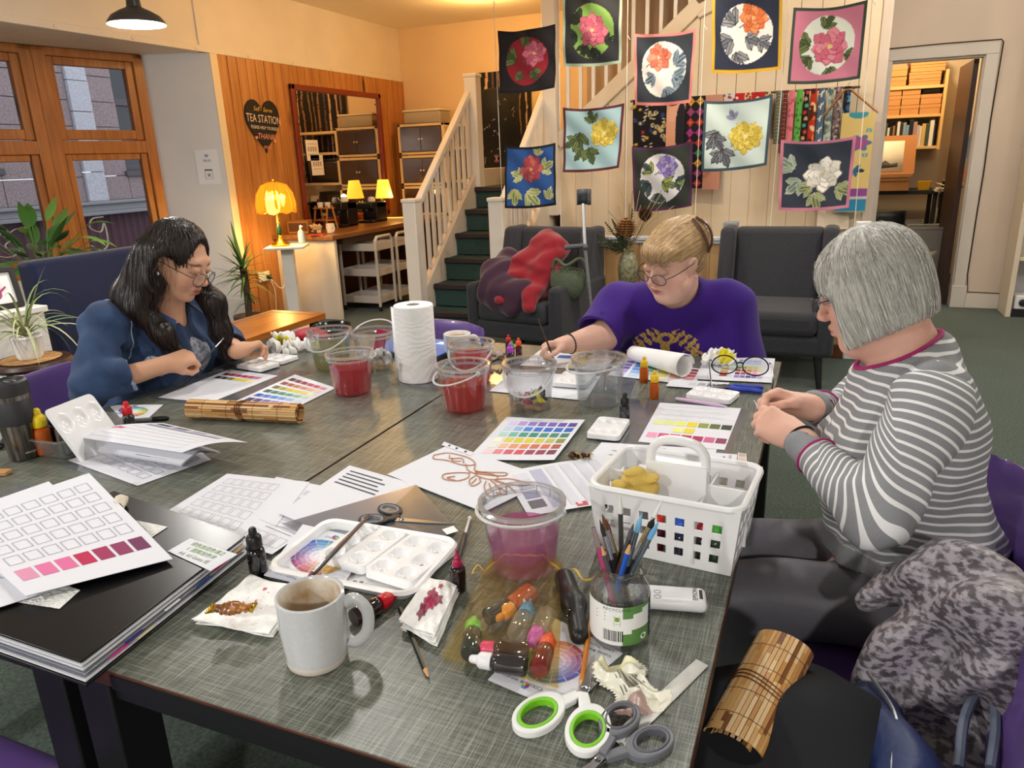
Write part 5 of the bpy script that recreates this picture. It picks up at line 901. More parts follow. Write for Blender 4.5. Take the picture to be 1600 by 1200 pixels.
# --- far left: dark-haired woman's corner
sheet('plastic_sleeve', 'clear plastic sleeve under the dark-haired woman\'s two colour charts', ((375, 563), (486, 582), (344, 637), (232, 622)), m=SLEEVE, cat='sleeve')
sheet('paper_sheet', 'chart with one crimson and one yellow row before the dark-haired woman', ((358, 577), (435, 587), (328, 629), (247, 621)), swat([['5a1830', '8c1c44', 'a82050', 'b02a54', 'c04a70', 'd07a98'], ['1a1a1e', '22221c', '6a6428', 'd8c81e', 'e0d430', 'ece480']], .1, .12, .125, .12, .11, .075)+lines(9, .12, .42, .85, .055, .006, 'dcdde2'))
sheet('paper_sheet', 'colour chart of six rows between bamboo roll and red bucket', ((461, 585), (525, 606), (458, 639), (361, 630)), swat(ROWS6, .08, .1, .14, .14, .12, .085))
def palette(label, cs, z=TZ+.001, wells=(3, 2), paint=None, th=.012, m=None):
    c = quad_at(cs, z); o = sum(c, Vector())/4; ux = (c[1]-c[0]+c[2]-c[3])/2; rz = math.atan2(ux.y, ux.x); w_, h_ = ux.length, ((c[3]-c[0]+c[2]-c[1])/2).length
    t = thing('paint_palette', label, 'palette', o, rz); nx, ny = wells; NU = nx*14; NV = ny*14; R0 = min(w_/nx, h_/ny)*.4
    def H(u, v):
        x, y = u*w_-w_/2, v*h_-h_/2; qx = ((u*nx) % 1-.5)*w_/nx; qy = ((v*ny) % 1-.5)*h_/ny; r = math.hypot(qx, qy)/R0; d = -th*.8*max(0, 1-r*r)**.6 if r < 1 else .0; return (x, y, th+d)
    rr = .012
    def rnd(u, v):
        p = H(u, v); x, y = p[0], p[1]; ax, ay = w_/2-rr, h_/2-rr
        if abs(x) > ax and abs(y) > ay:
            dx, dy = abs(x)-ax, abs(y)-ay; l = max(dx, dy)/max(math.hypot(dx, dy), 1e-6); x = math.copysign(ax+dx*l, x); y = math.copysign(ay+dy*l, y)
        return (x, y, p[2])
    b = MB(); b.grid(rnd, NU, NV); out = [rnd(i/20, 0) for i in range(20)]+[rnd(1, i/20) for i in range(20)]+[rnd(1-i/20, 1) for i in range(20)]+[rnd(0, 1-i/20) for i in range(20)]
    b.add([Vector(q) for q in out]+[Vector((q[0]*1.02, q[1]*1.03, .001)) for q in out], [(i, 80+i, 80+(i+1) % 80, (i+1) % 80) for i in range(80)]); b.obj('tray', m or P('f0f1f3', .18), t)
    for i, j, col, r in (paint or ()):
        b = MB(); b.ball(((i+.5)/nx*w_-w_/2+.004, (j+.5)/ny*h_-h_/2-.004, th*.22+.0015), (r*R0, r*R0*.6, .0016), 12, 6); b.obj('paint_blob', P(col, .12), t)
    return t
palette('small six-well palette before the dark-haired woman, nearer the camera', ((398, 566), (434, 571), (412, 583), (370, 575)), TZ+.005); palette('small six-well palette beside the crumpled yellow-stained tissue', ((428, 556), (463, 560), (445, 571), (400, 565)), TZ+.002)
def crumple(name, label, at, r, m, seed, cat, spots_=(), fl=.6, h=.004, kk=.012):
    g = np.random.default_rng(seed); S = Solid()
    for k in range(6): d = g.normal(size=3)*r*.5; S.ell((d[0], d[1], abs(d[2])*.6+r*.3*fl), (r*g.uniform(.3, .7), r*g.uniform(.15, .4), r*g.uniform(.2, .5)*fl), kk, 0, g.uniform(-.6, .6), g.uniform(-.6, .6), g.uniform(0, 6))
    S.disp(fold(.16*r, 5/r, seed)); S.plane((0, 0, .001), (0, 0, -1)); L_ = 1.6*r
    mf = None
    if spots_: mf = lambda c: np.sum([(i+1)*(np.linalg.norm(c-np.array(p), axis=1) < q) for i, (p, q, _) in enumerate(spots_)], 0).clip(0, len(spots_))
    o = tag(S.obj(name, [m]+[s[2] for s in spots_], (-L_, -L_, -.01), (L_, L_, L_), h, mf=mf), label, cat); o.location = Vector(at); return o
TISS = P('f3f3f0', .85); YST = P('e8d81c', .8)
crumple('tissue', 'crumpled white tissue with bright yellow paint before the dark-haired woman', T(449, 545, TZ+.001), .07, TISS, 3, 'tissue', [((.0, -.03, .03), .035, YST), ((-.06, -.02, .02), .025, YST)], .8)
def cup(label, px, py, w, pt): p = T(px, py, TZ+.0005); h = UP(px, py, pt); r = WID(px, py, w)/2; t = thing('measuring_cup', label, 'cup', p, 0, 'tiny clear measuring cups'); b = MB(); b.lathe([(0, .002), (r*.72, .002), (r*.95, h), (r*1.06, h+.001), (r*1.04, h-.003), (r*.92, h-.004), (r*.7, .004), (0, .004)], 28, cap=False); b.obj('body', CLR, t); return t
cup('tiny clear measuring cup beside the yellow-stained tissue', 475, 568, 19, 551); cup('tiny clear measuring cup left of the pale red bucket', 684, 631, 23, 611); cup('tiny clear measuring cup left of the lidded bucket of sweet wrappers', 804, 571, 18, 559)
def liquid(name, c, dc=None, k=.5): return thin('liquid_'+name, c, .04, k, .03, dc or c)
BR, BB, BH = .0705, .0575, .128
def bucket(label, px, py, rim, liq=None, level=.6, lid=False, handle=None, sc_=None, group='clear plastic water buckets'):
    p = T(px, py, TZ+.0005); k = sc_ or WID(px, py-25, rim)/2/BR*1.0; t = thing('plastic_bucket', label, 'bucket', p, 0, group); t.scale = (k, k, k); e = .0012
    b = MB(); b.lathe([(0, .003), (BB-.004, .002), (BB, .006), (BR-.004, BH*.8), (BR-.003, BH-.012), (BR-.003, BH), (BR-.003-e, BH), (BR-.005-e, BH*.8), (BB-e*1.5, .008), (0, .006)], 48, cap=False); b.obj('body', CLR, t)
    b = MB(); b.lathe([(BR-.002, BH-.02), (BR+.001, BH-.018), (BR+.001, BH-.014), (BR-.002, BH-.012)], 48, cap=False); b.lathe([(BR-.003, BH-.004), (BR+.004, BH-.006), (BR+.0045, BH+.001), (BR-.003, BH+.001)], 48, cap=False)
    for i in range(16): a = 2*PI*i/16; b.X = loc((0, 0, 0), a); b.box(BR-.002, BR+.002, -.0008, .0008, BH-.018, BH-.004)
    b.X = Matrix(); b.obj('rim', RIM, t)
    if liq:
        b = MB(); z1 = .008+(BH-.02)*level; r1 = BB-.003+(BR-BB-.004)*min(1, level*1.15); b.lathe([(0, .008), (BB-.004, .008), (r1, z1), (r1-.004, z1-.0005), (0, z1-.0005)], 48, cap=False); b.obj('water', liq, t)
    if lid: b = MB(); b.lathe([(0, BH+.001), (BR-.01, BH+.0015), (BR-.008, BH+.004), (BR+.005, BH+.004), (BR+.0055, BH-.006)], 48, cap=False); b.obj('lid', CLR, t)
    a, dz = handle if handle is not None else (0, .0)
    X = loc((0, 0, BH-.012), a); b = MB(); pts = [X @ Vector(((BR+.003)*math.cos(s), (BR+.02)*math.sin(s)*math.cos(dz), (BR+.02)*math.sin(s)*math.sin(dz))) for s in [PI*i/22 for i in range(23)]]; b.tube(pts, .0035, 8, flat=.6)
    for s in (-1, 1): b.ball(X @ Vector((s*(BR+.002), 0, 0)), (.006, .008, .008), 10, 6)
    b.obj('handle', P('eef0f0', .3, trans=.35), t); return t
bucket('bucket of pale yellow water nearest the dark-haired woman', 520, 574, 61, liquid('yellow', 'e6e6c0', 'd0d2a4', .2), .72, handle=(PI, -.5))
bucket('bucket of deep crimson water near the six-row chart', 552, 613, 66, liquid('crimson', 'f02060', 'dc0a46', .42), .74, handle=(0, -.06))
t3 = bucket('bucket holding pink card and tissue, behind the crimson one', 588, 574, 60, None, handle=(.3, .35)); o = t3.location
b = MB(); b.X = loc(o+Vector((.015, .0, .06)), .4, .25, .3); b.box(-.018, .018, -.0015, .0015, -.03, .085); tag(b.obj('pink_card', P('c2305c', .6)), 'pink card strip standing in the tissue bucket', 'card'); crumple('tissue', 'crumpled white tissue stuffed in the bucket with pink card', o+Vector((0, 0, .01)), .043, TISS, 8, 'tissue', (), 1.3, .0035)
bucket('bucket of crimson water behind the pale red one', 739, 596, 64, liquid('crimson', 'f02060', 'dc0a46', .42), .78, handle=(PI, -.75)); bucket('bucket of pale red water beside the tiny cup and paper towel', 727, 638, 74, liquid('palered', 'f46058', 'e84840', .32), .66, handle=(2.6, -.32))
t6 = bucket('lidded bucket with sweet wrappers inside', 829, 636, 74, None, lid=True, handle=(PI, -.85)); bucket('bucket of clear water with lid before the purple-shirted woman', 936, 630, 76, liquid('clear', 'f2f4f4', 'd8dcdc', .1), .72, lid=True, handle=(2.4, -.15))
rg = random.Random(12); o = t6.location
for k, (c_, dx, dy) in enumerate((('b01848', -.01, -.01), ('2a2622', .02, .0), ('d8d8d4', -.03, .01), ('c8b83a', .015, -.02))): crumple('sweet_wrapper', '%s sweet wrapper inside the lidded bucket' % ('crimson', 'black and silver', 'white', 'yellow')[k], o+Vector((dx, dy, .012+.012*(k % 2))), .026, P(c_, .3), 20+k, 'wrapper', (), .9, .003, .006)
tb = bucket('large bucket of pink water at the front beside the white caddy', 819, 886, 126, liquid('pink', 'fbd4e8', 'e490c4', .34), .62, handle=(PI, .1), sc_=1.0)
# paper towel, laptop-blue folder, mugs and bottles in the middle
p = T(654, 592, TZ+.001); t = thing('paper_towel', 'standing roll of embossed white kitchen paper in the middle of the table', 'paper towel', p); r = WID(654, 592, 60)/2; h = UP(654, 592, 476)
PT = M('kitchen_paper', 'f6f6f5', .9); nt = PT.node_tree; tc = nt.nodes.new('ShaderNodeTexCoord'); wv = nt.nodes.new('ShaderNodeTexWave'); wv.wave_type = 'RINGS'; wv.inputs['Scale'].default_value = 18; wv.inputs['Distortion'].default_value = 14; wv.inputs['Detail'].default_value = 1.5; wv.inputs['Detail Scale'].default_value = .9; nt.links.new(tc.outputs['Object'], wv.inputs['Vector']); bp = nt.nodes.new('ShaderNodeBump'); bp.inputs['Strength'].default_value = .22; bp.inputs['Distance'].default_value = .003; nt.links.new(wv.outputs['Fac'], bp.inputs['Height']); nt.links.new(bp.outputs['Normal'], nt.nodes['Principled BSDF'].inputs['Normal'])
b = MB(); b.lathe([(.022, 0), (r-.003, 0), (r, .003), (r, h-.003), (r-.003, h), (.022, h), (.022, 0)], 48, cap=False); b.obj('roll', PT, t); b = MB(); b.lathe([(.022, 0), (.022, h-.001), (.02, h-.001), (.02, 0)], 24, cap=False); b.obj('cardboard_tube', P('b8b2a8', .8), t)
b = MB(); b.grid(lambda u, v: ((r+.001)*math.cos(3.5-u*.5)-.018*u**2, (r+.001)*math.sin(3.5-u*.5)-.012*u, .001+(h-.012)*v), 8, 2); b.obj('loose_sheet', PT, t, solid=.0015)
sheet('plastic_sleeve', 'pale plastic sleeve under the roll of kitchen paper', ((690, 575), (800, 582), (740, 615), (610, 600)), m=SLEEVE, cat='sleeve')
c = quad_at(((605, 537), (698, 527), (705, 548), (602, 567)), TZ+.02); o = sum(c, Vector())/4
b = MB(); b.X = loc(T(652, 549, TZ), -.12); b.box(-.16, .16, -.11, .11, .001, .018, 0); b.box(-.158, .158, -.108, .108, .018, .022, 1); b.box(.05, .13, .05, .085, .022, .0225, 2); tag(b.obj('ring_folder', [P('2c3038', .4), P('4a82d8', .35), P('dfe6f0', .6)], bevel=.003), 'flat blue folder with white sticker behind the kitchen paper', 'folder')
b = MB(); mug('mug', 'white mug of milky tea behind the crimson water buckets', T(716, 556, TZ+.0005), WID(716, 540, 40)/2, UP(716, 556, 521), P('ecebe8', .25), R_(10), tea=(P('b08a5c', .2), .86))
t = thing('black_bowl', 'black bowl behind the bucket of pale yellow water', 'bowl', T(520, 528, TZ+.0005)); b = MB(); b.lathe([(0, .002), (.04, .0), (.075, .04), (.08, .055), (.077, .055), (.07, .04), (.036, .006), (0, .006)], 36, cap=False); b.obj('body', P('121214', .2), t)
S = Solid(); S.ell((0, 0, .03), (.085, .05, .032), .01); S.disp(fold(.004, 40, 2)); tag(S.obj('red_pouch', P('a81428', .6), (-.12, -.1, -.02), (.12, .1, .1), .006), 'small red pouch behind the yellow-stained tissue', 'pouch').location = T(487, 536, TZ+.001)
BOT = {}
def bottle(label, at, cap, body, s=1.0, fill=None, group='small ink bottles', lie=None, opened=False, name='ink_bottle'):
    """10 ml dropper bottle: squat body, shoulders, ribbed child-proof cap"""
    t = thing(name, label, 'bottle', at, 0, group); t.scale = (s, s, s)
    if lie is not None: t.rotation_euler = lie
    b = MB(); b.lathe([(0, .0), (.0115, 0), (.0125, .002), (.0125, .036), (.011, .041), (.0065, .044), (.0065, .05)], 24); b.obj('body', body, t)
    if opened: b = MB(); b.lathe([(.0085, .044), (.0085, .05), (.006, .052), (.0045, .055), (.0055, .058), (.003, .062), (.0015, .07), (0, .071)], 18); b.obj('dropper_tip', cap, t)
    else: b = MB(); b.lathe([(.0105, .0445), (.0108, .046), (.0105, .059), (.0085, .0615), (.0058, .064), (.0052, .071), (.0035, .0735), (0, .074)], 20); b.obj('cap', cap, t)
    return t
def DARK(c): return M('dark_ink_'+c, c, .08, spec=.7, coat=.3)
AMB = M('amber_ink', 'd8661c', .08, trans=.35, ior=1.3, coat=.3); CLB = thin('clear_bottle', 'e8e4e0', .12, .25, .05, 'e8e4e0')
def stand(label, px, py, pt, cap, body, **k): return bottle(label, T(px, py, TZ+.0006), P(cap, .35), body, UP(px, py, pt)/.074, **k)
stand('amber ink bottle with yellow cap, the farther of the pair', 1006, 597, 557, 'e8bc1c', AMB); stand('amber ink bottle with yellow cap, the nearer of the pair', 1022, 622, 579, 'e8bc1c', AMB)
stand('black ink bottle with black cap beside the clear water bucket', 976, 659, 613, '101012', DARK('22242e')); stand('black ink bottle with black cap beside the black portfolio', 405, 898, 826, '101012', DARK('08080a'))
stand('dark bottle with orange cap near the purple-shirted woman\'s brush', 811, 557, 528, 'e0501c', DARK('4a1420')); stand('dark bottle with violet cap behind the tiny cup', 798, 572, 536, 'b04ac8', DARK('26242c')); stand('dark bottle with red cap behind the violet-capped one', 795, 551, 523, 'c01c24', DARK('2a1a1c')); stand('dark bottle with lime green cap behind the violet-capped one', 800, 557, 533, '5cb848', DARK('22301e')); stand('dark bottle with blue cap behind the crimson bucket', 752, 552, 528, '2a6ad0', DARK('1c1c2c'))
stand('dark bottle with red cap next to the plastic tub of inks', 205, 675, 628, 'c81826', DARK('2e2c2e'))
t = stand('open bottle of dark red ink beside the white tray', 717, 921, 857, 'a01848', DARK('1a060c'), opened=True)
crumple('sweet_wrapper', 'crumpled silver sweet wrapper by the violet-capped bottle', T(780, 561, TZ+.001), .028, P('a8948c', .5), 31, 'wrapper', (), .6, .003)
b = MB(); g = random.Random(3); pts = [T(765+30*k/16+g.uniform(-2, 2), 580+g.uniform(-4, 4), TZ+.004) for k in range(17)]; b.tube(fcurve(pts, 60), .0025, 5); tag(b.obj('bead_chain', P('5a564a', .6, metal=.2)), 'thin beaded chain lying beside the crimson bucket', 'chain')
# purple-shirted woman's papers
sheet('plastic_sleeve', 'clear sleeve lying across the far middle of the table', ((800, 560), (1000, 575), (985, 618), (770, 600)), m=SLEEVE, cat='sleeve')
sheet('paper_sheet', 'white sheet under the two lidded buckets', ((800, 580), (938, 588), (915, 626), (765, 611)), lines(4, .1, .1, .8, .1, .01, 'd8dae0')); sheet('paper_sheet', 'sheet with yellow swatches under the purple-shirted woman\'s brush', ((845, 546), (966, 551), (945, 579), (812, 571)), swat([[None, None, '6a7048', None], [None, '2c5aa0', 'd8d040', 'eef0f2'], [None, None, 'e0d848', None], [None, None, 'e8e488', None]], .1, .08, .22, .22, .17, .17))
b = palette('small white palette behind the two lidded buckets', ((878, 584), (925, 588), (922, 608), (868, 604)), TZ+.006)
V6 = [['8a78c4', '7460b0', '5c4c90', '9a88cc', 'c4b8e0'], ['3c72c8', '4a84d0', '5a90d8', '84b0e0', 'b8d0ee'], ['2c5a4c', '4a8a70', '6aa48c', '9cc4b4', 'd0e0d8'], ['6a6a2c', 'a89a30', 'd0c040', 'dcd070', 'ece8b8'], ['84402c', 'b05a38', 'c87850', 'dea080', 'ecccb8'], ['74283c', 'a03a48', 'c05a64', 'd88a90', 'ecc8cc']]
sheet('paper_sheet', 'colour chart in six columns under the rolled white paper', ((972, 560), (1100, 577), (1085, 602), (950, 586)), swat([[V6[i][j] for i in range(6)] for j in range(5)], .06, .08, .155, .175, .12, .14))
sheet('paper_sheet', 'grey-barred sheet edge under the blue pliers', ((1050, 592), (1140, 598), (1130, 610), (1040, 603)), swat([['c8cad2', 'a8aab8', '7c7e90', '5a5c6c']], .35, .3, .16, .2, .13, .4))
sheet('paper_sheet', 'dense printed colour chart under the tissue and spectacles', ((1103, 556), (1211, 560), (1206, 598), (1085, 592)), [(.05+.13*i, .12+.1*j, .17+.13*i, .2+.1*j, V6[j % 6][min(4, i)]) for j in range(3) for i in range(1, 6)]+[(.5+.075*i, .42+.12*j, .565+.075*i, .51+.12*j, V6[(j+3) % 6][i % 5]) for j in range(4) for i in range(5)]+[(.3, .5+.13*j, .4, .58+.13*j, ('d8b03c', 'c88a3c', 'c85050', 'e8e8ea')[j]) for j in range(4)])
p, q = T(988, 552, TZ+.03), T(1070, 578, TZ+.03); d = q-p; x, y = frame(d); b = MB(); b.grid(lambda u, v: p+d*v+x*(math.cos(u*7.6)*(.027-.007*u)*(1+.5*v))+y*(math.sin(u*7.6)*(.027-.007*u)*(1+.5*v))+Vector((0, 0, .012*v)), 40, 8); o = sum(b.v, Vector())/len(b.v); b.v = [v-o for v in b.v]; tag(b.obj('rolled_paper', P('f4f4f2', .7), solid=.0008), 'loosely rolled white paper in front of the purple-shirted woman', 'paper').location = o
crumple('tissue', 'crumpled tissue with yellow paint behind the spectacles', T(1132, 573, TZ+.003), .045, TISS, 14, 'tissue', [((.01, -.01, .04), .033, YST), ((.035, -.01, .02), .02, YST)], 1.0, .0035)
t = thing('spectacles', 'black-rimmed spectacles lying open on the printed colour chart', 'glasses', T(1155, 588, TZ+.004), R_(4)); k = WID(1155, 588, 88)/.13; t.scale = (k, k, k); SB = P('17161a', .25)
for s in (-1, 1):
    b = MB(); b.tube([(s*.034+.028*math.cos(a)*(1-.06*math.sin(a)), -.004*0, .026+.022*math.sin(a)) for a in [2*PI*i/28 for i in range(28)]], .0017, 6, closed=True); r_ = b.obj('rim', SB, t); b = MB(); b.add([(s*.034+.027*math.cos(2*PI*i/28), 0, .026+.021*math.sin(2*PI*i/28)) for i in range(28)], [tuple(range(28))]); b.obj('lens', thin('lens', 'f6f8fa', .1, .02), r_)
    b = MB(); b.tube(fcurve([(s*.063, 0, .034), (s*.067, -.006, .034), (s*.06, -.07, .018), (s*.054, -.105, .002)] if s < 0 else [(s*.063, 0, .034), (s*.067, -.006, .034), (s*.072, -.07, .02), (s*.07, -.105, .002)], 14), .0018, 6); b.obj('temple', SB, t)
b = MB(); b.tube(fcurve([(-.008, 0, .03), (0, -.003, .034), (.008, 0, .03)], 8), .0018, 6); b.obj('bridge', SB, t)
t = thing('pliers', 'blue-handled pliers at the right edge beyond the small palette', 'pliers', T(1155, 606, TZ+.009), R_(1)); b = MB(); k = WID(1155, 606, 1)
b.tube(fcurve([(-15*k, .004, 0), (0, .014, 0), (18*k, .012, 0), (34*k, .02, 0)], 12), [.005]+[.0075]*11+[.006], 8); b.tube(fcurve([(-15*k, -.004, 0), (0, -.014, 0), (18*k, -.014, 0), (34*k, -.02, 0)], 12), [.005]+[.0075]*11+[.006], 8); b.obj('handles', P('1e36a8', .4), t); b = MB(); b.tube([(-15*k, 0, 0), (-22*k, 0, 0), (-48*k, 0, -.004)], [.008, .009, .002], 8); b.obj('jaws', P('6a6a6e', .3, metal=.9), t)
palette('small six-well palette beside the lilac pen', ((1088, 608), (1158, 618), (1138, 633), (1072, 622)), TZ+.003, paint=((1, 0, '5a5c66', .3),))
b = MB(); p, q = T(1056, 623, TZ+.0065), T(1136, 635, TZ+.0065); b.tube([p, p+(q-p)*.16, p+(q-p)*.8, q], [.0045, .0055, .0055, .0015], 10); tag(b.obj('pen', P('d8b8d8', .35)), 'lilac pen lying beside the small palette', 'pen')
sheet('plastic_sleeve', 'grey plastic sleeve under the grey-haired woman\'s chart', ((985, 622), (1172, 640), (1140, 710), (935, 690)), m=SLEEVE, cat='sleeve')
sheet('paper_sheet', 'white chart with olive and pink swatch rows before the grey-haired woman', ((1031, 629), (1158, 638), (1132, 703), (997, 690)), frames(6, 2, .07, .08, .135, .13, .115, .1, 'dcdde2')+frames(7, 1, .05, .33, .135, .13, .115, .1, 'dcdde2')+swat([['dfe49a', 'd8e08c', 'dce070', 'e0cc1c', '8c9440', '5c6634', '34402c'], [None, None, 'e4e68c', 'e2d030', None, None, None], ['e49ab8', 'cc4a80', 'd0508a', 'a81c54', 'a82058', 'c8608c', '883a5a']], .055, .46, .135, .155, .118, .11))
palette('small six-well palette beside the black ink bottle', ((937, 657), (984, 661), (968, 690), (915, 684)), TZ+.004)
sheet('paper_sheet', 'large six-row colour swatch chart in the middle of the table', ((792, 651), (914, 660), (866, 725), (730, 718)), swat([['d4c8ec', 'b098d8', '9078c8', '8068c0', '7058b8', '6a54b0', '584a94'], ['c0d4ee', '8cb4e4', '4a84d4', '3a74cc', '3068c8', '3068c0', '3060b8'], ['b4d8d4', '78b8a8', '4c9a84', '3c8a74', '4a9078', '44886c', '3a7a64'], ['e8ecd4', 'd8d058', 'd4c82c', 'd8c828', 'd0c238', 'b8b858', '8a8c40'], ['e0e0d8', 'e4b894', 'dc9868', 'd88a58', 'c87058', 'cc6a50', 'a85848'], ['ecccd4', 'd88888', 'cc5c68', 'd05058', '984058', '8c4058', '78384c']], .1, .1, .125, .135, .1, .1), curl=lambda u, v: .008*u*u+.006*max(0, v-.6))
b = MB(); g = random.Random(6)
for k in range(9): c_ = T(906+g.uniform(-14, 14), 711+g.uniform(-4, 4), TZ+.008+.006*(k % 2)); b = MB(); b.X = loc((0, 0, 0), g.uniform(0, 6), g.uniform(-.3, .3)); b.ball((0, 0, 0), (.008, .006, .005), 10, 6); [b.add([(s*.007, 0, 0), (s*.016, .006, .002), (s*.016, -.006, -.002)], [(0, 1, 2)], 1) for s in (-1, 1)]; tag(b.obj('wrapped_sweet', [P('3a1c10', .15), P('b89a34', .3, metal=.6)]), 'tiny brown and gold wrapped sweet in the pile beyond the striped sheet', 'sweet', 'wrapped sweets in a pile').location = c_
sheet('paper_sheet', 'printed sheet with numbers under the white caddy\'s far side', ((940, 691), (1120, 702), (1100, 770), (890, 745)), lines(3, .3, .07, .6, .05, .02, 'a0a2aa')+lines(2, .15, .22, .5, .12, .012, '6a6c74', 5))
sheet('paper_sheet', 'booklet reading colour practice at the table\'s right edge', ((1100, 706), (1152, 710), (1150, 730), (1094, 727)), (), text=(('COLOUR', .8, .35, .009, '3a4c6c', -90), ('PRACTICE', .62, .5, .009, '3a4c6c', -90)), extra=lambda b, F, m: None); sheet('colour_strip', 'beige and pink swatch strip beside the colour practice booklet', ((1153, 707), (1166, 709), (1168, 730), (1152, 729)), swat([['b8a898'], ['d8c0b0'], ['dca898'], ['d8988c']], .1, .04, 1, .24, .8, .2), cat='swatch strip')
sheet('paper_sheet', 'sheet of long grey stripes left of the white caddy', ((786, 738), (936, 714), (1000, 780), (826, 807)), [(.06, .12+.2*j, .2, .28+.2*j, c_) for j, c_ in enumerate(('d4d4e0', 'b0b2c6', '8a8cac', '5c5e66'))]+[(.24, .08, .36, .92, 'b4b6cc')]+[(.42+.15*k, .06, .5+.15*k, .94, 'cfd1dc') for k in range(4)]+[(.4+.15*k, .06, .404+.15*k, .94, '9a9ca8') for k in range(4)]+[(.44, .9, .54, .98, 'c8505a'), (.6, .88, .7, .96, 'd8844c')], curl=lambda u, v: .012*u*(1-u))
def lily(b, F, mats):
    mats.append(P('b4702c', .4)); i = len(mats)-1
    def st(pts): b.tube([F(u, v, .0015) for u, v in [(q.x, q.y) for q in fcurve([(x, y, 0) for x, y in pts], 5*len(pts))]], .0011, 5, i)
    for pts in (((.05, .35), (.12, .2), (.3, .16), (.42, .24), (.36, .34), (.2, .36), (.1, .42), (.05, .35)), ((.15, .24), (.2, .3), (.27, .22), (.34, .3)), ((.42, .24), (.5, .36), (.6, .3), (.7, .2), (.72, .27), (.62, .36), (.52, .42)), ((.5, .36), (.56, .44), (.66, .44), (.72, .38), (.68, .32), (.6, .33), (.52, .38)), ((.72, .38), (.8, .28), (.95, .26), (.92, .34), (.8, .4), (.72, .4)), ((.5, .44), (.42, .52), (.36, .64), (.42, .72), (.52, .66), (.54, .54), (.5, .46)), ((.45, .6), (.42, .68), (.5, .67)), ((.56, .46), (.58, .58), (.66, .66), (.66, .54), (.6, .46)), ((.6, .5), (.63, .62)), ((.68, .48), (.74, .6), (.86, .72), (.9, .62), (.8, .5), (.7, .44)), ((.72, .5), (.82, .62)), ((.72, .42), (.84, .42), (.97, .5)), ((.36, .3), (.45, .4), (.52, .42)), ((.78, .5), (.9, .54), (.93, .6), (.86, .62)), ((.2, .27), (.24, .33), (.3, .28))): st(pts)
sheet('drawing_sheet', 'white sheet with an orange-brown outlined lily drawing', ((703, 694), (862, 748), (756, 800), (605, 741)), cat='drawing', extra=lily)
sheet('punched_strip', 'white hole-punched edge of a sleeve under the swatch chart', ((694, 690), (740, 707), (735, 712), (690, 695)), [(.2, .3, .26, .7, '2a2a2c'), (.45, .3, .52, .7, '2a2a2c'), (.75, .3, .82, .7, '2a2a2c')], cat='sleeve')
# --- near left: loose sheets, tray, cards
sheet('paper_sheet', 'grey-barred sheet partly under the sheet of empty squares', ((432, 745), (540, 766), (462, 840), (352, 812)), [(.55, .16, .78, .26, 'c4c6d6'), (.8, .16, .97, .26, 'd2d4e0'), (.5, .32, .92, .4, 'c0c2d4')]+[(.5, .46+.12*k, .88, .54+.12*k, 'a0a2ac', .006) for k in range(4)]); sheet('paper_sheet', 'white sheet printed with rows of empty squares in the middle left', ((355, 740), (484, 753), (400, 862), (249, 806)), frames(6, 5, .1, .1, .105, .16, .085, .12, 'c4c5cc'))
sheet('paper_sheet', 'sheet with a few typed lines beside the lily drawing', ((546, 727), (651, 757), (548, 850), (436, 802)), lines(5, .1, .08, .8, .06, .02, '4a4b54', 3)); sheet('plastic_sleeve', 'clear punched plastic sleeve under the black-handled scissors', ((650, 757), (716, 830), (560, 880), (440, 818)), [(.9, .0, 1, .12, 'f0f0f0')], m=SLEEVE, cat='sleeve')
sheet('paper_sheet', 'small ruled worksheet behind the black ink bottle by the portfolio', ((400, 810), (466, 838), (425, 866), (360, 846)), [(.1+.22*i, .3, .28+.22*i, .75, 'b0b1b8', .008) for i in range(4)]+[(.3, .1, .9, .12, '8a8b92')])
def wheel(cu, cv, r, asp):
    H = ['e8c040', 'd8a038', 'c87848', 'b85058', '98407c', '7a4aa0', '6058b8', '4a68c8', '4a8ac8', '4a9aa8', '58a078', '94b848']
    def f(b, F, mats):
        for k in range(12):
            for q in range(5):
                r0, r1 = r*(.2+.16*q), r*(.2+.16*(q+1))*.97; mats_c = H[k]; cc = lin(mats_c); w_ = .78-.19*q; base = tuple(int(mats_c[i:i+2], 16) for i in (0, 2, 4)); hx = '%02x%02x%02x' % tuple(int(c+(255-c)*max(0, w_)) for c in base); mt = P(hx, .7)
                if mt not in mats: mats.append(mt)
                a0, a1 = 2*PI*k/12+.02, 2*PI*(k+1)/12-.02; pts = [(r0, a0), (r1, a0), (r1, (a0+a1)/2), (r1, a1), (r0, a1), (r0, (a0+a1)/2)]; b.add([F(cu+rr*math.cos(a), cv+rr*math.sin(a)*asp, .0006) for rr, a in pts], [(5, 4, 3, 2, 1, 0)], mats.index(mt))
        for k in range(6):
            mt = P(H[k*2], .7)
            if mt not in mats: mats.append(mt)
            b.add([F(cu+.04, .1, .0006), F(cu+.04+.05*math.cos(k*PI/3)-.0, .1+.05*asp*math.sin(k*PI/3), .0006), F(cu+.04+.05*math.cos((k+1)*PI/3), .1+.05*asp*math.sin((k+1)*PI/3), .0006)], [(2, 1, 0)], mats.index(mt))
    return f
KW = dict(cat='card', n=4)
sheet('colour_wheel_card', 'colour wheel card under the brushes left of the white tray', ((473, 819), (580, 845), (528, 927), (412, 899)), text=(('COLOUR WHEEL', .6, .13, .0085, '6a6a70', 0), ('Colour Break', .22, .86, .0075, '55565c', 0), ('Little Painting', .27, .93, .009, '8a8b90', 0)), extra=wheel(.5, .5, .38, .85), **KW)
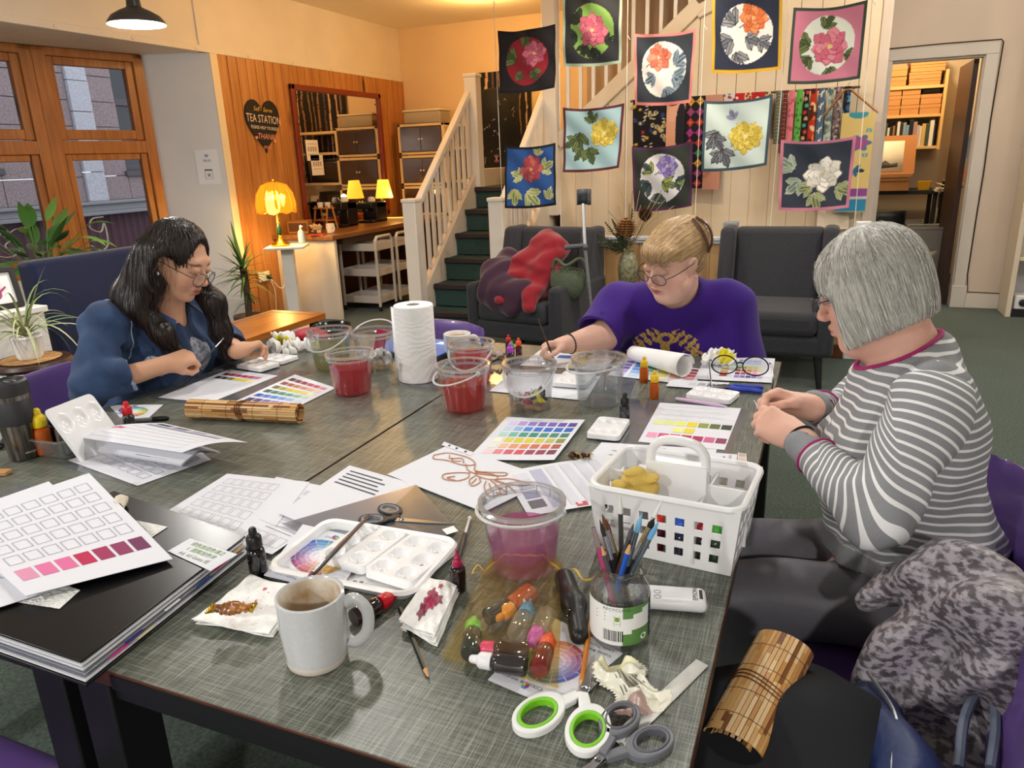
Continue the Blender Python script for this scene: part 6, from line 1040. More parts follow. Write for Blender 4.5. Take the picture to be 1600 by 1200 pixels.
sheet('colour_wheel_card', 'colour wheel card in front of the golden net bag', ((868, 1108), (762, 1062), (860, 962), (974, 1021)), text=(('COLOUR WHEEL', .62, .13, .0085, '6a6a70', 0), ('Colour Break', .22, .86, .0075, '55565c', 0), ('Little Painting', .27, .93, .009, '8a8b90', 0)), extra=wheel(.5, .5, .36, .85), **KW)
sheet('colour_wheel_card', 'small colour wheel card beyond the plastic tub of inks', ((170, 633), (255, 632), (232, 653), (190, 655)), extra=wheel(.45, .5, .36, 1.0), **KW)
# white tray with two palettes, brushes over its edge
cs = ((500, 822), (712, 858), (652, 950), (430, 905)); c = quad_at(cs, TZ); o = sum(c, Vector())/4; ux = (c[1]-c[0]+c[2]-c[3])/2; vy = (c[0]-c[3]+c[1]-c[2])/2; rz = math.atan2(ux.y, ux.x); W2, H2 = ux.length/2, vy.length/2
t = thing('white_tray', 'white plastic tray holding two six-well palettes', 'tray', o+Vector((0, 0, .001)), rz); b = MB()
def rr_(w, h, r, n=6): return [(sx*(w-r)+r*math.cos(a), sy*(h-r)+r*math.sin(a)) for sx, sy, a0 in ((1, 1, 0), (-1, 1, PI/2), (-1, -1, PI), (1, -1, 1.5*PI)) for a in [a0+PI/2*i/n for i in range(n+1)]]
L0, L1, L2, L3 = rr_(W2-.012, H2-.012, .02), rr_(W2-.008, H2-.008, .024), rr_(W2, H2, .03), rr_(W2+.003, H2+.003, .03); n = len(L0); vs = [(x, y, .002) for x, y in L0]+[(x, y, .02) for x, y in L1]+[(x, y, .022) for x, y in L2]+[(x, y, .017) for x, y in L3]+[(x, y, 0) for x, y in L0]
b.add(vs, [tuple(range(n)), tuple(range(4*n, 5*n))[::-1]]+[(k*n+i, k*n+(i+1) % n, (k+1)*n+(i+1) % n, (k+1)*n+i) for k in range(4) for i in range(n)]); b.obj('body', P('f3f4f5', .25), t); TR = t
palette('left six-well palette on the white tray, with black paint drops', ((560, 826), (630, 842), (578, 902), (505, 880)), TZ+.006, (2, 3), ((1, 0, '121216', .32), (1, 1, '1c1c22', .2), (0, 2, '121216', .3), (1, 2, '16161a', .22)), .016); palette('right six-well palette on the white tray, with crimson paint drops', ((632, 842), (703, 862), (655, 926), (582, 904)), TZ+.006, (2, 3), ((1, 1, '9c1028', .5), (0, 2, '38101c', .28), (1, 2, '5c1024', .42)), .016)
b = MB(); g = random.Random(1); X0 = loc(o+Vector((0, 0, .004)), rz)
for k in range(8): b.X = X0; b.ball((.02+g.uniform(-.03, .03), -H2+.03+g.uniform(-.006, .006), 0), (.004, .003, .0006), 8, 4)
S_ = b.obj('paint_specks', P('8a8088', .4)); tag(S_, 'dried paint specks in the front groove of the white tray', 'paint', kind='stuff')
def brush(label, tip, end, hcol='2a1a14', r=.0032, ferr='c8c8cc', bcol='2a2420', ferr_len=.16, bris=.12, name='paintbrush', group=None, wide=1):
    tip, end = Vector(tip), Vector(end); t = thing(name, label, 'brush', (tip+end)/2, 0, group); o = t.location; d = tip-end; L_ = d.length; A = lambda k: end+d*k-o; b = MB(); b.tube([A(0), A(.03), A(.5), A(1-ferr_len-bris)], [r*.5, r*.8, r*1.25, r], 10); b.obj('handle', P(hcol, .3), t)
    b = MB(); b.tube([A(1-ferr_len-bris), A(1-bris)], [r*1.02, r*.9*wide], 10); b.obj('ferrule', P(ferr, .25, metal=.9), t); b = MB(); b.tube([A(1-bris), A(1-bris*.6), A(1)], [r*.85*wide, r*.95*wide, r*.1], 8); b.obj('bristles', P(bcol, .7), t); return t
q = TZ+.026
brush('black brush lying across the tray\'s left corner', T(577, 804, q+.012), T(490, 898, q), '141416', .0034, ferr_len=.1, bris=.1); brush('brown brush lying beside the black brush on the tray corner', T(478, 906, q-.006), T(577, 806, q+.02), '5a3a28', .0036, bcol='7a4a50', ferr_len=.18, bris=.1)
brush('dark brush lying beyond the open ink bottle', T(735, 806, TZ+.006), T(711, 888, TZ+.0045), '2a1216', .0045, ferr='b8bcc0', bcol='d8dadc', ferr_len=.3, bris=.08)
# ================================================================== front of the table
WG = M('stoneware_glaze', 'c9cbcd', .18, coat=.4, var=(160, .05))
mug('coffee_mug', 'large pale grey mug with coffee dregs at the front of the table', T(497, 1028, TZ+.0005), .0475, .107, WG, R_(28), M('mug_inside', 'd8d4c8', .2, var=(26, .4), col2='a8865a'), (P('8a643c', .25), .28), band=P('d8cfc4', .7))
bottle('red-capped ink bottle lying behind the grey mug', T(552, 966, TZ+.014), P('c81624', .3), DARK('241418'), 1.15, lie=(R_(90), 0, R_(160)))
# folded and spread kitchen paper with paint
def napkin(label, cs, blots, z0, layers=3, bow=.012, th=.004):
    c = quad_at(cs, TZ+.001); o = sum(c, Vector())/4; t = thing('kitchen_paper', label, 'tissue', o); g = random.Random(len(label))
    for k in range(layers):
        j = [Vector((g.uniform(-.004, .004), g.uniform(-.004, .004), 0)) for _ in range(4)]; cc = [c[i]-o+j[i] for i in range(4)]; p = Paint(60, 60, 'f3f3f1')
        if k == layers-1:
            for u, v, r, col in blots: p.disc(u, v, r, r*.8, col, .9, g.uniform(0, 6), 5, .22)
        b = MB(); F = lambda u, v, k=k, cc=cc: (cc[0]*(1-u)+cc[1]*u)*(1-v)+(cc[3]*(1-u)+cc[2]*u)*v+Vector((0, 0, th*(k+.3)+bow*(u*(1-u))*(v*(1-v))*6+.0012*math.sin(u*23+k)*math.sin(v*19)+.002*math.sin(u*7+v*5+k))); b.grid(F, 60, 60); s = b.obj('sheet', M('paper_towel_ink', 'ffffff', .9, attr='col', bump=(130, .35)), t, smooth=180, solid=.001); colattr(s, p.c.reshape(-1, 3))
    return t
napkin('spread white kitchen paper with pink specks under the gold sweet', ((395, 907), (472, 925), (427, 999), (302, 975)), [(.5, .22, .045, 'c83a78'), (.56, .5, .02, 'c83a78'), (.42, .48, .016, 'd04a84'), (.62, .3, .014, 'c02a68'), (.3, .7, .016, 'b88a94'), (.5, .75, .014, 'a87a88'), (.7, .6, .018, 'd890b0')], 0)
napkin('folded white kitchen paper blotted with crimson paint', ((665, 912), (718, 928), (680, 1010), (626, 985)), [(.62, .18, .07, 'b02050'), (.52, .42, .15, '9c1846'), (.7, .44, .12, '8c1840'), (.5, .6, .14, 'a01a4a'), (.45, .74, .12, '7c1640'), (.62, .56, .1, 'b02258')], 0, 4, .02, .0055)
p = T(362, 950, TZ+.033); t = thing('wrapped_candy', 'brown and gold wrapped candy lying on the spread kitchen paper', 'sweet', p, R_(22)); S = Solid(); S.ell((0, 0, 0), (.018, .011, .009), .004); S.cap((-.026, 0, 0), (.026, 0, 0), .006, .006, .008); S.disp(fold(.0016, 260, 3)); S.obj('wrapper', M('candy_wrap', '4a2410', .15, coat=.8, var=(70, .5), col2='b8742c'), (-.04, -.02, -.02), (.04, .02, .02), .0016, t)
for s in (-1, 1): b = MB(); b.grid(lambda u, v: (s*(.024+.012*u), (v-.5)*.026*(.6+.5*u), .003*math.sin(v*30)), 3, 24); b.obj('gold_end', P('b8962c', .25, metal=.7), t, solid=.0008)
# pencils
def pencil(label, tip, end, cols, r=.0037):
    tip, end = Vector(tip), Vector(end); t = thing('pencil', label, 'pencil', (tip+end)/2); o = t.location; A = lambda k: end+(tip-end)*k-o; b = MB(); x, y = frame(tip-end)
    n = 6; vs = [A(k)+x*(math.cos(2*PI*i/n)*r)+y*(math.sin(2*PI*i/n)*r) for k in (0, .88) for i in range(n)]
    for i in range(n): b.add([vs[i], vs[(i+1) % n], vs[n+(i+1) % n], vs[n+i]], [(0, 1, 2, 3)], i % len(cols))
    b.add(vs[:n], [tuple(range(n))], 0); b.obj('barrel', [P(c_, .3) for c_ in cols], t, smooth=0); b = MB(); b.tube([A(.88), A(.97)], [r, r*.35], 8); b.obj('sharpened_wood', P('d0a070', .6), t); b = MB(); b.tube([A(.97), A(1)], [r*.35, .0003], 8); b.obj('lead', P('2a2a2c', .4), t); return t
pencil('black and yellow striped pencil under the folded kitchen paper', T(671, 1062, TZ+.004), T(625, 950, TZ+.004), ['d8b020', '121214', '121214']); pencil('orange pencil leaning on the colour wheel card by the glass jar', T(907, 1082, TZ+.006), T(924, 960, TZ+.006), ['dc8a1c', 'd07c14', 'e0962c'])
# white caddy
CW = P('eff0f1', .3); t = thing('storage_caddy', 'white plastic handled caddy with square holes at the table\'s right edge', 'caddy', (-.204, 1.222, TZ+.001), R_(-5)); HW, HD, HH = .131, .1, .125
def wall(b, p0, p1, q0, q1, nx, ny, th, frames_):     # a wall with square holes: p bottom, q top
    n = ((p1-p0).cross(q0-p0)).normalized()*th; P_ = lambda u, v: (p0*(1-u)+p1*u)*(1-v)+(q0*(1-u)+q1*u)*v
    us = [0]; du = (1-.14)/nx
    for i in range(nx): us += [.07+du*(i+.24), .07+du*(i+.76)]
    us.append(1); vs = [0]; dv = (1-.3)/ny
    for j in range(ny): vs += [.1+dv*(j+.22), .1+dv*(j+.78)]
    vs.append(1)
    for j in range(len(vs)-1):
        for i in range(len(us)-1):
            if i % 2 and j % 2: continue
            a = [P_(us[i], vs[j]), P_(us[i+1], vs[j]), P_(us[i+1], vs[j+1]), P_(us[i], vs[j+1])]; b.add(a+[k+n for k in a], [(0, 1, 2, 3), (7, 6, 5, 4), (0, 4, 5, 1), (1, 5, 6, 2), (2, 6, 7, 3), (3, 7, 4, 0)])
B_ = [Vector((x*HW*.9, y*HD*.88, 0)) for x, y in ((-1, -1), (1, -1), (1, 1), (-1, 1))]; T_ = [Vector((x*HW, y*HD, HH)) for x, y in ((-1, -1), (1, -1), (1, 1), (-1, 1))]
b = MB()
for i in range(4): wall(b, B_[i], B_[(i+1) % 4], T_[i], T_[(i+1) % 4], 7 if i % 2 == 0 else 5, 3, -.0022, 0)
b.box(-HW*.9, HW*.9, -HD*.88, HD*.88, 0, .003); b.obj('basket', CW, t, smooth=0); b = MB(); b.tube([(x, y, HH) for x, y in rr_(HW, HD, .028, 6)], .0062, 8, closed=True); b.obj('rim', CW, t)
b = MB(); b.box(-.055, .055, -.014, .014, .01, HH+.028); b.box(-HW+.006, -.05, -.002, .002, .01, HH-.006); b.box(.05, HW-.006, -.002, .002, .01, HH-.006); b.box(.052, .056, -HD+.006, HD-.006, .01, HH-.02); b.box(-.056, -.052, -HD+.006, HD-.006, .01, HH-.02); b.obj('divider', CW, t, bevel=.004)
b = MB(); b.tube(fcurve([(-.05, 0, HH+.02), (-.046, 0, HH+.048), (-.024, 0, HH+.066), (.024, 0, HH+.066), (.046, 0, HH+.048), (.05, 0, HH+.02)], 30), .0105, 12, flat=.8); b.obj('handle', CW, t)
CX = t.matrix_basis.copy() if False else loc((-.204, 1.222, TZ+.001), R_(-5))
S = Solid(); S.ell((0, 0, 0), (.028, .02, .032), .02, 0, .3); S.ell((.035, .005, .015), (.03, .012, .035), .02, 0, 0, .4); S.disp(fold(.006, 90, 6)); o = tag(S.obj('yellow_net_pouch', M('yellow_net', 'dcbc5c', .5, alpha=.9, bump=(300, .4)), (-.08, -.06, -.06), (.1, .06, .08), .004), 'crumpled yellow net pouch in the left part of the white caddy', 'pouch'); o.location = CX @ Vector((-.085, -.045, .095))
for k, (x, y, c_, bd, w2) in enumerate(((-.015, -.07, 'd83a1c', '4a1420', 'orange-red'), (.025, -.072, '3060c8', '1c1c2c', 'blue'), (.068, -.07, 'b01c30', '1e1012', 'dark red'), (.085, -.068, '48a83c', '26382a', 'bright green'), (.09, .05, 'c04ab0', '2a1c2c', 'magenta'), (-.02, .05, 'e8e8e8', '1c1c1e', 'white'))):
    bottle('dark ink bottle with %s cap standing inside the white caddy' % w2, CX @ Vector((x, y, .0035)), P(c_, .35), DARK(bd), 1.2)
# glass jar of brushes
GL = thin('jar_glass', 'f0f2f0', .16, .03, .02); jp = T(968, 993, TZ+.0005); t = thing('glass_jar', 'clear glass jar with green and white label full of paintbrushes', 'jar', jp); t.scale = (1, 1, .8)
b = MB(); b.lathe([(0, .004), (.038, .001), (.043, .008), (.043, .1), (.041, .115), (.034, .13), (.033, .15), (.035, .153), (.031, .153), (.031, .132), (.038, .112), (.0405, .1), (.0405, .01), (0, .008)], 56, cap=False); b.obj('glass', GL, t); LBR = .0437; lc = math.atan2(-jp.y, -jp.x)
b = MB(); b.grid(lambda u, v: (LBR*math.cos(lc-1.9+3.8*u), LBR*math.sin(lc-1.9+3.8*u), .018+.078*v), 76, 10, mf=lambda u, v: 0 if u < .52 else (2 if u > .8 else (1 if v < .3+.5*(u-.5) or v > .62+1.1*(u-.5) else 0)) if u < .8 else 2)
def cyl(b, b2, a0):            # bends flat ink (x right, y up) round the jar
    for v, f, m_ in [(b2.v, b2.f, b2.m)]: b.add([(LBR*1.004*math.cos(lc+a0+p.x/LBR), LBR*1.004*math.sin(lc+a0+p.x/LBR), p.y) for p in v], f, None); b.m[-len(m_):] = m_
q = MB(); q.text('RECYCLING -', .0075, loc((0, .09, 0)), 3); q.box(-.014, .007, .066, .088, 0, 0, 3) if False else None
g = random.Random(8); x = -.022
while x < .006: w_ = g.choice((.0006, .0012, .0018)); q.add([(x, .026, 0), (x+w_, .026, 0), (x+w_, .048, 0), (x, .048, 0)], [(0, 1, 2, 3)], 3); x += w_+g.choice((.0007, .0012))
q.add([(-.006, .058, 0), (.003, .058, 0), (.003, .078, 0), (-.006, .078, 0)], [(0, 1, 2, 3)], 3); q.add([(-.0056, .0584, .0), (.0026, .0584, 0), (.0026, .0776, 0), (-.0056, .0776, 0)], [(0, 1, 2, 3)], 4); q.add([(-.0048, .067, 0), (.0018, .067, 0), (.0018, .0758, 0), (-.0048, .0758, 0)], [(0, 1, 2, 3)], 5); q.text('recycle', .0032, loc((-.0015, .0625, 0)), 3)
for k in range(3): q.add([(-.034, .08-.007*k, 0), (-.019, .08-.007*k, 0), (-.019, .082-.007*k, 0), (-.034, .082-.007*k, 0)], [(0, 1, 2, 3)], 3)
for k in range(6): q.add([(.054, .085-.011*k, 0), (.066, .085-.011*k, 0), (.066, .087-.011*k, 0), (.054, .087-.011*k, 0)], [(0, 1, 2, 3)], 4)
q.add([(.013, .02, 0), (.04, .03, 0), (.028, .034, 0), (.016, .025, 0)], [(0, 1, 2, 3)], 6); q.add([(.04+.006*math.cos(a), .03+.006*math.sin(a), 0) for a in [2*PI*i/16 for i in range(16)]], [tuple(range(16))], 4)
cyl(b, q, -.05); b.obj('label', [P('e9eae8', .5), P('5c8a48', .5), P('1d2440', .5), P('1c1c1e', .5), P('f4f4f2', .5), P('7a9c24', .5), P('b8482c', .5)], t, smooth=60)
JT = jp+Vector((0, 0, .15))
def jb(label, px, py, dep, hcol, bcol, ferr='c4c6ca', r=.0034, bot=(0, 0), wide=1, fl=.2, bl=.14, **k):
    tip = TY(px, py, jp.y+dep); end = jp+Vector((bot[0], bot[1], .014)); brush(label, tip, end, hcol, r, ferr, bcol, fl, bl, group='brushes in the glass jar', wide=wide, **k)
jb('brown-haired brush with black handle, second from left in the jar', 941, 803, .02, '2a1812', '6a4424', 'b0b4b8', .0042, (.018, .012)); jb('dark pointed brush leaning left in the jar', 937, 812, .0, '1c1a28', '2a2430', 'b0b2bc', .0036, (.022, -.01)); jb('tall upright brush with white tip in the jar', 969, 774, .03, '3a2018', 'e0dfda', '6a6a6c', .0038, (.0, .02), fl=.3); jb('grey-tipped brush leaning right in the jar', 990, 818, .0, '4a2c1c', '4c4c50', '707276', .0042, (-.024, -.012)); jb('pale blue capped brush in the jar, left of two', 1003, 802, .01, '1e1c1e', '7cb4dc', '9aaab8', .0044, (-.016, .01), fl=.3, bl=.16); jb('pale blue capped brush in the jar, rightmost', 1029, 815, .015, '1e1c1e', '6aa8dc', '9aaab8', .0044, (-.025, .004), fl=.38, bl=.16); jb('round brush with cream ferrule in the jar', 1022, 810, .03, 'c8b07c', '231a14', 'd8c090', .0052, (-.028, .012), fl=.3, bl=.08); jb('slim white-tipped brush leaning far right in the jar', 1036, 779, .04, '3a2a20', 'e6e6e4', 'd0d2d4', .003, (-.028, -.008), fl=.32); jb('fine brush tip at the left behind the dark one in the jar', 947, 810, .03, 'a8742c', '7a3c44', 'c0a060', .003, (.02, .02)); 
for lb, a, bt, cc, hx in (('blue pencil standing in the glass jar', (986, 846), (-.02, -.02), '2456b8', 'c88a54'), ('dark grey pencil standing in the glass jar', (938, 848), (.02, -.022), '4a4a4c', 'c09a70')): pencil(lb, TY(*a, jp.y-.012), jp+Vector((bt[0], bt[1], .012)), [cc], .0042)
b = MB(); p, q = TY(927, 824, jp.y-.01)-jp, Vector((.012, -.026, .014)); t = thing('pink_cutter', 'pink-handled craft tool leaning left in the glass jar', 'craft tool', jp); b.tube([p+(q-p)*.18, q], .0045, 10); b.obj('handle', P('a83a6c', .3), t); b = MB(); b.tube([p, p+(q-p)*.18], [.003, .0045], 10); b.obj('clear_cap', thin('cap_plastic', 'd8c8cc', .2, .3, .05), t)
# remotes
t = thing('projector_remote', 'white projector remote control behind the glass jar', 'remote control', (T(1010, 943, TZ)+T(1104, 955, TZ))/2+Vector((-.03, 0, .001)), R_(12)); b = MB(); b.box(-.085, .075, -.024, .024, 0, .021); b.obj('body', P('f0f1f3', .35), t, bevel=.009)
b = MB(); 
for i in range(4):
    for j in range(3 if i < 3 else 2): b.tube([(-.06+.02*i+.0055*math.cos(a), -.014+.0135*j+.0042*math.sin(a), .0213) for a in [2*PI*k/14 for k in range(14)]], .0005, 4, closed=True)
b.obj('buttons', P('8a8c92', .5), t); b = MB(); b.text('EPSON', .011, loc((.058, 0, .0214), PI/2), 0); b.box(.064, .069, -.012, .012, .0208, .0214, 0); b.obj('lettering', P('1e1e22', .5), t, smooth=0)
t = thing('presenter_remote', 'black curved presenter remote beside the net bag', 'remote control', (T(884, 915, TZ)+T(903, 1003, TZ))/2+Vector((0, 0, .001)), 0); a, c = T(882, 914, TZ)-t.location, T(905, 1002, TZ)-t.location; S = Solid(); S.cap(a+Vector((0, 0, .012)), (a+c)/2+Vector((.004, 0, .014)), .017, .016, .02); S.cap((a+c)/2+Vector((.004, 0, .014)), c+Vector((0, 0, .01)), .016, .014, .02); S.plane((0, 0, .0), (0, 0, -1)); S.obj('body', P('161618', .4), (-.1, -.1, -.01), (.1, .1, .05), .003, t)
m_ = (a*.35+c*.65); b = MB(); b.ball(m_+Vector((0, 0, .018)), (.011, .026, .009), 16, 10); b.obj('button_panel', P('0a0a0c', .08, coat=.6), t); b = MB(); X_ = loc(m_+Vector((0, .004, .0272)), R_(-110)); b.text('< >', .012, X_, 0); b.text('o', .008, X_ @ loc((-.0, .012, -.001)), 0); b.obj('symbols', P('e8e8e8', .5), t, smooth=0)
# golden net bag with bottles
ORG = thin('gold_organza', 'fbf3dc', .02, .06, .35, 'ecd8a0'); c = [T(690, 1030, TZ), T(872, 1078, TZ), T(880, 892, TZ), T(764, 890, TZ)]; o = sum(c, Vector())/4; t = thing('net_bag', 'golden organza drawstring bag full of ink bottles', 'bag', o+Vector((0, 0, .0025))); F = lambda u, v: (c[0]*(1-u)+c[1]*u)*(1-v)+(c[3]*(1-u)+c[2]*u)*v-o
def top(u, v): e = max(0, min(u, 1-u, v, (1-v)*1.4)); return F(u, v)+Vector((0, 0, .036*min(1, e*11)**.6+.003*math.sin(u*17+v*9)*min(1, e*8)+.002*math.sin(u*31-v*22)*min(1, e*8)+.0006))
b = MB(); b.grid(top, 44, 44); b.obj('upper_layer', ORG, t); b = MB(); b.grid(lambda u, v: F(u, v), 10, 10); b.obj('lower_layer', ORG, t)
b = MB(); b.grid(lambda u, v: F(u, .93+.14*v)+Vector((0, 0, .012+.014*math.sin(u*50)*(v-.2)+.02*v*(1-abs(2*u-1)))), 60, 5); b.obj('ruffle', ORG, t); GR = P('d8b84a', .4); b = MB(); b.tube(fcurve([F(k/12, .93)+Vector((0, 0, .03*min(1, 4*min(k/12, 1-k/12))+.006+.002*(k % 2))) for k in range(13)], 60), .0022, 6); b.tube(fcurve([F(0, .93), F(-.12, .96)+Vector((0, 0, .012)), F(-.16, .9)+Vector((0, 0, .004)), F(-.08, .88)+Vector((0, 0, .01)), F(0, .93)], 24), .0016, 6, flat=.5); b.tube(fcurve([F(1, .93), F(1.15, .9)+Vector((0, 0, .02)), F(1.25, .84)+Vector((0, 0, .012)), F(1.36, .86)+Vector((0, 0, .01))], 20), .0022, 6, flat=.5); b.obj('drawstring', GR, t)
for lb, p0, p1, cp, bd in (('orange-capped amber bottle at the top', (775, 968), (828, 924), 'e8981c', AMB), ('white-capped dark bottle near the top', (826, 936), (760, 964), 'e2e4ea', DARK('2e2a2a')), ('blue-capped clear bottle', (828, 942), (806, 992), '4a90d8', CLB), ('lime-capped dark bottle at the left', (741, 965), (735, 1022), '78c848', DARK('3a3c34')), ('violet-capped bottle', (832, 1004), (856, 958), 'c050c8', CLB), ('pink-capped dark bottle', (752, 1014), (826, 1018), 'd8307c', DARK('3c262a')), ('white-capped dark bottle nearest the camera', (742, 1030), (822, 1042), 'e6e6e8', DARK('302c2e')), ('orange-red-capped reddish bottle at the right', (858, 998), (842, 1048), 'e8541c', M('red_ink', '7c2c26', .1, trans=.2, coat=.3))):
    a, e = T(*p0, TZ+.019), T(*p1, TZ+.019); d = (a-e); L_ = d.length; d.normalize(); rot = Vector((0, 0, 1)).rotation_difference(d).to_euler(); bottle(lb+' inside the golden net bag', e, P(cp, .35), bd, min(1.28, max(1.1, L_/.074)), lie=rot, group='bottles in the golden net bag')
# scissors
def scissors(label, pivot, ang, L_blade, L_h, open_, hcol, icol, lift=.006, lp=.25, k=1.0):
    t = thing('scissors', label, 'scissors', pivot+Vector((0, 0, lift)), ang); HM, IM, ST = P(hcol, .4), P(icol, .4), P('b4b6ba', .22, metal=1)
    for s in (-1, 1):
        X_ = loc((0, 0, s*.0018), s*open_/2); b = MB(); b.X = X_; b.prism([(.0, -.006*k), (L_blade*.5, -.005*k), (L_blade, s*.001), (L_blade*.5, .005*k), (0, .007*k), (-.025*k, .006*k), (-.025*k, -.006*k)], -.0012, .0012); b.obj('blade', ST, t, bevel=.0005)
        r, w_, y0 = L_h*lp, L_h*lp*.68, -s*L_h*.6*lp
        outl = [(-L_h*.62+r*1.28*math.cos(a)*(1 if math.cos(a) < 0 else 1.15), y0+w_*1.35*math.sin(a)*(1+.12*math.cos(a)*0)) for a in [2*PI*i/36 for i in range(36)]]; inl = [(-L_h*.62+r*.84*math.cos(a), y0+w_*.85*math.sin(a)) for a in [2*PI*i/36 for i in range(36)]]; inl2 = [(-L_h*.62+r*1.02*math.cos(a), y0+w_*1.05*math.sin(a)) for a in [2*PI*i/36 for i in range(36)]]
        b = MB(); b.X = X_; b.ring(outl, inl2, -.005, .006); b.prism([(-.012*k, -.007*k), (-.012*k, .007*k), (-L_h*.34, y0*.5+.009*k), (-L_h*.34, y0*.5-.009*k)] if True else [], -.0045, .0055); h_ = b.obj('handle', HM, t, bevel=.002); b = MB(); b.X = X_; b.ring(inl2, inl, -.005, .0065); b.obj('grip_lining', IM, h_, bevel=.0015)
    b = MB(); b.lathe([(.0045*k, -.004), (.0045*k, .0045), (0, .0055)], 14); b.obj('pivot_screw', P('8a8c90', .2, metal=1), t)
a, c = T(936, 1049, TZ), T(879, 1136, TZ); d = a-c; pv = T(914, 1083, TZ); scissors('white and lime green handled scissors at the front edge', pv, math.atan2(d.y, d.x), (a-pv).length, (pv-T(868, 1188, TZ)).length*1.0, R_(26), 'e8eae8', '7cc828')
pv = T(934, 1196, TZ); a = T(996, 1146, TZ); scissors('small grey-handled scissors in front of the lime green ones', pv, math.atan2(pv.y-a.y, pv.x-a.x), .07, .115, R_(16), '6c6e76', '5c5e66', lp=.21, k=.8)
pv = T(628, 818, TZ); a = T(702, 836, TZ); d = a-pv; scissors('black and grey handled scissors behind the white tray', pv, math.atan2(d.y, d.x), d.length, .09, R_(30), '18181a', '8c8e92', .006, k=1)
# crumpled wrapper, white strip
b = MB(); c = [T(1088, 1030, TZ+.002), T(1107, 1040, TZ+.002), T(975, 1172, TZ+.002), T(955, 1150, TZ+.002)]; b.add(c, [(0, 1, 2, 3)]); tag(b.obj('paper_strip', P('f2f2ee', .6), solid=.0006), 'long white paper strip under the crumpled wrapper', 'paper strip')
p = T(985, 1078, TZ+.003); g = random.Random(5); b = MB(); H_ = lambda u, v: .006+.006*math.sin(u*6.3+1)*math.cos(v*5)+.005*math.sin(u*13+v*9)+.007*math.sin(v*11-u*4)+.003*math.sin(u*29-v*23); X_ = loc((0, 0, 0), R_(-52)); b.X = X_
b.grid(lambda u, v: ((u-.5)*.1, (v-.5)*.062*(1+.25*math.sin(u*9))+(.002 if int(u*40) % 2 else -.002)*(abs(v-.5) > .49), max(.001, H_(u, v))), 40, 26, mf=lambda u, v: 1 if u > .72 and v < .6 else (2 if u < .12 else 0))
for k in range(9):
    v = .25+.06*k; b.add([((.3+.02*(k % 3)-.5)*.1, (v-.5)*.06, H_(.35, v)+.004), ((.62-.5)*.1, (v-.5)*.06, H_(.6, v)+.004), ((.62-.5)*.1, (v-.475)*.06, H_(.6, v)+.004), ((.3-.5)*.1, (v-.475)*.06, H_(.35, v)+.004)], [(0, 1, 2, 3)], 3)
tag(b.obj('torn_wrapper', [P('e6e4d4', .3), P('b0948c', .3), P('f0ecc8', .3), P('6a6a60', .5)], smooth=25, solid=.0005), 'crumpled cream and pinkish torn wrapper beside the scissors', 'wrapper').location = p
# black portfolio and what lies on it
t = thing('portfolio', 'thick black portfolio of clear pages overhanging the table\'s front left', 'portfolio', (-1.13, .76, TZ+.001)); rz_ = R_(3)
q = lambda x, y, z: (x, y, z); PX = [(.24, -.212), (.208, .15), (-.205, .215), (-.2, -.205)]
def slab(z0, z1, ins, m, name, bev=0, wob=0):
    b = MB(); n = 6; L = []
    for i in range(4):
        a, e = Vector(PX[i]+(0,)), Vector(PX[(i+1) % 4]+(0,)); a, e = a*(1-ins), e*(1-ins); L += [a+(e-a)*k/n for k in range(n)]
    b.prism([(v.x, v.y) for v in L], z0, z1); return b.obj(name, m, t, bevel=bev)
slab(0, .004, 0, P('121214', .35), 'back_cover', .001)
for k in range(7): slab(.0055+.0042*k, .0085+.0042*k, .012+.008*(k % 3), SLEEVE if k % 2 else P('dfe1e6', .4), 'page')
slab(.0365, .04, .01, P('0e0d0f', .3), 'front_cover', .001)
for k, (f, c_, z) in enumerate(((.12, 'd83a8c', .016), (.2, '3c2c8c', .02), (.26, 'e8e0b0', .012), (.42, 'f0f0f2', .022), (.62, '2c54b8', .02), (.74, 'd83a7c', .024), (.86, 'd8a02c', .027))):
    a, e = Vector(PX[0]+(0,)), Vector(PX[1]+(0,)); p = a+(e-a)*f; b = MB(); b.bar(p+Vector((.002, 0, z)), p+(e-a)*.09+Vector((.002, 0, z)), .004, .0014); b.obj('page_tab', P(c_, .5), t)
PZ = TZ+.0425
sheet('sticky_note', 'white note with green and grey handwriting on the black portfolio', ((297, 841), (371, 866), (329, 892), (262, 861)), z=PZ, cat='note', n=4, text=(('调色加混色课之', .5, .22, .0125, '6a9a3c', 0), ('1. 图案加色块', .5, .5, .0125, '6a9a3c', 0), ('A4, A5 Gutta 纸', .5, .8, .0115, '7a8a6c', 0)))
sheet('paper_sheet', 'embossed white paper corner peeking from under the big sheet, right side', ((150, 800), (262, 823), (236, 840), (150, 860)), z=PZ, m=M('embossed_paper', 'e9e9e6', .85, bump=(160, .8))); sheet('paper_sheet', 'embossed white paper corner peeking from under the big sheet, front side', ((-20, 870), (125, 922), (93, 951), (-40, 930)), z=PZ, m=MATS['embossed_paper'])
sheet('paper_sheet', 'second white sheet of faint squares under the big pink-row sheet', ((-150, 830), (76, 752), (215, 880), (-20, 955)), frames(7, 6, .1, .1, .12, .12, .09, .08), z=PZ+.0035)
sheet('paper_sheet', 'large white sheet with a bottom row of pink squares on the portfolio', ((-88, 814), (141, 747), (270, 873), (42, 940)), frames(7, 5, .08, .1, .125, .128, .1, .09, 'a4a6ae')+swat([['d890b0', 'd870a0', 'd86a9c', 'b8184c', '9c2858', '8a2c5c', '6c2854']], .07, .76, .128, .1, .105, .11), z=PZ+.006, curl=lambda u, v: .012*u*(1-v)+.01*(1-u)*v)
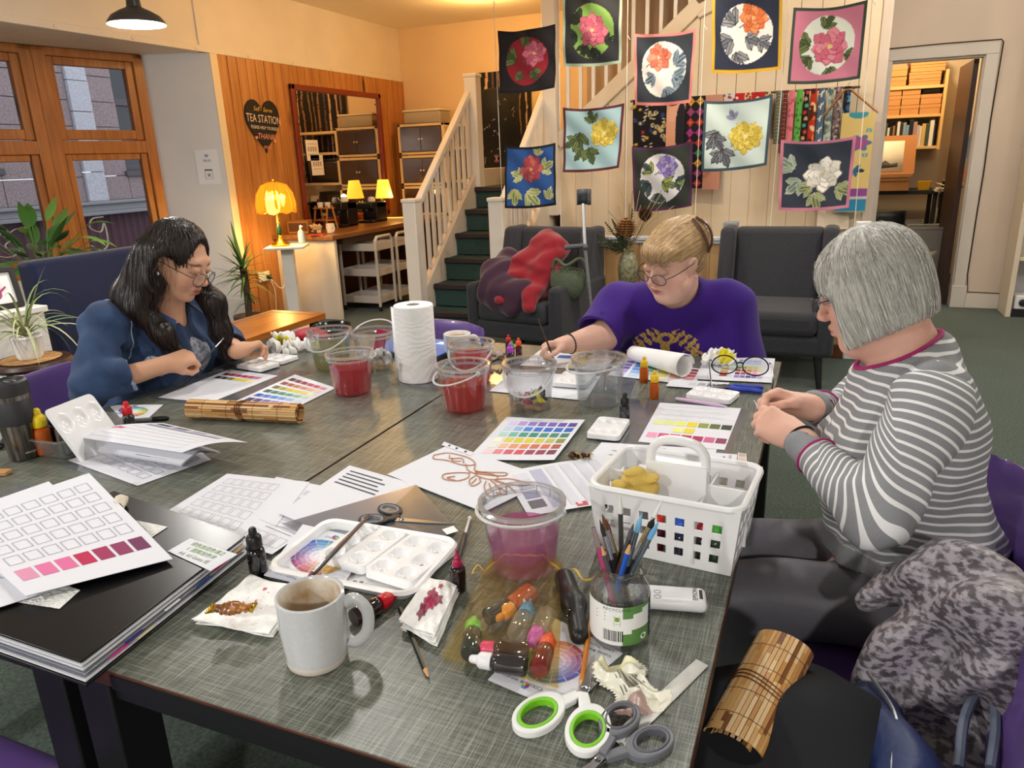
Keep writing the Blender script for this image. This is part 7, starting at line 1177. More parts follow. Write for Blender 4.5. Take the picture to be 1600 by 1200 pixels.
sheet('plastic_sleeve', 'clear sleeve corner sticking out beyond the big white sheet', ((-30, 775), (40, 755), (90, 790), (-10, 830)), z=PZ+.0015, m=SLEEVE, cat='sleeve')
S = Solid(); S.ell((0, 0, .012), (.014, .012, .012), .01); S.cap((.012, 0, .01), (.04, -.006, .003), .004, .003, .008); S.disp(fold(.002, 260, 2)); o = tag(S.obj('cotton_tassel', P('dcd2c0', .9), (-.03, -.03, -.005), (.06, .03, .04), .0022), 'small knotted cream tassel at the portfolio\'s back edge', 'tassel'); place(o, T(192, 790, PZ), R_(-30))
# tub of inks, marker, bamboo roll, booklets, travel mug
TB = thin('milky_tub', 'e6e8ea', .14, .2, .1, 'ffffff'); cs = ((72, 690), (180, 655), (196, 668), (105, 716)); ct = (T(72, 690, TZ)+T(190, 658, TZ)+T(105, 715, TZ))/3; ct = T(128, 695, TZ); ax = T(190, 662, TZ)-T(95, 702, TZ); t = thing('plastic_tub', 'clear rectangular plastic tub holding ink bottles and a palette', 'tub', ct+Vector((0, 0, .001)), math.atan2(ax.y, ax.x)); w_, h_, z_ = .105, .062, .052
b = MB()
for k, (l0, z0, l1, z1) in enumerate(((.85, .001, 1, z_), )):
    A = rr_(w_*l0, h_*l0, .015); B2 = rr_(w_, h_, .018); n = len(A); b.add([(x, y, .001) for x, y in A]+[(x, y, z_) for x, y in B2]+[(x*1.05, y*1.07, z_) for x, y in B2]+[(x*1.05, y*1.07, z_-.004) for x, y in B2], [tuple(range(n))]+[(r*n+i, r*n+(i+1) % n, (r+1)*n+(i+1) % n, (r+1)*n+i) for r in range(3) for i in range(n)])
b.obj('body', TB, t); TBX = loc(t.location, t.rotation_euler.z)
for x, y, c_, bd, w2, s in ((-.075, .035, 'e8c81c', AMB, 'yellow', 1.3), (-.03, .04, '16161c', DARK('1c1c20'), 'black', 1.15), (-.06, -.03, '4cb848', DARK('2c342c'), 'green', 1.05), (-.04, .005, '2c54b8', CLB, 'royal blue', 1.15), (.0, .02, '2a6ad0', CLB, 'sky blue', .95), (.035, .03, 'e0501c', AMB, 'orange', 1.0), (.07, .035, 'b060c0', DARK('2c1c30'), 'mauve', 1.0)):
    bottle('ink bottle with %s cap standing in the plastic tub' % w2, TBX @ Vector((x, y, .003)), P(c_, .35), bd, s*1.25)
t = palette('white six-well palette propped on the edge of the plastic tub', ((110, 690), (180, 660), (180, 690), (110, 715)), TZ+.002, th=.01); t.location = T(146, 704, TZ)+Vector((0, 0, .045)); t.rotation_euler = (R_(58), 0, math.atan2(ax.y, ax.x)+R_(4)); t.scale = (1.05, 1.25, 1.0)
b = MB(); p, q = T(213, 657, TZ+.0065), T(264, 653, TZ+.0065); b.tube([p, p+(q-p)*.5], .006, 10, 1); b.tube([p+(q-p)*.5, p+(q-p)*.92, q], [.0072, .007, .004], 10, 0); tag(b.obj('marker_pen', [P('141416', .35), P('6a6a6e', .4)]), 'black and grey marker pen beside the red-capped bottle', 'marker')
BAM = [P('c08c50', .45), P('d0a468', .45), P('7a4c28', .5), P('e0c090', .45)]
def bamboo(label, at, rz, L_, r, rx=0, ry=0):
    t = thing('brush_roll', label, 'brush roll', at, rz, rx=rx, ry=ry); g = random.Random(len(label)); n = 26 if r < .035 else 40; b = MB()
    for k in range(n+10):
        a = 2*PI*k/n; rr = r*(1-.012*max(0, k-n)) if k < n else r*(.78-.02*(k-n)); a2 = 2*PI*k/(n if k < n else 20); y, z = rr*math.cos(a2), rr*math.sin(a2); x = -L_/2; cuts = sorted(g.uniform(-.45, .45)*L_ for _ in range(3))+[L_/2]
        for c_ in cuts: b.X = loc((0, y, z), 0, a2+PI/2); b.box(x, c_, -PI*r/n*.88, PI*r/n*.88, -.0011, .0011, g.choice((0, 0, 1, 1, 2, 3))); x = c_
    b.X = Matrix(); b.obj('slats', BAM, t, smooth=0); b = MB()
    for x in (-.34, -.12, .12, .34): b.tube([(x*L_+.0008*(k % 2), (r+.0012)*math.cos(2*PI*k/30), (r+.0012)*math.sin(2*PI*k/30)) for k in range(30)], .0007, 4, closed=True)
    b.obj('weave_thread', P('4a2a16', .7), t); b = MB()
    for x in (-.008, -.001, .006): b.tube([(x+.006*math.sin(k*.4), (r+.0025)*math.cos(2*PI*k/30), (r+.0025)*math.sin(2*PI*k/30)) for k in range(30)], .0011, 5, closed=True)
    b.obj('tie_cord', P('5a2c16', .6), t); return t
a, c = T(295, 655, TZ), T(466, 663, TZ); bamboo('bamboo brush roll tied with brown cord on the table', (a+c)/2+Vector((0, .012, .0285)), math.atan2(c.y-a.y, c.x-a.x), (c-a).length, .0265)
sheet('plastic_sleeve', 'clear plastic sleeve at the bottom of the booklet pile', ((95, 728), (205, 760), (330, 705), (210, 680)), m=SLEEVE, cat='sleeve'); sheet('paper_sheet', 'white squared sheet under the open booklet', ((270, 672), (330, 718), (215, 759), (106, 719)), frames(6, 5, .1, .1, .14, .16, .11, .11, '9a9cb8'))
sheet('booklet', 'open booklet with blue photo pages under the striped sheet', ((240, 668), (345, 700), (282, 722), (150, 700)), [(.45, .3, .62, .95, '3a5a98'), (.62, .3, .8, .95, 'c8c4c0')], z=TZ+.03, curl=lambda u, v: .012-.04*abs(v-.55), th=.004, cat='booklet'); sheet('paper_sheet', 'striped grey-barred sheet on top of the booklet pile', ((255, 661), (388, 695), (285, 712), (110, 682)), [(.06+.2*i, .06, .22+.2*i, .14, c_) for i, c_ in enumerate(('3c3e4a', '5c5e6e', '9a9cb4', 'c0c2d4'))]+[(.06, .18, .85, .25, '8a8ca4')]+[(.08, .34+.12*k, .9, .4+.12*k, 'e0e0e6') for k in range(5)]+[(.04, .5, .12, .6, 'c86a78')], z=TZ+.045, curl=lambda u, v: .012*math.sin(v*3)+.006*u)
tp = T(40, 714, TZ+.0005); t = thing('travel_mug', 'brushed steel travel mug with black lid and grip at the left edge', 'travel mug', tp); ST = M('brushed_steel', '8a827c', .3, metal=1, var=(6, .5), stretch=(40, 40, .3)); BK = P('2b2b2e', .5)
b = MB(); b.lathe([(0, .001), (.033, .001), (.034, .004), (.0395, .095)], 40, cap=False); b.obj('steel_base', ST, t); b = MB(); b.lathe([(.0395, .094), (.0415, .096), (.043, .155), (.0415, .157)], 40, cap=False); b.obj('grip', BK, t); b = MB(); b.lathe([(.042, .156), (.043, .168), (.042, .169)], 40, cap=False); b.obj('steel_band', ST, t)
b = MB(); b.lathe([(.043, .168), (.044, .19), (.042, .2), (.036, .204), (.033, .196), (0, .195)], 40, cap=False); b.ball((.01, 0, .199), (.024, .012, .007), 16, 8); b.obj('lid', BK, t); b = MB(); la = math.atan2(-tp.y, -tp.x)+.42; q = MB(); q.text('contigo', .009, loc((0, 0, 0)), 0); b.add([(.0362*math.cos(la+v.x/.036), .0362*math.sin(la+v.x/.036), .022+v.y) for v in q.v], q.f, 0); b.obj('lettering', P('e8e8e8', .5), t, smooth=0)
b = MB(); g = random.Random(2); p = T(8, 695, TZ+.008); b.tube(fcurve([p+Vector((g.uniform(-.02, .02), g.uniform(-.03, .03), g.uniform(-.004, .02))) for _ in range(14)], 70), .0035, 6); tag(b.obj('tangled_cable', P('141416', .5)), 'tangled black cord beside the steel travel mug', 'cord')
b = MB(); b.X = loc(T(2, 738, TZ+.006), .3); b.box(-.04, .02, -.012, .012, -.005, .005); tag(b.obj('wooden_block', P('b88a58', .6), bevel=.002), 'small wooden block at the left edge below the travel mug', 'block')
t = thing('white_cup', 'white paper cup edge behind the travel mug at the left', 'cup', T(-6, 640, TZ+.0005)); b = MB(); b.lathe([(.028, 0), (.038, .09), (.04, .092), (.036, .09), (.027, .004), (0, .004)], 28, cap=False); b.obj('body', P('e8e8e6', .5), t)
# ================================================================== purple chairs, jacket and bag at the right
PUR = M('purple_plastic', '664c90', .32, coat=.2, var=(4, .06)); CHR = P('8a8c8e', .35, metal=.8)
def chair(label, x, y, rz):
    """moulded shell chair, looking along local +y"""
    t = thing('shell_chair', label, 'chair', (x, y, 0), rz, 'purple shell chairs'); prof = [(.22, .425), (.21, .455), (.12, .452), (0, .44), (-.1, .435), (-.17, .45), (-.205, .5), (-.225, .6), (-.245, .7), (-.262, .79), (-.275, .8)]; pp = fcurve([(0, a, c) for a, c in prof], 30); wd = lambda i: .225-.02*max(0, (8-i)/8)+(.012 if 12 < i < 20 else 0)-.035*max(0, (i-24)/6)**2
    b = MB(); b.grid(lambda u, v: ((u-.5)*2*wd(v*30), pp[round(v*30)].y+.05*abs(2*u-1)**2.2*(1 if v > .5 else 0)*min(1, (v-.5)*5), pp[round(v*30)].z+.035*abs(2*u-1)**3*(1-v)*(1 if v > .1 else .2)-(.02*(abs(2*u-1)**6) if v > .9 else 0)), 26, 30); b.obj('shell', PUR, t, solid=.008)
    for sx in (-1, 1):
        b = MB(); b.tube(fcurve([(sx*.2, .2, 0), (sx*.19, .16, .39), (sx*.185, .12, .42), (sx*.185, -.1, .42), (sx*.19, -.14, .39), (sx*.22, -.24, 0)], 30), .011, 8); b.obj('leg_frame', CHR, t)
    for yy in (.13, -.11): b = MB(); b.tube([(-.186, yy, .418), (.186, yy, .418)], .01, 8); b.obj('cross_bar', CHR, t)
    return t
chair('purple shell chair under the dark-haired woman', -2.13, 1.62, R_(-86)); chair('purple shell chair under the grey-haired woman', .165, 1.5, R_(92)); chair('empty purple shell chair behind the paper towel, back edge showing', -1.43, 2.36, R_(178)); chair('purple shell chair holding the dark bag and patterned jacket', .06, .98, R_(84)); chair('purple shell chair at the bottom left under the table\'s front edge', -1.28, .42, R_(0)); chair('purple shell chair under the blonde woman in purple', -.55, 2.78, R_(180))
# bag with bamboo roll on the near right chair
NV = M('navy_bag', '14161c', .8, var=(8, .3)); t = thing('tote_bag', 'black and navy zipped bag on the near right chair', 'bag', (.0, .93, .47))
S = Solid(); S.rbox((0, -.06, .04), (.17, .2, .12), .07); S.ell((.02, .05, .1), (.14, .16, .1), .06); S.disp(fold(.012, 20, 7)); S.obj('body', NV, (-.3, -.4, -.1), (.3, .3, .3), .01, t)
b = MB(); b.grid(lambda u, v: (.1+.09*u+.02*math.sin(v*5), -.12+.26*v, .15+.035*math.sin(u*PI)+.02*math.sin(v*4)), 10, 14); b.obj('navy_flap', M('navy_nylon', '1c2c58', .5, bump=(20, .5)), t, solid=.006); b = MB(); b.tube(fcurve([(.12, .14, .19), (.15, .04, .2), (.14, -.06, .19), (.16, -.12, .17)], 20), .003, 6); b.obj('zip', P('a8aab0', .3, metal=.9), t)
q0, q1 = T(1232, 995, .7), T(1158, 1165, .62); d = q1-q0; d.z = -.08; o_ = (q0+q1)/2; L_ = .3
t = bamboo('bamboo brush roll standing in the dark bag on the near right chair', T(1188, 1082, .66), math.atan2(q0.y-q1.y, q0.x-q1.x), .2, .045, ry=R_(-14)); t.scale = (1, .95, .6)
JK = M('speckled_jacket', '98929a', .45, sheen=.1, var=(70, .9, .07), col2='4a444b', stretch=(1, 1, 1.8), bump=(9, .2))
t = thing('quilted_jacket', 'grey speckled quilted jacket draped over the near right chair', 'jacket', (.35, .88, 0)); S = Solid()
J = lambda x, y, z: T(x, y, z)
for a, c, ra, rb in ((J(1470, 890, .76), J(1570, 960, .76), .055, .06), (J(1500, 905, .74), J(1470, 1040, .62), .06, .07), (J(1560, 980, .74), J(1570, 1110, .6), .07, .09), (J(1455, 930, .74), J(1400, 1010, .66), .04, .034), (J(1400, 1010, .66), J(1340, 1130, .56), .034, .03), (J(1340, 1130, .56), J(1300, 1188, .5), .03, .016), (J(1400, 905, .72), J(1360, 930, .7), .035, .022), (J(1480, 1050, .62), J(1440, 1180, .5), .06, .07), (J(1570, 1110, .6), J(1590, 1200, .5), .09, .1), (J(1500, 1110, .56), J(1480, 1200, .48), .06, .07)): S.cap(a, c, ra, rb, .04)
S.disp(lambda p: .009*np.sin((p[..., 1]*1.2+p[..., 2]*.9-p[..., 0]*.4)*42+1.5*np.sin(p[..., 0]*20))+.003*np.sin(p[..., 2]*40+p[..., 1]*37+p[..., 0]*30)); S.X = Matrix(); S.ell(J(1530, 1150, .63), (.03, .06, .06), .015, 1)
o = S.obj('shell', JK, (-.1, .4, .25), (.62, 1.4, .95), .007, t); o.data.transform(Matrix.Translation((-.35, -.88, 0))); b = MB(); b.X = Matrix.Translation((-.35, -.88, 0)); b.tube(fcurve([J(1498, 1200, .62), J(1508, 1120, .64), J(1535, 1072, .66), J(1552, 1085, .66), J(1556, 1140, .64), J(1548, 1200, .62)], 26), .007, 8); b.obj('grey_binding', P('6a7488', .6), t)
# ================================================================== the three women
def V3(*a): return Vector(a)
def head_frame(c, face, pitch, roll=0, s=1.0): return Matrix.Translation(Vector(c)) @ Euler((0, 0, math.atan2(face[1], face[0])-PI/2)).to_matrix().to_4x4() @ Euler((-R_(pitch), R_(roll), 0), 'XYZ').to_matrix().to_4x4() @ Matrix.Scale(s, 4)
def add_head(S, H, neck, double=0, wide=1.0, nr=.052):
    S.X = H; w = wide
    S.ell((0, -.015, .035), (.072*w, .09, .086), .03); S.ell((0, .02, -.02), (.06*w, .07, .086), .035); S.ell((0, .034, -.072), (.044*w, .046, .038), .03); S.ell((0, .07, -.094), (.019, .017, .015), .022)
    for s in (-1, 1): S.ell((s*.036*w, .058, -.032), (.027, .024, .03), .022)
    if double: S.ell((0, .028, -.105), (.05*w, .05, .032*double), .03); [S.ell((s*.045*w, .035, -.062), (.028, .034, .034), .03) for s in (-1, 1)]
    S.cap((-.034, .074, .033), (.034, .074, .033), .012, .012, .02)
    for s in (-1, 1): S.ell((s*.031, .096, .009), (.018, .011, .011), .012, 1)
    S.cap((0, .086, .016), (0, .108, -.022), .0065, .0095, .014); S.ell((0, .109, -.027), (.0105, .0095, .0085), .008)
    for s in (-1, 1): S.ell((s*.0115, .1, -.031), (.0075, .0105, .007), .007)
    S.ell((0, .088, -.057), (.022, .012, .013), .012)
    S.cap((-.019, .089, -.0555), (.019, .089, -.0555), .0035, .0035, .006); S.cap((0, .0985, -.0535), (0, .0985, -.0535), .005, .005, .008); S.cap((-.016, .09, -.066), (.016, .09, -.066), .0045, .0045, .006); S.ell((0, .096, -.0665), (.011, .005, .0055), .006)
    S.cap((-.021, .093, -.0605), (0, .1035, -.0602), .0018, .0018, .003, 1); S.cap((.021, .093, -.0605), (0, .1035, -.0602), .0018, .0018, .003, 1)
    for s in (-1, 1):
        S.ell((s*.031, .0815, .006), (.014, .0125, .0125), .004); S.ell((s*.031, .0845, .013), (.0165, .0105, .007), .006)
        S.ell((s*.072*w, -.008, -.004), (.009, .017, .029), .008, 0, 0, s*.25); S.ell((s*.081*w, -.003, .0), (.006, .009, .017), .005, 1)
    S.X = Matrix(); S.cap(neck, H @ V3(0, -.022, -.055), nr*1.12, nr, .03)
def add_hand(S, wr, d, n, side, curl, spread=0, thumb=((.036, .03, -.012), (.052, .062, -.022), (.046, .09, -.03)), s=.93):
    """side +1: thumb towards local +x; curl: bend in degrees per finger, fore to little"""
    d = Vector(d).normalized(); n = Vector(n); n = (n-d*n.dot(d)).normalized(); x = d.cross(n); X = Matrix((tuple(x)+(0,), tuple(d)+(0,), tuple(n)+(0,), (0, 0, 0, 1))).transposed(); X.col[3] = tuple(wr)+(1,); S.X = X @ Matrix.Scale(s, 4); tips = []
    S.ell((0, .045, -.002), (.036, .05, .0145), .015); S.cap((0, -.015, 0), (0, .03, 0), .023, .024, .02)
    for i, (bx, L, r) in enumerate(((.027, .07, .0088), (.009, .078, .009), (-.009, .072, .0086), (-.026, .056, .0078))):
        bx *= side; p = V3(bx, .086-(.004 if i == 0 else .012 if i == 3 else 0), 0); S.cap((bx*.55, .02, 0), p, .0125, .0105, .012); a = 0; c = curl[i]; c = c if hasattr(c, '__len__') else (c*.75, c, c*.6)
        for k, f in enumerate((.45, .31, .24)):
            a += R_(c[k]); q = p+V3(bx*spread*f*L/.03*.3, math.cos(a)*f*L, -math.sin(a)*f*L); S.cap(p, q, r*(1-.07*k), r*(1-.07*(k+1)), .006); p = q
        tips.append(S.X @ p)
    t = [V3(side*a, b, c) for a, b, c in thumb]; S.cap((side*.018, .018, -.006), t[0], .015, .0125, .014); S.cap(t[0], t[1], .0115, .0095, .006); S.cap(t[1], t[2], .0095, .0078, .005); tips.append(S.X @ t[2]); S.X = Matrix(); return tips
def skin(S, base, H, tone, lip, brow, lo, hi, label, h=.0028, lash='2a1c18', blush='d08a7c'):
    Hi = np.array(H.inverted())
    def col(V):
        q = V @ Hi[:3, :3].T+Hi[:3, 3]; c = np.zeros((len(V), 3)); c[:] = lin(tone); x = np.abs(q[:, 0]); mixc = lambda m, k: c.__setitem__(slice(None), c*(1-m[:, None])+np.array(lin(k))*m[:, None]); sm = lambda d, w: np.clip(.5-d/w, 0, 1)
        mixc(.35*sm(np.hypot((x-.04)/.026, (q[:, 2]+.035)/.022)-1, 1.2)*(q[:, 1] > .03), blush); mixc(.3*sm(np.hypot(x/.012, (q[:, 2]+.027)/.012)-1, 1)*(q[:, 1] > .095), blush)
        mixc(.9*sm(np.hypot(x/.021, (q[:, 2]+.0605)/.0095)-1, .35)*(q[:, 1] > .078), lip); mixc(.7*sm(np.hypot(x/.02, (q[:, 2]+.0605)/.0018)-1, .8)*(q[:, 1] > .078), '6a3030')
        mixc(.75*sm(np.hypot((x-.034)/.02, (q[:, 2]-.03+.25*(x-.03)**2*40)/.0042)-1, .6)*(q[:, 1] > .05), brow); mixc(.85*sm(np.hypot((x-.031)/.0155, (q[:, 2]-.001)/.0022)-1, .7)*(q[:, 1] > .06), lash); mixc(.3*sm(np.hypot((x-.031)/.02, (q[:, 2]-.008)/.012)-1, .8)*(q[:, 1] > .06), 'a8786a'); return c
    o = S.obj('person', M('skin', 'd8a890', .5, sss=.08, attr='col', spec=.35, bump=(220, .04)), lo, hi, h, col=col, relax=2); fin(o, base); return tag(o, label, 'person')
def fin(o, base, parent=None, name=None):
    o.data.transform(Matrix.Translation(-Vector(base)))
    if parent is None: o.location = Vector(base)
    else: o.parent = parent
    if name: o.name = name
    return o
def strands(S, pts, flow, base, parent, mats, name='hair_strands', steps=16, step=.007, off=.0012, r=.0007, seed=0, wav=.25, stop=None):
    g = np.random.default_rng(seed); N = len(pts); p = pts.copy(); rows = []; ph = g.uniform(0, 6, (N, 1)); jit = g.normal(size=(N, 3))*wav
    for k in range(steps):
        n = S.grad(p); p = p-n*(S.ev(p)-off*(1+np.abs(jit[:, :1])))[:, None]*1.0 if False else p-n*(np.clip(S.ev(p)-off, -.004, .004))[:, None]; rows.append(p.copy()); f = flow(p)+jit*.25; dn = (f*n).sum(1, keepdims=True); t = f-n*dn*np.where(dn > .75, 0, 1); t /= np.maximum(np.linalg.norm(t, axis=1, keepdims=True), 1e-6); p = p+t*step*(1 if stop is None else (1-.97*stop(p))[:, None])
    Pt = np.stack(rows, 1); d = np.gradient(Pt, axis=1); d /= np.maximum(np.linalg.norm(d, axis=2, keepdims=True), 1e-9); n = S.grad(Pt.reshape(-1, 3)).reshape(Pt.shape); sd = np.cross(d, n); wv = r*np.sin(np.linspace(.35, 3.0, steps))[None, :, None]
    V = np.stack([Pt+sd*wv, Pt-sd*wv, Pt+n*wv*.8], 2)-np.array(base); V = V.reshape(-1, 3); i0 = (np.arange(N)[:, None]*steps+np.arange(steps-1)[None, :]).reshape(-1, 1)*3
    F = np.concatenate([np.stack([i0[:, 0]+a, i0[:, 0]+b, i0[:, 0]+3+b, i0[:, 0]+3+a], 1) for a, b in ((0, 1), (1, 2), (2, 0))]); mi = np.tile(np.repeat(g.integers(0, len(mats), N), steps-1), 3)
    me = bpy.data.meshes.new(name); me.vertices.add(len(V)); me.vertices.foreach_set('co', V.astype(np.float32).ravel()); me.loops.add(F.size); me.loops.foreach_set('vertex_index', F.ravel().astype(np.int32)); me.polygons.add(len(F)); me.polygons.foreach_set('loop_start', np.arange(0, F.size, 4, dtype=np.int32))
    for k in mats: me.materials.append(k)
    me.polygons.foreach_set('material_index', mi.astype(np.int32)); me.update(calc_edges=True); me.shade_smooth(); o = bpy.data.objects.new(name, me); C.objects.link(o); o.parent = parent; tag(o, kind='stuff'); return o
def surf_pts(o, base, N, seed, keep=None):
    v = np.zeros(len(o.data.vertices)*3, np.float32); o.data.vertices.foreach_get('co', v); v = v.reshape(-1, 3).astype(float)+np.array(base)
    if keep is not None: v = v[keep(v)]
    return v[np.random.default_rng(seed).integers(0, len(v), N)]
def hairmat(c, v=.25, r=.38): return M('hair_'+c, c, r, spec=.6, var=(60, v))
def glasses(H, base, parent, col, w=.031, rx=.026, rz=.02, y=.112, z=.0, lens='f4f6fa', rim=.0013):
    g = []; b = MB(); b.X = Matrix.Translation(-Vector(base)) @ H
    for s in (-1, 1): b.tube([(s*(w+.003)+rx*math.cos(a), y-.02*abs(s*(w+.003)+rx*math.cos(a))/.06*.5, z+rz*math.sin(a)) for a in [2*PI*i/24 for i in range(24)]], rim, 6, closed=True); b.tube(fcurve([(s*(w+rx+.003), y-.012, z+.006), (s*.074, y-.035, z+.01), (s*.08, .03, z+.012), (s*.08, -.01, z+.012), (s*.078, -.03, z-.004)], 14), rim, 6)
    b.tube([(-.008, y, z+.006), (0, y+.003, z+.008), (.008, y, z+.006)], rim, 6); o = b.obj('glasses', P(col, .25), parent); b = MB(); b.X = Matrix.Translation(-Vector(base)) @ H
    for s in (-1, 1): b.add([(s*(w+.003)+rx*.98*math.cos(a), y-.02*abs(s*(w+.003)+rx*math.cos(a))/.06*.5, z+rz*.98*math.sin(a)) for a in [2*PI*i/24 for i in range(24)]], [tuple(range(24))])
    b.obj('lens', thin('lens', 'f6f8fa', .1, .02), o); return o
def legs(S, hipc, fwd, out, knee_z=.5, r=(.085, .06), foot=True, spread=.1):
    f = Vector((fwd[0], fwd[1], 0)).normalized(); x = Vector((f.y, -f.x, 0))
    for s in (-1, 1):
        h = Vector(hipc)+x*s*.085; k = h+f*out+x*s*(spread-.085); k.z = knee_z; a = k+f*.03; a.z = .09; S.cap(h, k, r[0], r[1], .04); S.cap(k, a, r[1], r[1]*.62, .02)
        if foot: S.cap(a-V3(0, 0, .045), a+f*.13-V3(0, 0, .055), .04, .03, .03)
def denim_att(o, base, fn, name='sc'):
    v = np.zeros(len(o.data.vertices)*3, np.float32); o.data.vertices.foreach_get('co', v); a = o.data.attributes.new(name, 'FLOAT', 'POINT'); a.data.foreach_set('value', fn(v.reshape(-1, 3)+np.array(base)).astype(np.float32))
def hem(S, b_, c, r, R=.085):
    d = (Vector(c)-Vector(b_)).normalized(); x, y = frame(d); S.X = Matrix((tuple(x)+(0,), tuple(y)+(0,), tuple(d)+(0,), (0, 0, 0, 1))).transposed(); S.X.col[3] = tuple(c)+(1,); S.rbox((0, 0, .13), (R, R, .13), .004, .003, 1); S.X = Matrix(); S.cap(Vector(c)-d*.02, Vector(c)+d*.05, r, r, .003, 1)
# ---------------------------------------------------------------- dark-haired woman in denim
base = (-2.15, 1.78, 0); H = head_frame((-1.915, 1.78, 1.15), (.97, .24), 27, -4); HIP = V3(-2.17, 1.76, .54); CHS = V3(-2.07, 1.77, .84); NK = V3(-2.0, 1.775, .985); SR, SL = V3(-2.07, 1.595, .955), V3(-2.06, 1.95, .955); ER, EL = V3(-2.0, 1.455, .815), V3(-2.02, 2.04, .815); WR, WL = V3(-1.868, 1.625, .85), V3(-1.838, 1.905, .825)
def torso(S, e=0, k=.05): S.cap(HIP, HIP+(CHS-HIP)*.5+V3(.02, 0, 0), .145+e, .135+e, k); S.cap(HIP+(CHS-HIP)*.45+V3(.03, 0, 0), CHS, .13+e, .12+e, k); S.ell(CHS+V3(.06, -.075, -.02), (.085+e, .08+e, .085+e), .05); S.ell(CHS+V3(.06, .075, -.02), (.085+e, .08+e, .085+e), .05); S.cap(SR+V3(.0, .03, 0), SL-V3(0, .03, 0), .06+e, .06+e, .05); S.cap(CHS, NK-V3(.01, 0, .02), .11+e, .055+e, .06)
S = Solid(); torso(S, -.012); 
for a, b_, c in ((SR, ER, WR), (SL, EL, WL)): S.cap(a, b_, .05, .04, .04); S.cap(b_, c, .041, .026, .02)
legs(S, HIP-V3(0, 0, .02), (1, 0), .38); add_head(S, H, NK-V3(0, 0, .03), wide=.99)
tR = add_hand(S, WR, (.35, .85, .12), (.5, -.3, .8), 1, [(58, 62, 30), (64, 72, 40), (70, 78, 45), (72, 80, 45)], 0, ((.034, .04, -.022), (.038, .07, -.042), (.03, .094, -.05)))
tL = add_hand(S, WL, (.25, .95, .1), (-.25, -.1, .9), -1, [(35, 45, 25), (42, 50, 30), (50, 55, 32), (55, 60, 35)], 0, ((.034, .036, -.02), (.04, .066, -.034), (.032, .09, -.042)))
W = skin(S, base, H, 'd6a486', 'a85a5a', '2c1c18', (-2.45, 1.3, 0), (-1.55, 2.3, 1.32), 'dark-haired woman in denim shirt and glasses painting at the left side of the table')
DEN = M('denim', '34496c', .85, var=(14, .3), bump=(420, .3), sheen=.15, spec=.2); S = Solid(); torso(S, .012); CR, CL = ER+(WR-ER)*.5, EL+(WL-EL)*.72
for a, b_, c in ((SR, ER, CR), (SL, EL, CL)): S.cap(a, b_, .07, .058, .05); S.cap(b_, c, .057, .052, .03)
for b_, c in ((ER, CR), (EL, CL)): hem(S, b_, c, .043)
fo = fold(.0045, 24, 11); S.disp(lambda p: fo(p)+.004*np.sin(p[..., 2]*80+p[..., 0]*50)*(p[..., 1] < 1.66)); S.plane((0, 0, .56), (0, 0, -1)); dv = (H @ V3(0, 0, -.05)-NK).normalized(); S.cap(NK-dv*.03, NK+dv*.2, .062, .075, .01, 1); S.cap(NK+V3(.09, .03, .02), CHS+V3(.17, .1, -.2), .045, .045, .012, 1)
fin(S.obj('denim_shirt', DEN, (-2.45, 1.3, .5), (-1.7, 2.2, 1.15), .0042, W), base, W); S2 = Solid(); torso(S2, -.005); S2.plane((0, 0, .56), (0, 0, -1)); S2.cap(NK-dv*.05, NK+dv*.2, .06, .085, .01, 1); S2.ell(NK+V3(.06, .02, .0), (.07, .07, .06), .01, 1)
fin(S2.obj('floral_dress', M('floral_cloth', '54678a', .8, var=(95, .9), col2='d4d8e0'), (-2.45, 1.5, .5), (-1.8, 2.1, 1.1), .006, W), base, W)
for s in (-1, 1): b = MB(); c0 = NK+V3(.0, s*.07, .03); c1 = NK+V3(.085, s*.055+.015, -.02); c2 = NK+V3(.105, s*.085+.015, -.065); c3 = NK+V3(.03, s*.105, -.005); b.add([v-Vector(base) for v in (c0, c1, c2, c3)], [(0, 1, 2, 3)]); b.obj('collar', DEN, W, solid=.006, bevel=.002)
b = MB(); ST_ = M('stitching', 'b8c0cc', .8)
def on(S, p, off=.0015, it=4):
    q = np.array([p], float)
    for _ in range(it): q = q-S.grad(q)*(S.ev(q)-off)[:, None]
    return Vector(q[0])
def seam(S, pts, r=.0014, n=26): return [on(S, p) for p in fcurve(pts, n)]
for pts in ((SR+V3(-.07, .02, .0), SR+V3(0, .03, .09), SR+V3(.08, .03, .0), SR+V3(.06, .02, -.1)), (SR+V3(0, .03, .08), (SR+SL)/2+V3(0, -.1, .12))): b.tube([v-Vector(base) for v in seam(S, pts)], .0013, 4)
b.obj('stitching', ST_, W); b = MB(); d = (CR-ER).normalized(); x, y = frame(d); b.tube([CR+d*.002+x*.046*math.cos(a)+y*.046*math.sin(a)+d*.003*math.sin(a*9)-Vector(base) for a in [2*PI*i/40 for i in range(40)]], .006, 6, closed=True); b.obj('frayed_cuff', M('pale_denim', '8a9cb8', .9), W); S2 = Solid(); S2.cap(HIP, HIP+V3(0, 0, .05), .165, .15, .03); legs(S2, HIP-V3(0, 0, .01), (1, 0), .38, r=(.098, .07), foot=False); fin(S2.obj('trousers', P('23262e', .8), (-2.45, 1.4, 0), (-1.6, 2.2, .66), .012, W), base, W)
S = Solid(); S.X = H; S.ell((0, -.016, .04), (.083, .1, .096), .02); S.ell((0, -.05, -.03), (.083, .07, .11), .03); S.X = Matrix(); A = lambda *p: H @ V3(*p)
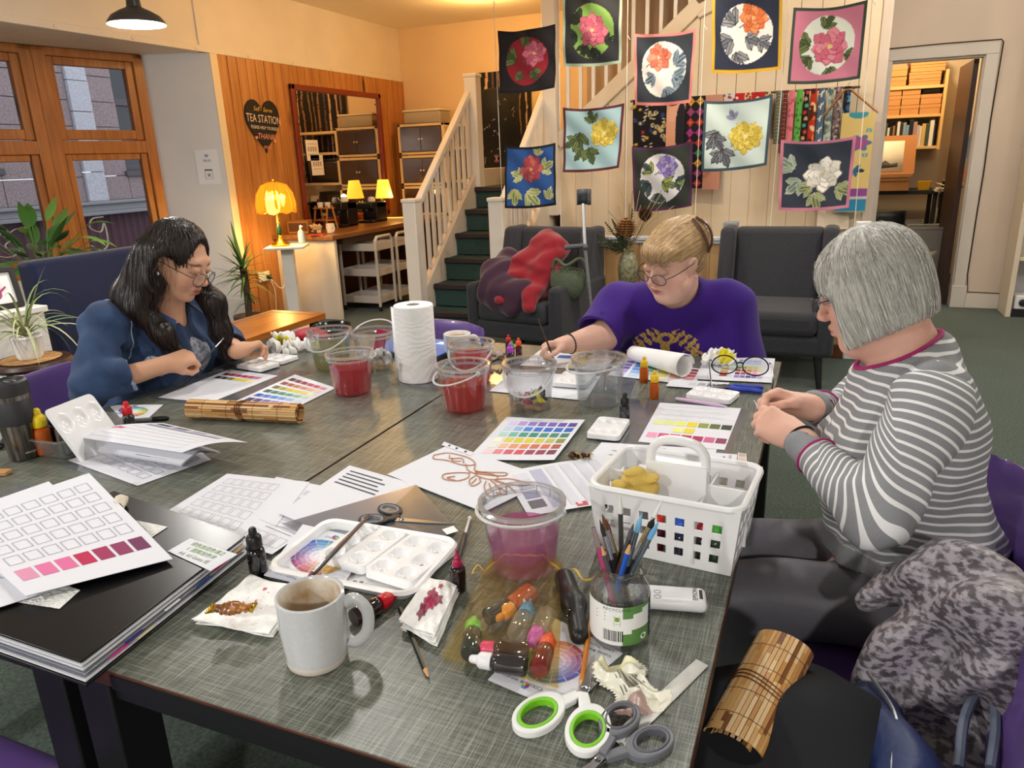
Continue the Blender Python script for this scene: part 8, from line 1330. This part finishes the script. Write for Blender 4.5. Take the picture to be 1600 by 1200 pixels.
for pts, rs in (((A(.082, -.02, .03), A(.086, -.012, -.06), V3(-1.985, 1.655, 1.02), V3(-1.925, 1.685, .93), V3(-1.895, 1.725, .84)), (.032, .034, .035, .03, .012)), ((A(.06, -.06, .0), V3(-2.03, 1.68, 1.05), V3(-2.06, 1.68, .98), V3(-2.03, 1.655, .96)), (.05, .055, .05, .03)), ((A(-.082, -.0, .03), A(-.083, .02, -.06), V3(-1.885, 1.875, 1.0), V3(-1.875, 1.88, .9), V3(-1.88, 1.89, .8)), (.03, .034, .035, .03, .012)), ((A(-.05, -.06, 0), V3(-2.02, 1.83, 1.05), V3(-2.08, 1.84, .95)), (.05, .055, .04))):
    for i in range(len(pts)-1): S.cap(pts[i], pts[i+1], rs[i], rs[i+1], .03)
S.X = H; S.ell((0, .106, .012), (.064, .068, .118), .012, 1); S.ell((.088, .018, -.025), (.032, .042, .055), .012, 1); S.ell((-.07, .07, -.02), (.02, .05, .06), .012, 1); S.cap((0, .07, .125), (0, -.04, .145), .006, .005, .01, 1); S.X = Matrix(); HC = np.array(H @ V3(0, -.02, .05))
S.disp(lambda p: .0016*np.sin(np.arctan2(p[..., 1]-HC[1], p[..., 0]-HC[0])*46+p[..., 2]*14)+.001*np.sin(np.arctan2(p[..., 1]-HC[1], p[..., 0]-HC[0])*97)); h_ = S.obj('hair', hairmat('1e1512'), (-2.2, 1.55, .78), (-1.75, 2.0, 1.33), .0035, W); fin(h_, base, W)
CRW = np.array(H @ V3(0, .01, .14)); px_ = np.array(H.to_3x3() @ V3(1, 0, 0))
def flowW(p): s = np.sign((p-CRW) @ px_)[:, None]; z = np.clip((p[:, 2:]-HC[2]-.02)/.08, 0, 1); f = np.array([0, 0, -1.0])+s*px_*1.3*z; return f
HiW = np.array(H.inverted()); qW = lambda p: p @ HiW[:3, :3].T+HiW[:3, 3]
strands(S, surf_pts(h_, base, 2200, 1, lambda p: ~((qW(p)[:, 1] > .055) & (np.abs(qW(p)[:, 0]) < .06) & (qW(p)[:, 2] < .1))), flowW, base, W, [hairmat(c) for c in ('1e1512', '2e211c', '3c2c26')], steps=16, step=.009, r=.0011, wav=.18)
glasses(H, base, W, '1a1614', rx=.027, rz=.023, y=.113, z=-.012, rim=.0011); b = MB(); b.X = Matrix.Translation(-Vector(base)); b.ball(H @ V3(.081, -.004, -.038), .0062, 12, 8); b.obj('pearl_earring', P('f0ece6', .15), W)
tip = T(352, 525, .885); end = (tR[0]+tR[4])/2; d = (tip-end).normalized(); brush('thin black brush held in the dark-haired woman\'s right hand', tip, end-d*.05, '121214', .0028, ferr='c8cacc', bcol='d8d8da', ferr_len=.16, bris=.1)
# ---------------------------------------------------------------- blonde woman in purple
base = (-.48, 2.85, 0); H = head_frame((-.452, 2.475, 1.085), (-.5, -.87), 20, -6, 1.04); HIP = V3(-.48, 2.85, .56); CHS = V3(-.475, 2.69, .8); NK = V3(-.452, 2.565, .965); SR, SL = V3(-.665, 2.585, .905), V3(-.275, 2.615, .915); ER, WR = V3(-.672, 2.46, .825), V3(-.772, 2.305, .818); EL, WL = V3(-.21, 2.6, .64), V3(-.35, 2.6, .6)
def torso(S, e=0, k=.06): S.cap(HIP, HIP+V3(0, -.02, .1), .2+e, .19+e, k); S.ell(HIP+V3(0, -.08, .12), (.215+e, .2+e, .16+e), k); S.ell(CHS+V3(0, .0, -.02), (.195+e, .155+e, .15+e), k); S.ell(CHS+V3(-.095, -.07, -.03), (.095+e, .085+e, .085+e), k); S.ell(CHS+V3(.095, -.06, -.03), (.095+e, .085+e, .085+e), k); S.cap(SR+V3(.04, 0, -.005), SL-V3(.04, 0, .005), .068+e, .068+e, k); S.cap(CHS+V3(0, -.02, .05), NK-V3(0, -.01, .02), .13+e, .085+e, k)
S = Solid(); torso(S, -.014)
for a, b_, c in ((SR, ER, WR), (SL, EL, WL)): S.cap(a, b_, .062, .052, .04); S.cap(b_, c, .054, .03, .02)
legs(S, HIP-V3(0, 0, .03), (0, -1), .42, r=(.1, .07)); add_head(S, H, NK-V3(0, -.02, .04), 1.0, 1.06, .062)
tR = add_hand(S, WR, (-.72, -.68, .06), (-.35, .3, .88), -1, [(48, 55, 25), (56, 62, 35), (64, 70, 40), (68, 74, 42)], 0, ((.034, .04, -.02), (.036, .07, -.038), (.028, .092, -.046))); add_hand(S, WL, (-.8, -.3, -.2), (0, -.3, 1), 1, [20, 24, 28, 30])
W = skin(S, base, H, 'e6b8a4', 'b86a66', 'b8926a', (-.95, 2.12, 0), (-.05, 3.15, 1.3), 'blonde woman in purple T-shirt and glasses painting at the far side of the table', lash='6a4c40', blush='cf7f74')
S = Solid(); torso(S, .012); hemR = SR+(ER-SR)*.92; hemL = SL+(EL-SL)*.95
for a, c in ((SR, hemR+V3(-.03, -.035, -.01)), (SL, hemL)): d = (c-a).normalized(); S.cap(a, c, .085, .09, .05); hem(S, a, c, .066, .16)
fo = fold(.005, 17, 5); S.disp(lambda p: fo(p)+.005*np.sin(p[..., 0]*60+p[..., 2]*40)*np.exp(-((p[..., 0]+.62)/.07)**2)); S.plane((0, 0, .56), (0, 0, -1)); dv = (H @ V3(0, 0, -.05)-NK).normalized(); S.cap(NK-dv*.01+V3(0, -.02, 0), NK+dv*.2, .07, .1, .012, 1)
def tcol(V):
    c = np.zeros((len(V), 3)); c[:] = lin('3a1a78'); u = (V[:, 0]+.478)/.115; v = (V[:, 2]-.775)/.085; front = (V[:, 1] < CHS.y) & (V[:, 0] > -.62) & (V[:, 0] < -.33); au = np.abs(u); g = np.zeros(len(V), bool); th = np.arctan2(v-.1, au-.15); rr = np.hypot(au-.15, v-.1)
    wing = (au > .18) & (au < 1.0) & (v < .95-.75*np.abs(au-.45)-.25*au) & (v > .25-.7*(au-.2)); feather = (np.sin(au*22-v*15)+.6*np.sin(v*21+au*5)) > -.3; bird = (np.abs(np.hypot(u-.02, v-.38)-.2) < .075) | ((au < .14) & (v > -.25) & (v < .2)); tail = (au > .75) & (au < 1.5) & (np.abs(v+.75*au-.62) < .06); beast = (np.hypot((au-.72)/.3, (v+.5)/.42) < 1) & ((np.sin(u*19+v*7)+np.sin(v*21-u*5)) > -.5); crest = (np.hypot(au/.42, (v+.55)/.3) < 1) & (np.sin(th*24) > -.6); curl_ = (np.abs(np.hypot(u+1.15, v+.55)-.12-.1*v) < .035) | (np.abs(np.hypot(u-1.05, v+.75)-.1) < .03)
    g = front & ((wing & feather) | bird | tail | beast | crest | curl_); sh = .5+.5*np.sin(u*47+3*np.sin(v*39))*np.sin(v*53); gold = np.array(lin('dcb868'))*(1-sh[:, None])+np.array(lin('7c5a24'))*sh[:, None]; c[g] = gold[g]; return c
o = S.obj('t_shirt', M('purple_jersey', '3a1a78', .8, attr='col', sheen=.12, spec=.2, bump=(300, .1)), (-.9, 2.25, .5), (-.05, 3.15, 1.12), .003, W, col=tcol); fin(o, base, W); S2 = Solid(); S2.cap(HIP, HIP+V3(0, 0, .04), .21, .2, .03); legs(S2, HIP-V3(0, 0, .02), (0, -1), .42, r=(.115, .08), foot=False); fin(S2.obj('trousers', P('1c1c22', .8), (-.95, 2.2, 0), (0, 3.15, .7), .013, W), base, W)
S = Solid(); S.X = H; S.ell((0, -.018, .042), (.082, .1, .09), .02); S.ell((-.02, -.08, .058), (.062, .052, .062), .03); S.ell((.0, -.05, -.02), (.07, .055, .06), .03); S.ell((-.01, .06, .074), (.064, .04, .028), .02); S.ell((-.006, .08, .058), (.056, .02, .022), .015); S.ell((0, .1, -.055), (.07, .07, .09), .01, 1); S.ell((.085, .01, -.012), (.028, .04, .045), .008, 1); S.ell((-.085, .01, -.012), (.028, .04, .045), .008, 1)
S.X = Matrix(); Hi = np.array(H.inverted()); S.disp(lambda p: .0014*np.sin(np.arctan2((p @ Hi[:3, :3].T+Hi[:3, 3])[..., 0], (p @ Hi[:3, :3].T+Hi[:3, 3])[..., 2]-.02)*40)); h_ = S.obj('hair', hairmat('c4a072', .2), (-.65, 2.3, .95), (-.25, 2.7, 1.3), .0032, W); fin(h_, base, W)
CLP = np.array(H @ V3(-.03, -.095, .06)); F0 = np.array(H @ V3(0, .075, .12)); fz = np.array(H.to_3x3() @ V3(0, .55, -1)).astype(float)
def flowP(p): q = p @ Hi[:3, :3].T+Hi[:3, 3]; fr = np.clip((q[:, 1:2]-.045)/.02, 0, 1)*np.clip((.1-q[:, 2:])/.02, 0, 1); a = CLP-p; a = a/np.maximum(np.linalg.norm(a, axis=1, keepdims=True), .01); return a*(1-fr)+fz*fr
strands(S, surf_pts(h_, base, 1500, 2), flowP, base, W, [hairmat(c, .2) for c in ('c8a678', 'd8bc90', 'b08a5c', 'e0cba4')], steps=14, step=.0055, r=.0008, seed=2, wav=.3)
glasses(H, base, W, '2a2c38', rx=.026, rz=.018, y=.114, z=-.008); b = MB(); b.X = Matrix.Translation(-Vector(base)) @ H
for s in (-1, 1): b.tube(fcurve([(-.045, -.07+s*.008, .125), (-.078, -.075+s*.016, .095), (-.092, -.075+s*.012, .05), (-.086, -.07, .015)], 12), .006, 6, flat=.6)
b.obj('hair_claw', P('5a3a28', .3), W); b = MB(); b.X = Matrix.Translation(-Vector(base)) @ H; b.ball((-.083, -.004, -.042), .005, 12, 8); b.obj('pearl_earring', P('d8a098', .15), W); b = MB(); d = (WR-ER).normalized(); x, y = frame(d); b.X = Matrix.Translation(-Vector(base))
for k in range(26): a = 2*PI*k/26; b.ball(WR-d*.012+x*.0335*math.cos(a)+y*.0335*math.sin(a), .0036, 8, 6)
b.obj('bead_bracelet', P('22242c', .3), W); p0 = (tR[0]+tR[4])/2; tip = T(868, 568, TZ+.006); up = TY(841, 499, (p0+(p0-tip)*1.2).y); brush('thin brown brush held upright by the blonde woman', tip, up, '4a3428', .0028, ferr='6a6058', bcol='2c2420', ferr_len=.14, bris=.09)
# ---------------------------------------------------------------- grey-haired woman in striped top
base = (.24, 1.6, 0); H = head_frame((.105, 1.61, 1.155), (-.97, .22), 20, 2, .99); HIP = V3(.235, 1.57, .56); CHS = V3(.185, 1.575, .84); NK = V3(.175, 1.595, 1.04); SL, SR = V3(.205, 1.425, .98), V3(.185, 1.76, .98); EL, ER = V3(.13, 1.31, .81), V3(.1, 1.83, .82); WL, WR = V3(-.008, 1.49, .868), V3(.0, 1.655, .885)
def torso(S, e=0, k=.06): S.cap(HIP+V3(0, -.04, 0), HIP+V3(0, .04, 0), .15+e, .15+e, k); S.ell(HIP+V3(-.02, 0, .1), (.15+e, .175+e, .15+e), k); S.ell(CHS, (.125+e, .165+e, .14+e), k); S.ell(CHS+V3(-.075, -.07, -.03), (.07+e, .08+e, .085+e), k); S.ell(CHS+V3(-.075, .07, -.03), (.07+e, .08+e, .085+e), k); S.cap(SL+V3(0, .05, -.01), SR-V3(0, .05, .01), .064+e, .064+e, k); S.cap(CHS+V3(.01, 0, .05), NK-V3(0, 0, .025), .115+e, .078+e, k)
S = Solid(); torso(S, -.012)
for a, b_, c in ((SL, EL, WL), (SR, ER, WR)): S.cap(a, b_, .05, .042, .04); S.cap(b_, c, .042, .027, .02)
legs(S, HIP-V3(0, 0, .02), (-1, -.06), .37, r=(.09, .065)); add_head(S, H, NK-V3(-.02, 0, .05), .8, 1.0, .056)
tL = add_hand(S, WL, (-.86, .36, .3), (.1, -.75, .6), 1, [(40, 52, 30), (50, 60, 35), (60, 66, 40), (66, 70, 40)], 0, ((.032, .042, -.018), (.034, .072, -.034), (.024, .094, -.04)), .97)
tR = add_hand(S, WR, (-.86, -.3, .3), (.15, .7, .65), -1, [(36, 48, 26), (48, 56, 32), (56, 62, 36), (60, 66, 38)], 0, ((.032, .042, -.016), (.034, .072, -.03), (.024, .094, -.036)), .97)
W = skin(S, base, H, 'e2b29e', 'b87068', 'b0a498', (-.35, 1.15, 0), (.5, 2.0, 1.32), 'grey-haired woman in striped top sitting at the right side of the table', lash='5a4038', blush='cc7c6c')
SWT = M('striped_jersey', '9a9c9f', .9, spec=.15, bump=(400, .12)); nt = SWT.node_tree; N = nt.nodes; L = nt.links; bb = N['Principled BSDF']; at = N.new('ShaderNodeAttribute'); at.attribute_name = 'sc'; fr = N.new('ShaderNodeMath'); fr.operation = 'FRACT'; L.new(at.outputs['Fac'], fr.inputs[0]); lt = N.new('ShaderNodeMath'); lt.operation = 'LESS_THAN'; lt.inputs[1].default_value = .3; L.new(fr.outputs[0], lt.inputs[0])
gt = N.new('ShaderNodeMath'); gt.operation = 'GREATER_THAN'; gt.inputs[1].default_value = .5; L.new(at.outputs['Fac'], gt.inputs[0]); an = N.new('ShaderNodeMath'); an.operation = 'MULTIPLY'; L.new(lt.outputs[0], an.inputs[0]); L.new(gt.outputs[0], an.inputs[1]); ns = N.new('ShaderNodeTexNoise'); ns.inputs['Scale'].default_value = 160; rp = N.new('ShaderNodeMapRange'); rp.inputs['To Min'].default_value = .75; rp.inputs['To Max'].default_value = 1.15; L.new(ns.outputs['Fac'], rp.inputs['Value']); mg = N.new('ShaderNodeMix'); mg.data_type = 'RGBA'; mg.blend_type = 'MULTIPLY'; mg.inputs['Factor'].default_value = 1; mg.inputs['A'].default_value = lin('94969a')+(1,); L.new(rp.outputs['Result'], mg.inputs['B']); mx = N.new('ShaderNodeMix'); mx.data_type = 'RGBA'; L.new(an.outputs[0], mx.inputs['Factor']); L.new(mg.outputs['Result'], mx.inputs['A']); mx.inputs['B'].default_value = lin('eeeff0')+(1,); L.new(mx.outputs['Result'], bb.inputs['Base Color'])
CUL, CUR = EL+(WL-EL)*.9, ER+(WR-ER)*.82; dv = (H @ V3(0, 0, -.05)-NK).normalized(); fo = fold(.006, 22, 3)
def arm(S, a, b_, c): S.cap(a, b_, .07, .056, .04); S.cap(b_, c, .056, .037, .03); d = (c-b_).normalized(); S.cap(c-d*.02, c, .037, .037, .004); S.cap(c-d*.004, c+d*.1, .031, .034, .003, 1)
def stripe_arm(a, b_, c, per=.0185):
    a, b_, c = map(np.array, (a, b_, c)); L1 = np.linalg.norm(b_-a); L2 = np.linalg.norm(c-b_)
    def f(p):
        t1 = (p-a) @ (b_-a)/L1; t2 = L1+(p-b_) @ (c-b_)/L2; n = ((b_-a)/L1+(c-b_)/L2); n = n/np.linalg.norm(n); w_ = (p-b_) @ n; k = np.clip(np.abs(w_)/.075, 0, 1)**1.3; s = np.where(w_ < 0, t1, t2)*k+(L1+w_*.9)*(1-k); return np.where(s > L1+L2-.03, .4, 20+s/per)
    return f
S = Solid(); torso(S, .01); ho = S.ops[:]; S.disp(fo); S.plane((.2, 0, .64), (.12, 0, -1)); dn_ = V3(-.48, .05, .87).normalized(); ctr = NK+V3(-.01, 0, .004); x, y = frame(dn_); S.X = Matrix((tuple(x)+(0,), tuple(y)+(0,), tuple(dn_)+(0,), (0, 0, 0, 1))).transposed(); S.X.col[3] = tuple(ctr)+(1,); S.rbox((0, 0, .08), (.115, .115, .08), .004, .003, 1); S.X = Matrix(); S.cap(ctr-dn_*.012, ctr+dn_*.1, .068, .07, .004, 1); o = S.obj('striped_top', SWT, (-.2, 1.3, .5), (.5, 1.95, 1.12), .0045, W); fin(o, base, W); denim_att(o, base, lambda p: np.where(p[:, 2] < .672, .4, 20+(p[:, 2]+.12*np.abs(p[:, 0]-.2)-.0*p[:, 1])/.0165)); SB_ = S
for a, b_, c in ((SL, EL, CUL), (SR, ER, CUR)): S = Solid(); arm(S, a, b_, c); f1 = fold(.004, 26, 8); S.disp(lambda p: f1(p)+.003*np.sin(np.linalg.norm(p-np.array(b_), axis=-1)*130)*np.exp(-(np.linalg.norm(p-np.array(b_), axis=-1)/.07)**2)); o = S.obj('sleeve', SWT, tuple(np.minimum.reduce([np.array(v) for v in (a, b_, c)])-.1), tuple(np.maximum.reduce([np.array(v) for v in (a, b_, c)])+.1), .0035, W); fin(o, base, W); denim_att(o, base, stripe_arm(a, b_, c))
MG = P('a8246c', .8); b = MB(); S2 = Solid(); S2.ops = ho[:]; ring_ = []
for k in range(44):
    a = 2*PI*k/44; e = x*math.cos(a)+y*math.sin(a); r_ = [u for u in np.linspace(.05, .13, 81) if S2.ev(np.array([ctr+e*u]))[0] < 0]; ring_.append(ctr+e*((max(r_) if r_ else .07)-.004)+dn_*.001-Vector(base))
b.tube(ring_, .0062, 6, closed=True, flat=.6); b.obj('magenta_neckband', MG, W)
for b_, c in ((EL, CUL), (ER, CUR)): b = MB(); d = (c-b_).normalized(); x, y = frame(d); e = c-d*.034; b.tube([e+x*.0412*math.cos(a)+y*.0412*math.sin(a)-Vector(base) for a in [2*PI*i/28 for i in range(28)]], .0022, 6, closed=True); b.obj('magenta_cuff_line', MG, W)
S2 = Solid(); S2.cap(HIP+V3(0, -.04, 0), HIP+V3(0, .04, .03), .15, .15, .03); S2.cap(HIP+V3(0, -.03, .06), HIP+V3(0, .03, .06), .147, .147, .03); legs(S2, HIP-V3(0, 0, .01), (-1, -.06), .37, r=(.094, .075), foot=False); S2.disp(fold(.006, 24, 9)); fin(S2.obj('trousers', M('grey_trousers', '6a6870', .55, sheen=.1, bump=(30, .2)), (-.4, 1.2, 0), (.5, 2.0, .75), .008, W), base, W)
S = Solid(); S.X = H; S.ell((0, -.006, .04), (.091, .1, .093), .02); S.ell((0, -.014, -.03), (.095, .092, .1), .035); S.ell((.055, .04, -.03), (.042, .05, .085), .02); S.ell((-.055, .04, -.03), (.042, .05, .085), .02); S.ell((0, .072, .05), (.064, .02, .04), .025); S.X = Matrix(); bz = H @ V3(0, 0, -.088); S.plane(bz, (H.to_3x3() @ V3(0, -.18, -1)), .008); S.X = H; S.rbox((0, .135, -.08), (.14, .075, .1), .03, .012, 1); S.ell((0, .03, -.13), (.052, .09, .08), .02, 1); S.X = Matrix(); Hi2 = np.array(H.inverted())
def gd(p): q = p @ Hi2[:3, :3].T+Hi2[:3, 3]; a = np.arctan2(q[..., 0], q[..., 1]+.02); return .0014*np.sin(a*58+q[..., 2]*10)+.001*np.sin(a*111+q[..., 2]*25)
S.disp(gd); h_ = S.obj('hair', hairmat('c8c6be', .15, .45), (-.1, 1.42, .98), (.32, 1.8, 1.32), .0032, W); fin(h_, base, W); HCg = np.array(H @ V3(0, 0, .13))
def flowG(p): f = p-HCg; f[:, 2] = 0; n = np.linalg.norm(f, axis=1, keepdims=True); k = np.clip((p[:, 2:]-HCg[2]+.09)/.09, 0, 1); dn = np.array(H.to_3x3() @ V3(0, -.12, -1)); return dn*(1-.75*k)+f/np.maximum(n, .01)*k
strands(S, surf_pts(h_, base, 2600, 3), flowG, base, W, [hairmat(c, .12, .45) for c in ('c8c6be', 'e4e2da', 'acaaa2', 'd6d4cc', 'f2f1ec')], steps=16, step=.0065, r=.0008, seed=3, wav=.16, stop=lambda p: (p @ Hi2[:3, :3].T+Hi2[:3, 3])[:, 2]+.0 < -.083-.18*(p @ Hi2[:3, :3].T+Hi2[:3, 3])[:, 1])
glasses(H, base, W, '20243c', rx=.025, rz=.018, y=.116, z=-.002); b = MB(); b.X = Matrix.Translation(-Vector(base)); d = (WL-EL).normalized(); x, y = frame(d); b.tube([WL-d*.0+x*.029*math.cos(a)+y*.029*math.sin(a) for a in [2*PI*i/28 for i in range(28)]], .006, 8, closed=True, flat=.4); o = b.obj('watch', P('17161a', .3), W); b = MB(); b.X = Matrix.Translation(-Vector(base)); b.ball(WL+V3(-.008, -.028, .006), (.012, .006, .01), 12, 8); b.obj('watch_face', P('b07a72', .2, metal=.6), o)
b = MB(); b.X = Matrix.Translation(-Vector(base))
for k in range(2): b.ball(CUL-d*(.03+.022*k)+V3(-.012, -.037, -.006), .005, 10, 8)
b.obj('cuff_button', P('5a3038', .3), W)
pc = (tL[0]+tL[4]+tR[0]+tR[4])/4; b = MB(); b.tube([pc+V3(-.012, -.014, 0), pc+V3(.0, .002, .0)], .0055, 10); b.tube([pc+V3(.0, .002, 0), pc+V3(.025, .012, .012)], .0035, 10); b.tube([pc+V3(-.012, -.014, 0), pc+V3(-.03, -.008, .03)], .0012, 6, 1); tag(b.obj('applicator_bottle', [P('eef0ee', .3), P('9a9ca0', .3, metal=.9)]), 'tiny white applicator held in the grey-haired woman\'s fingers', 'applicator')
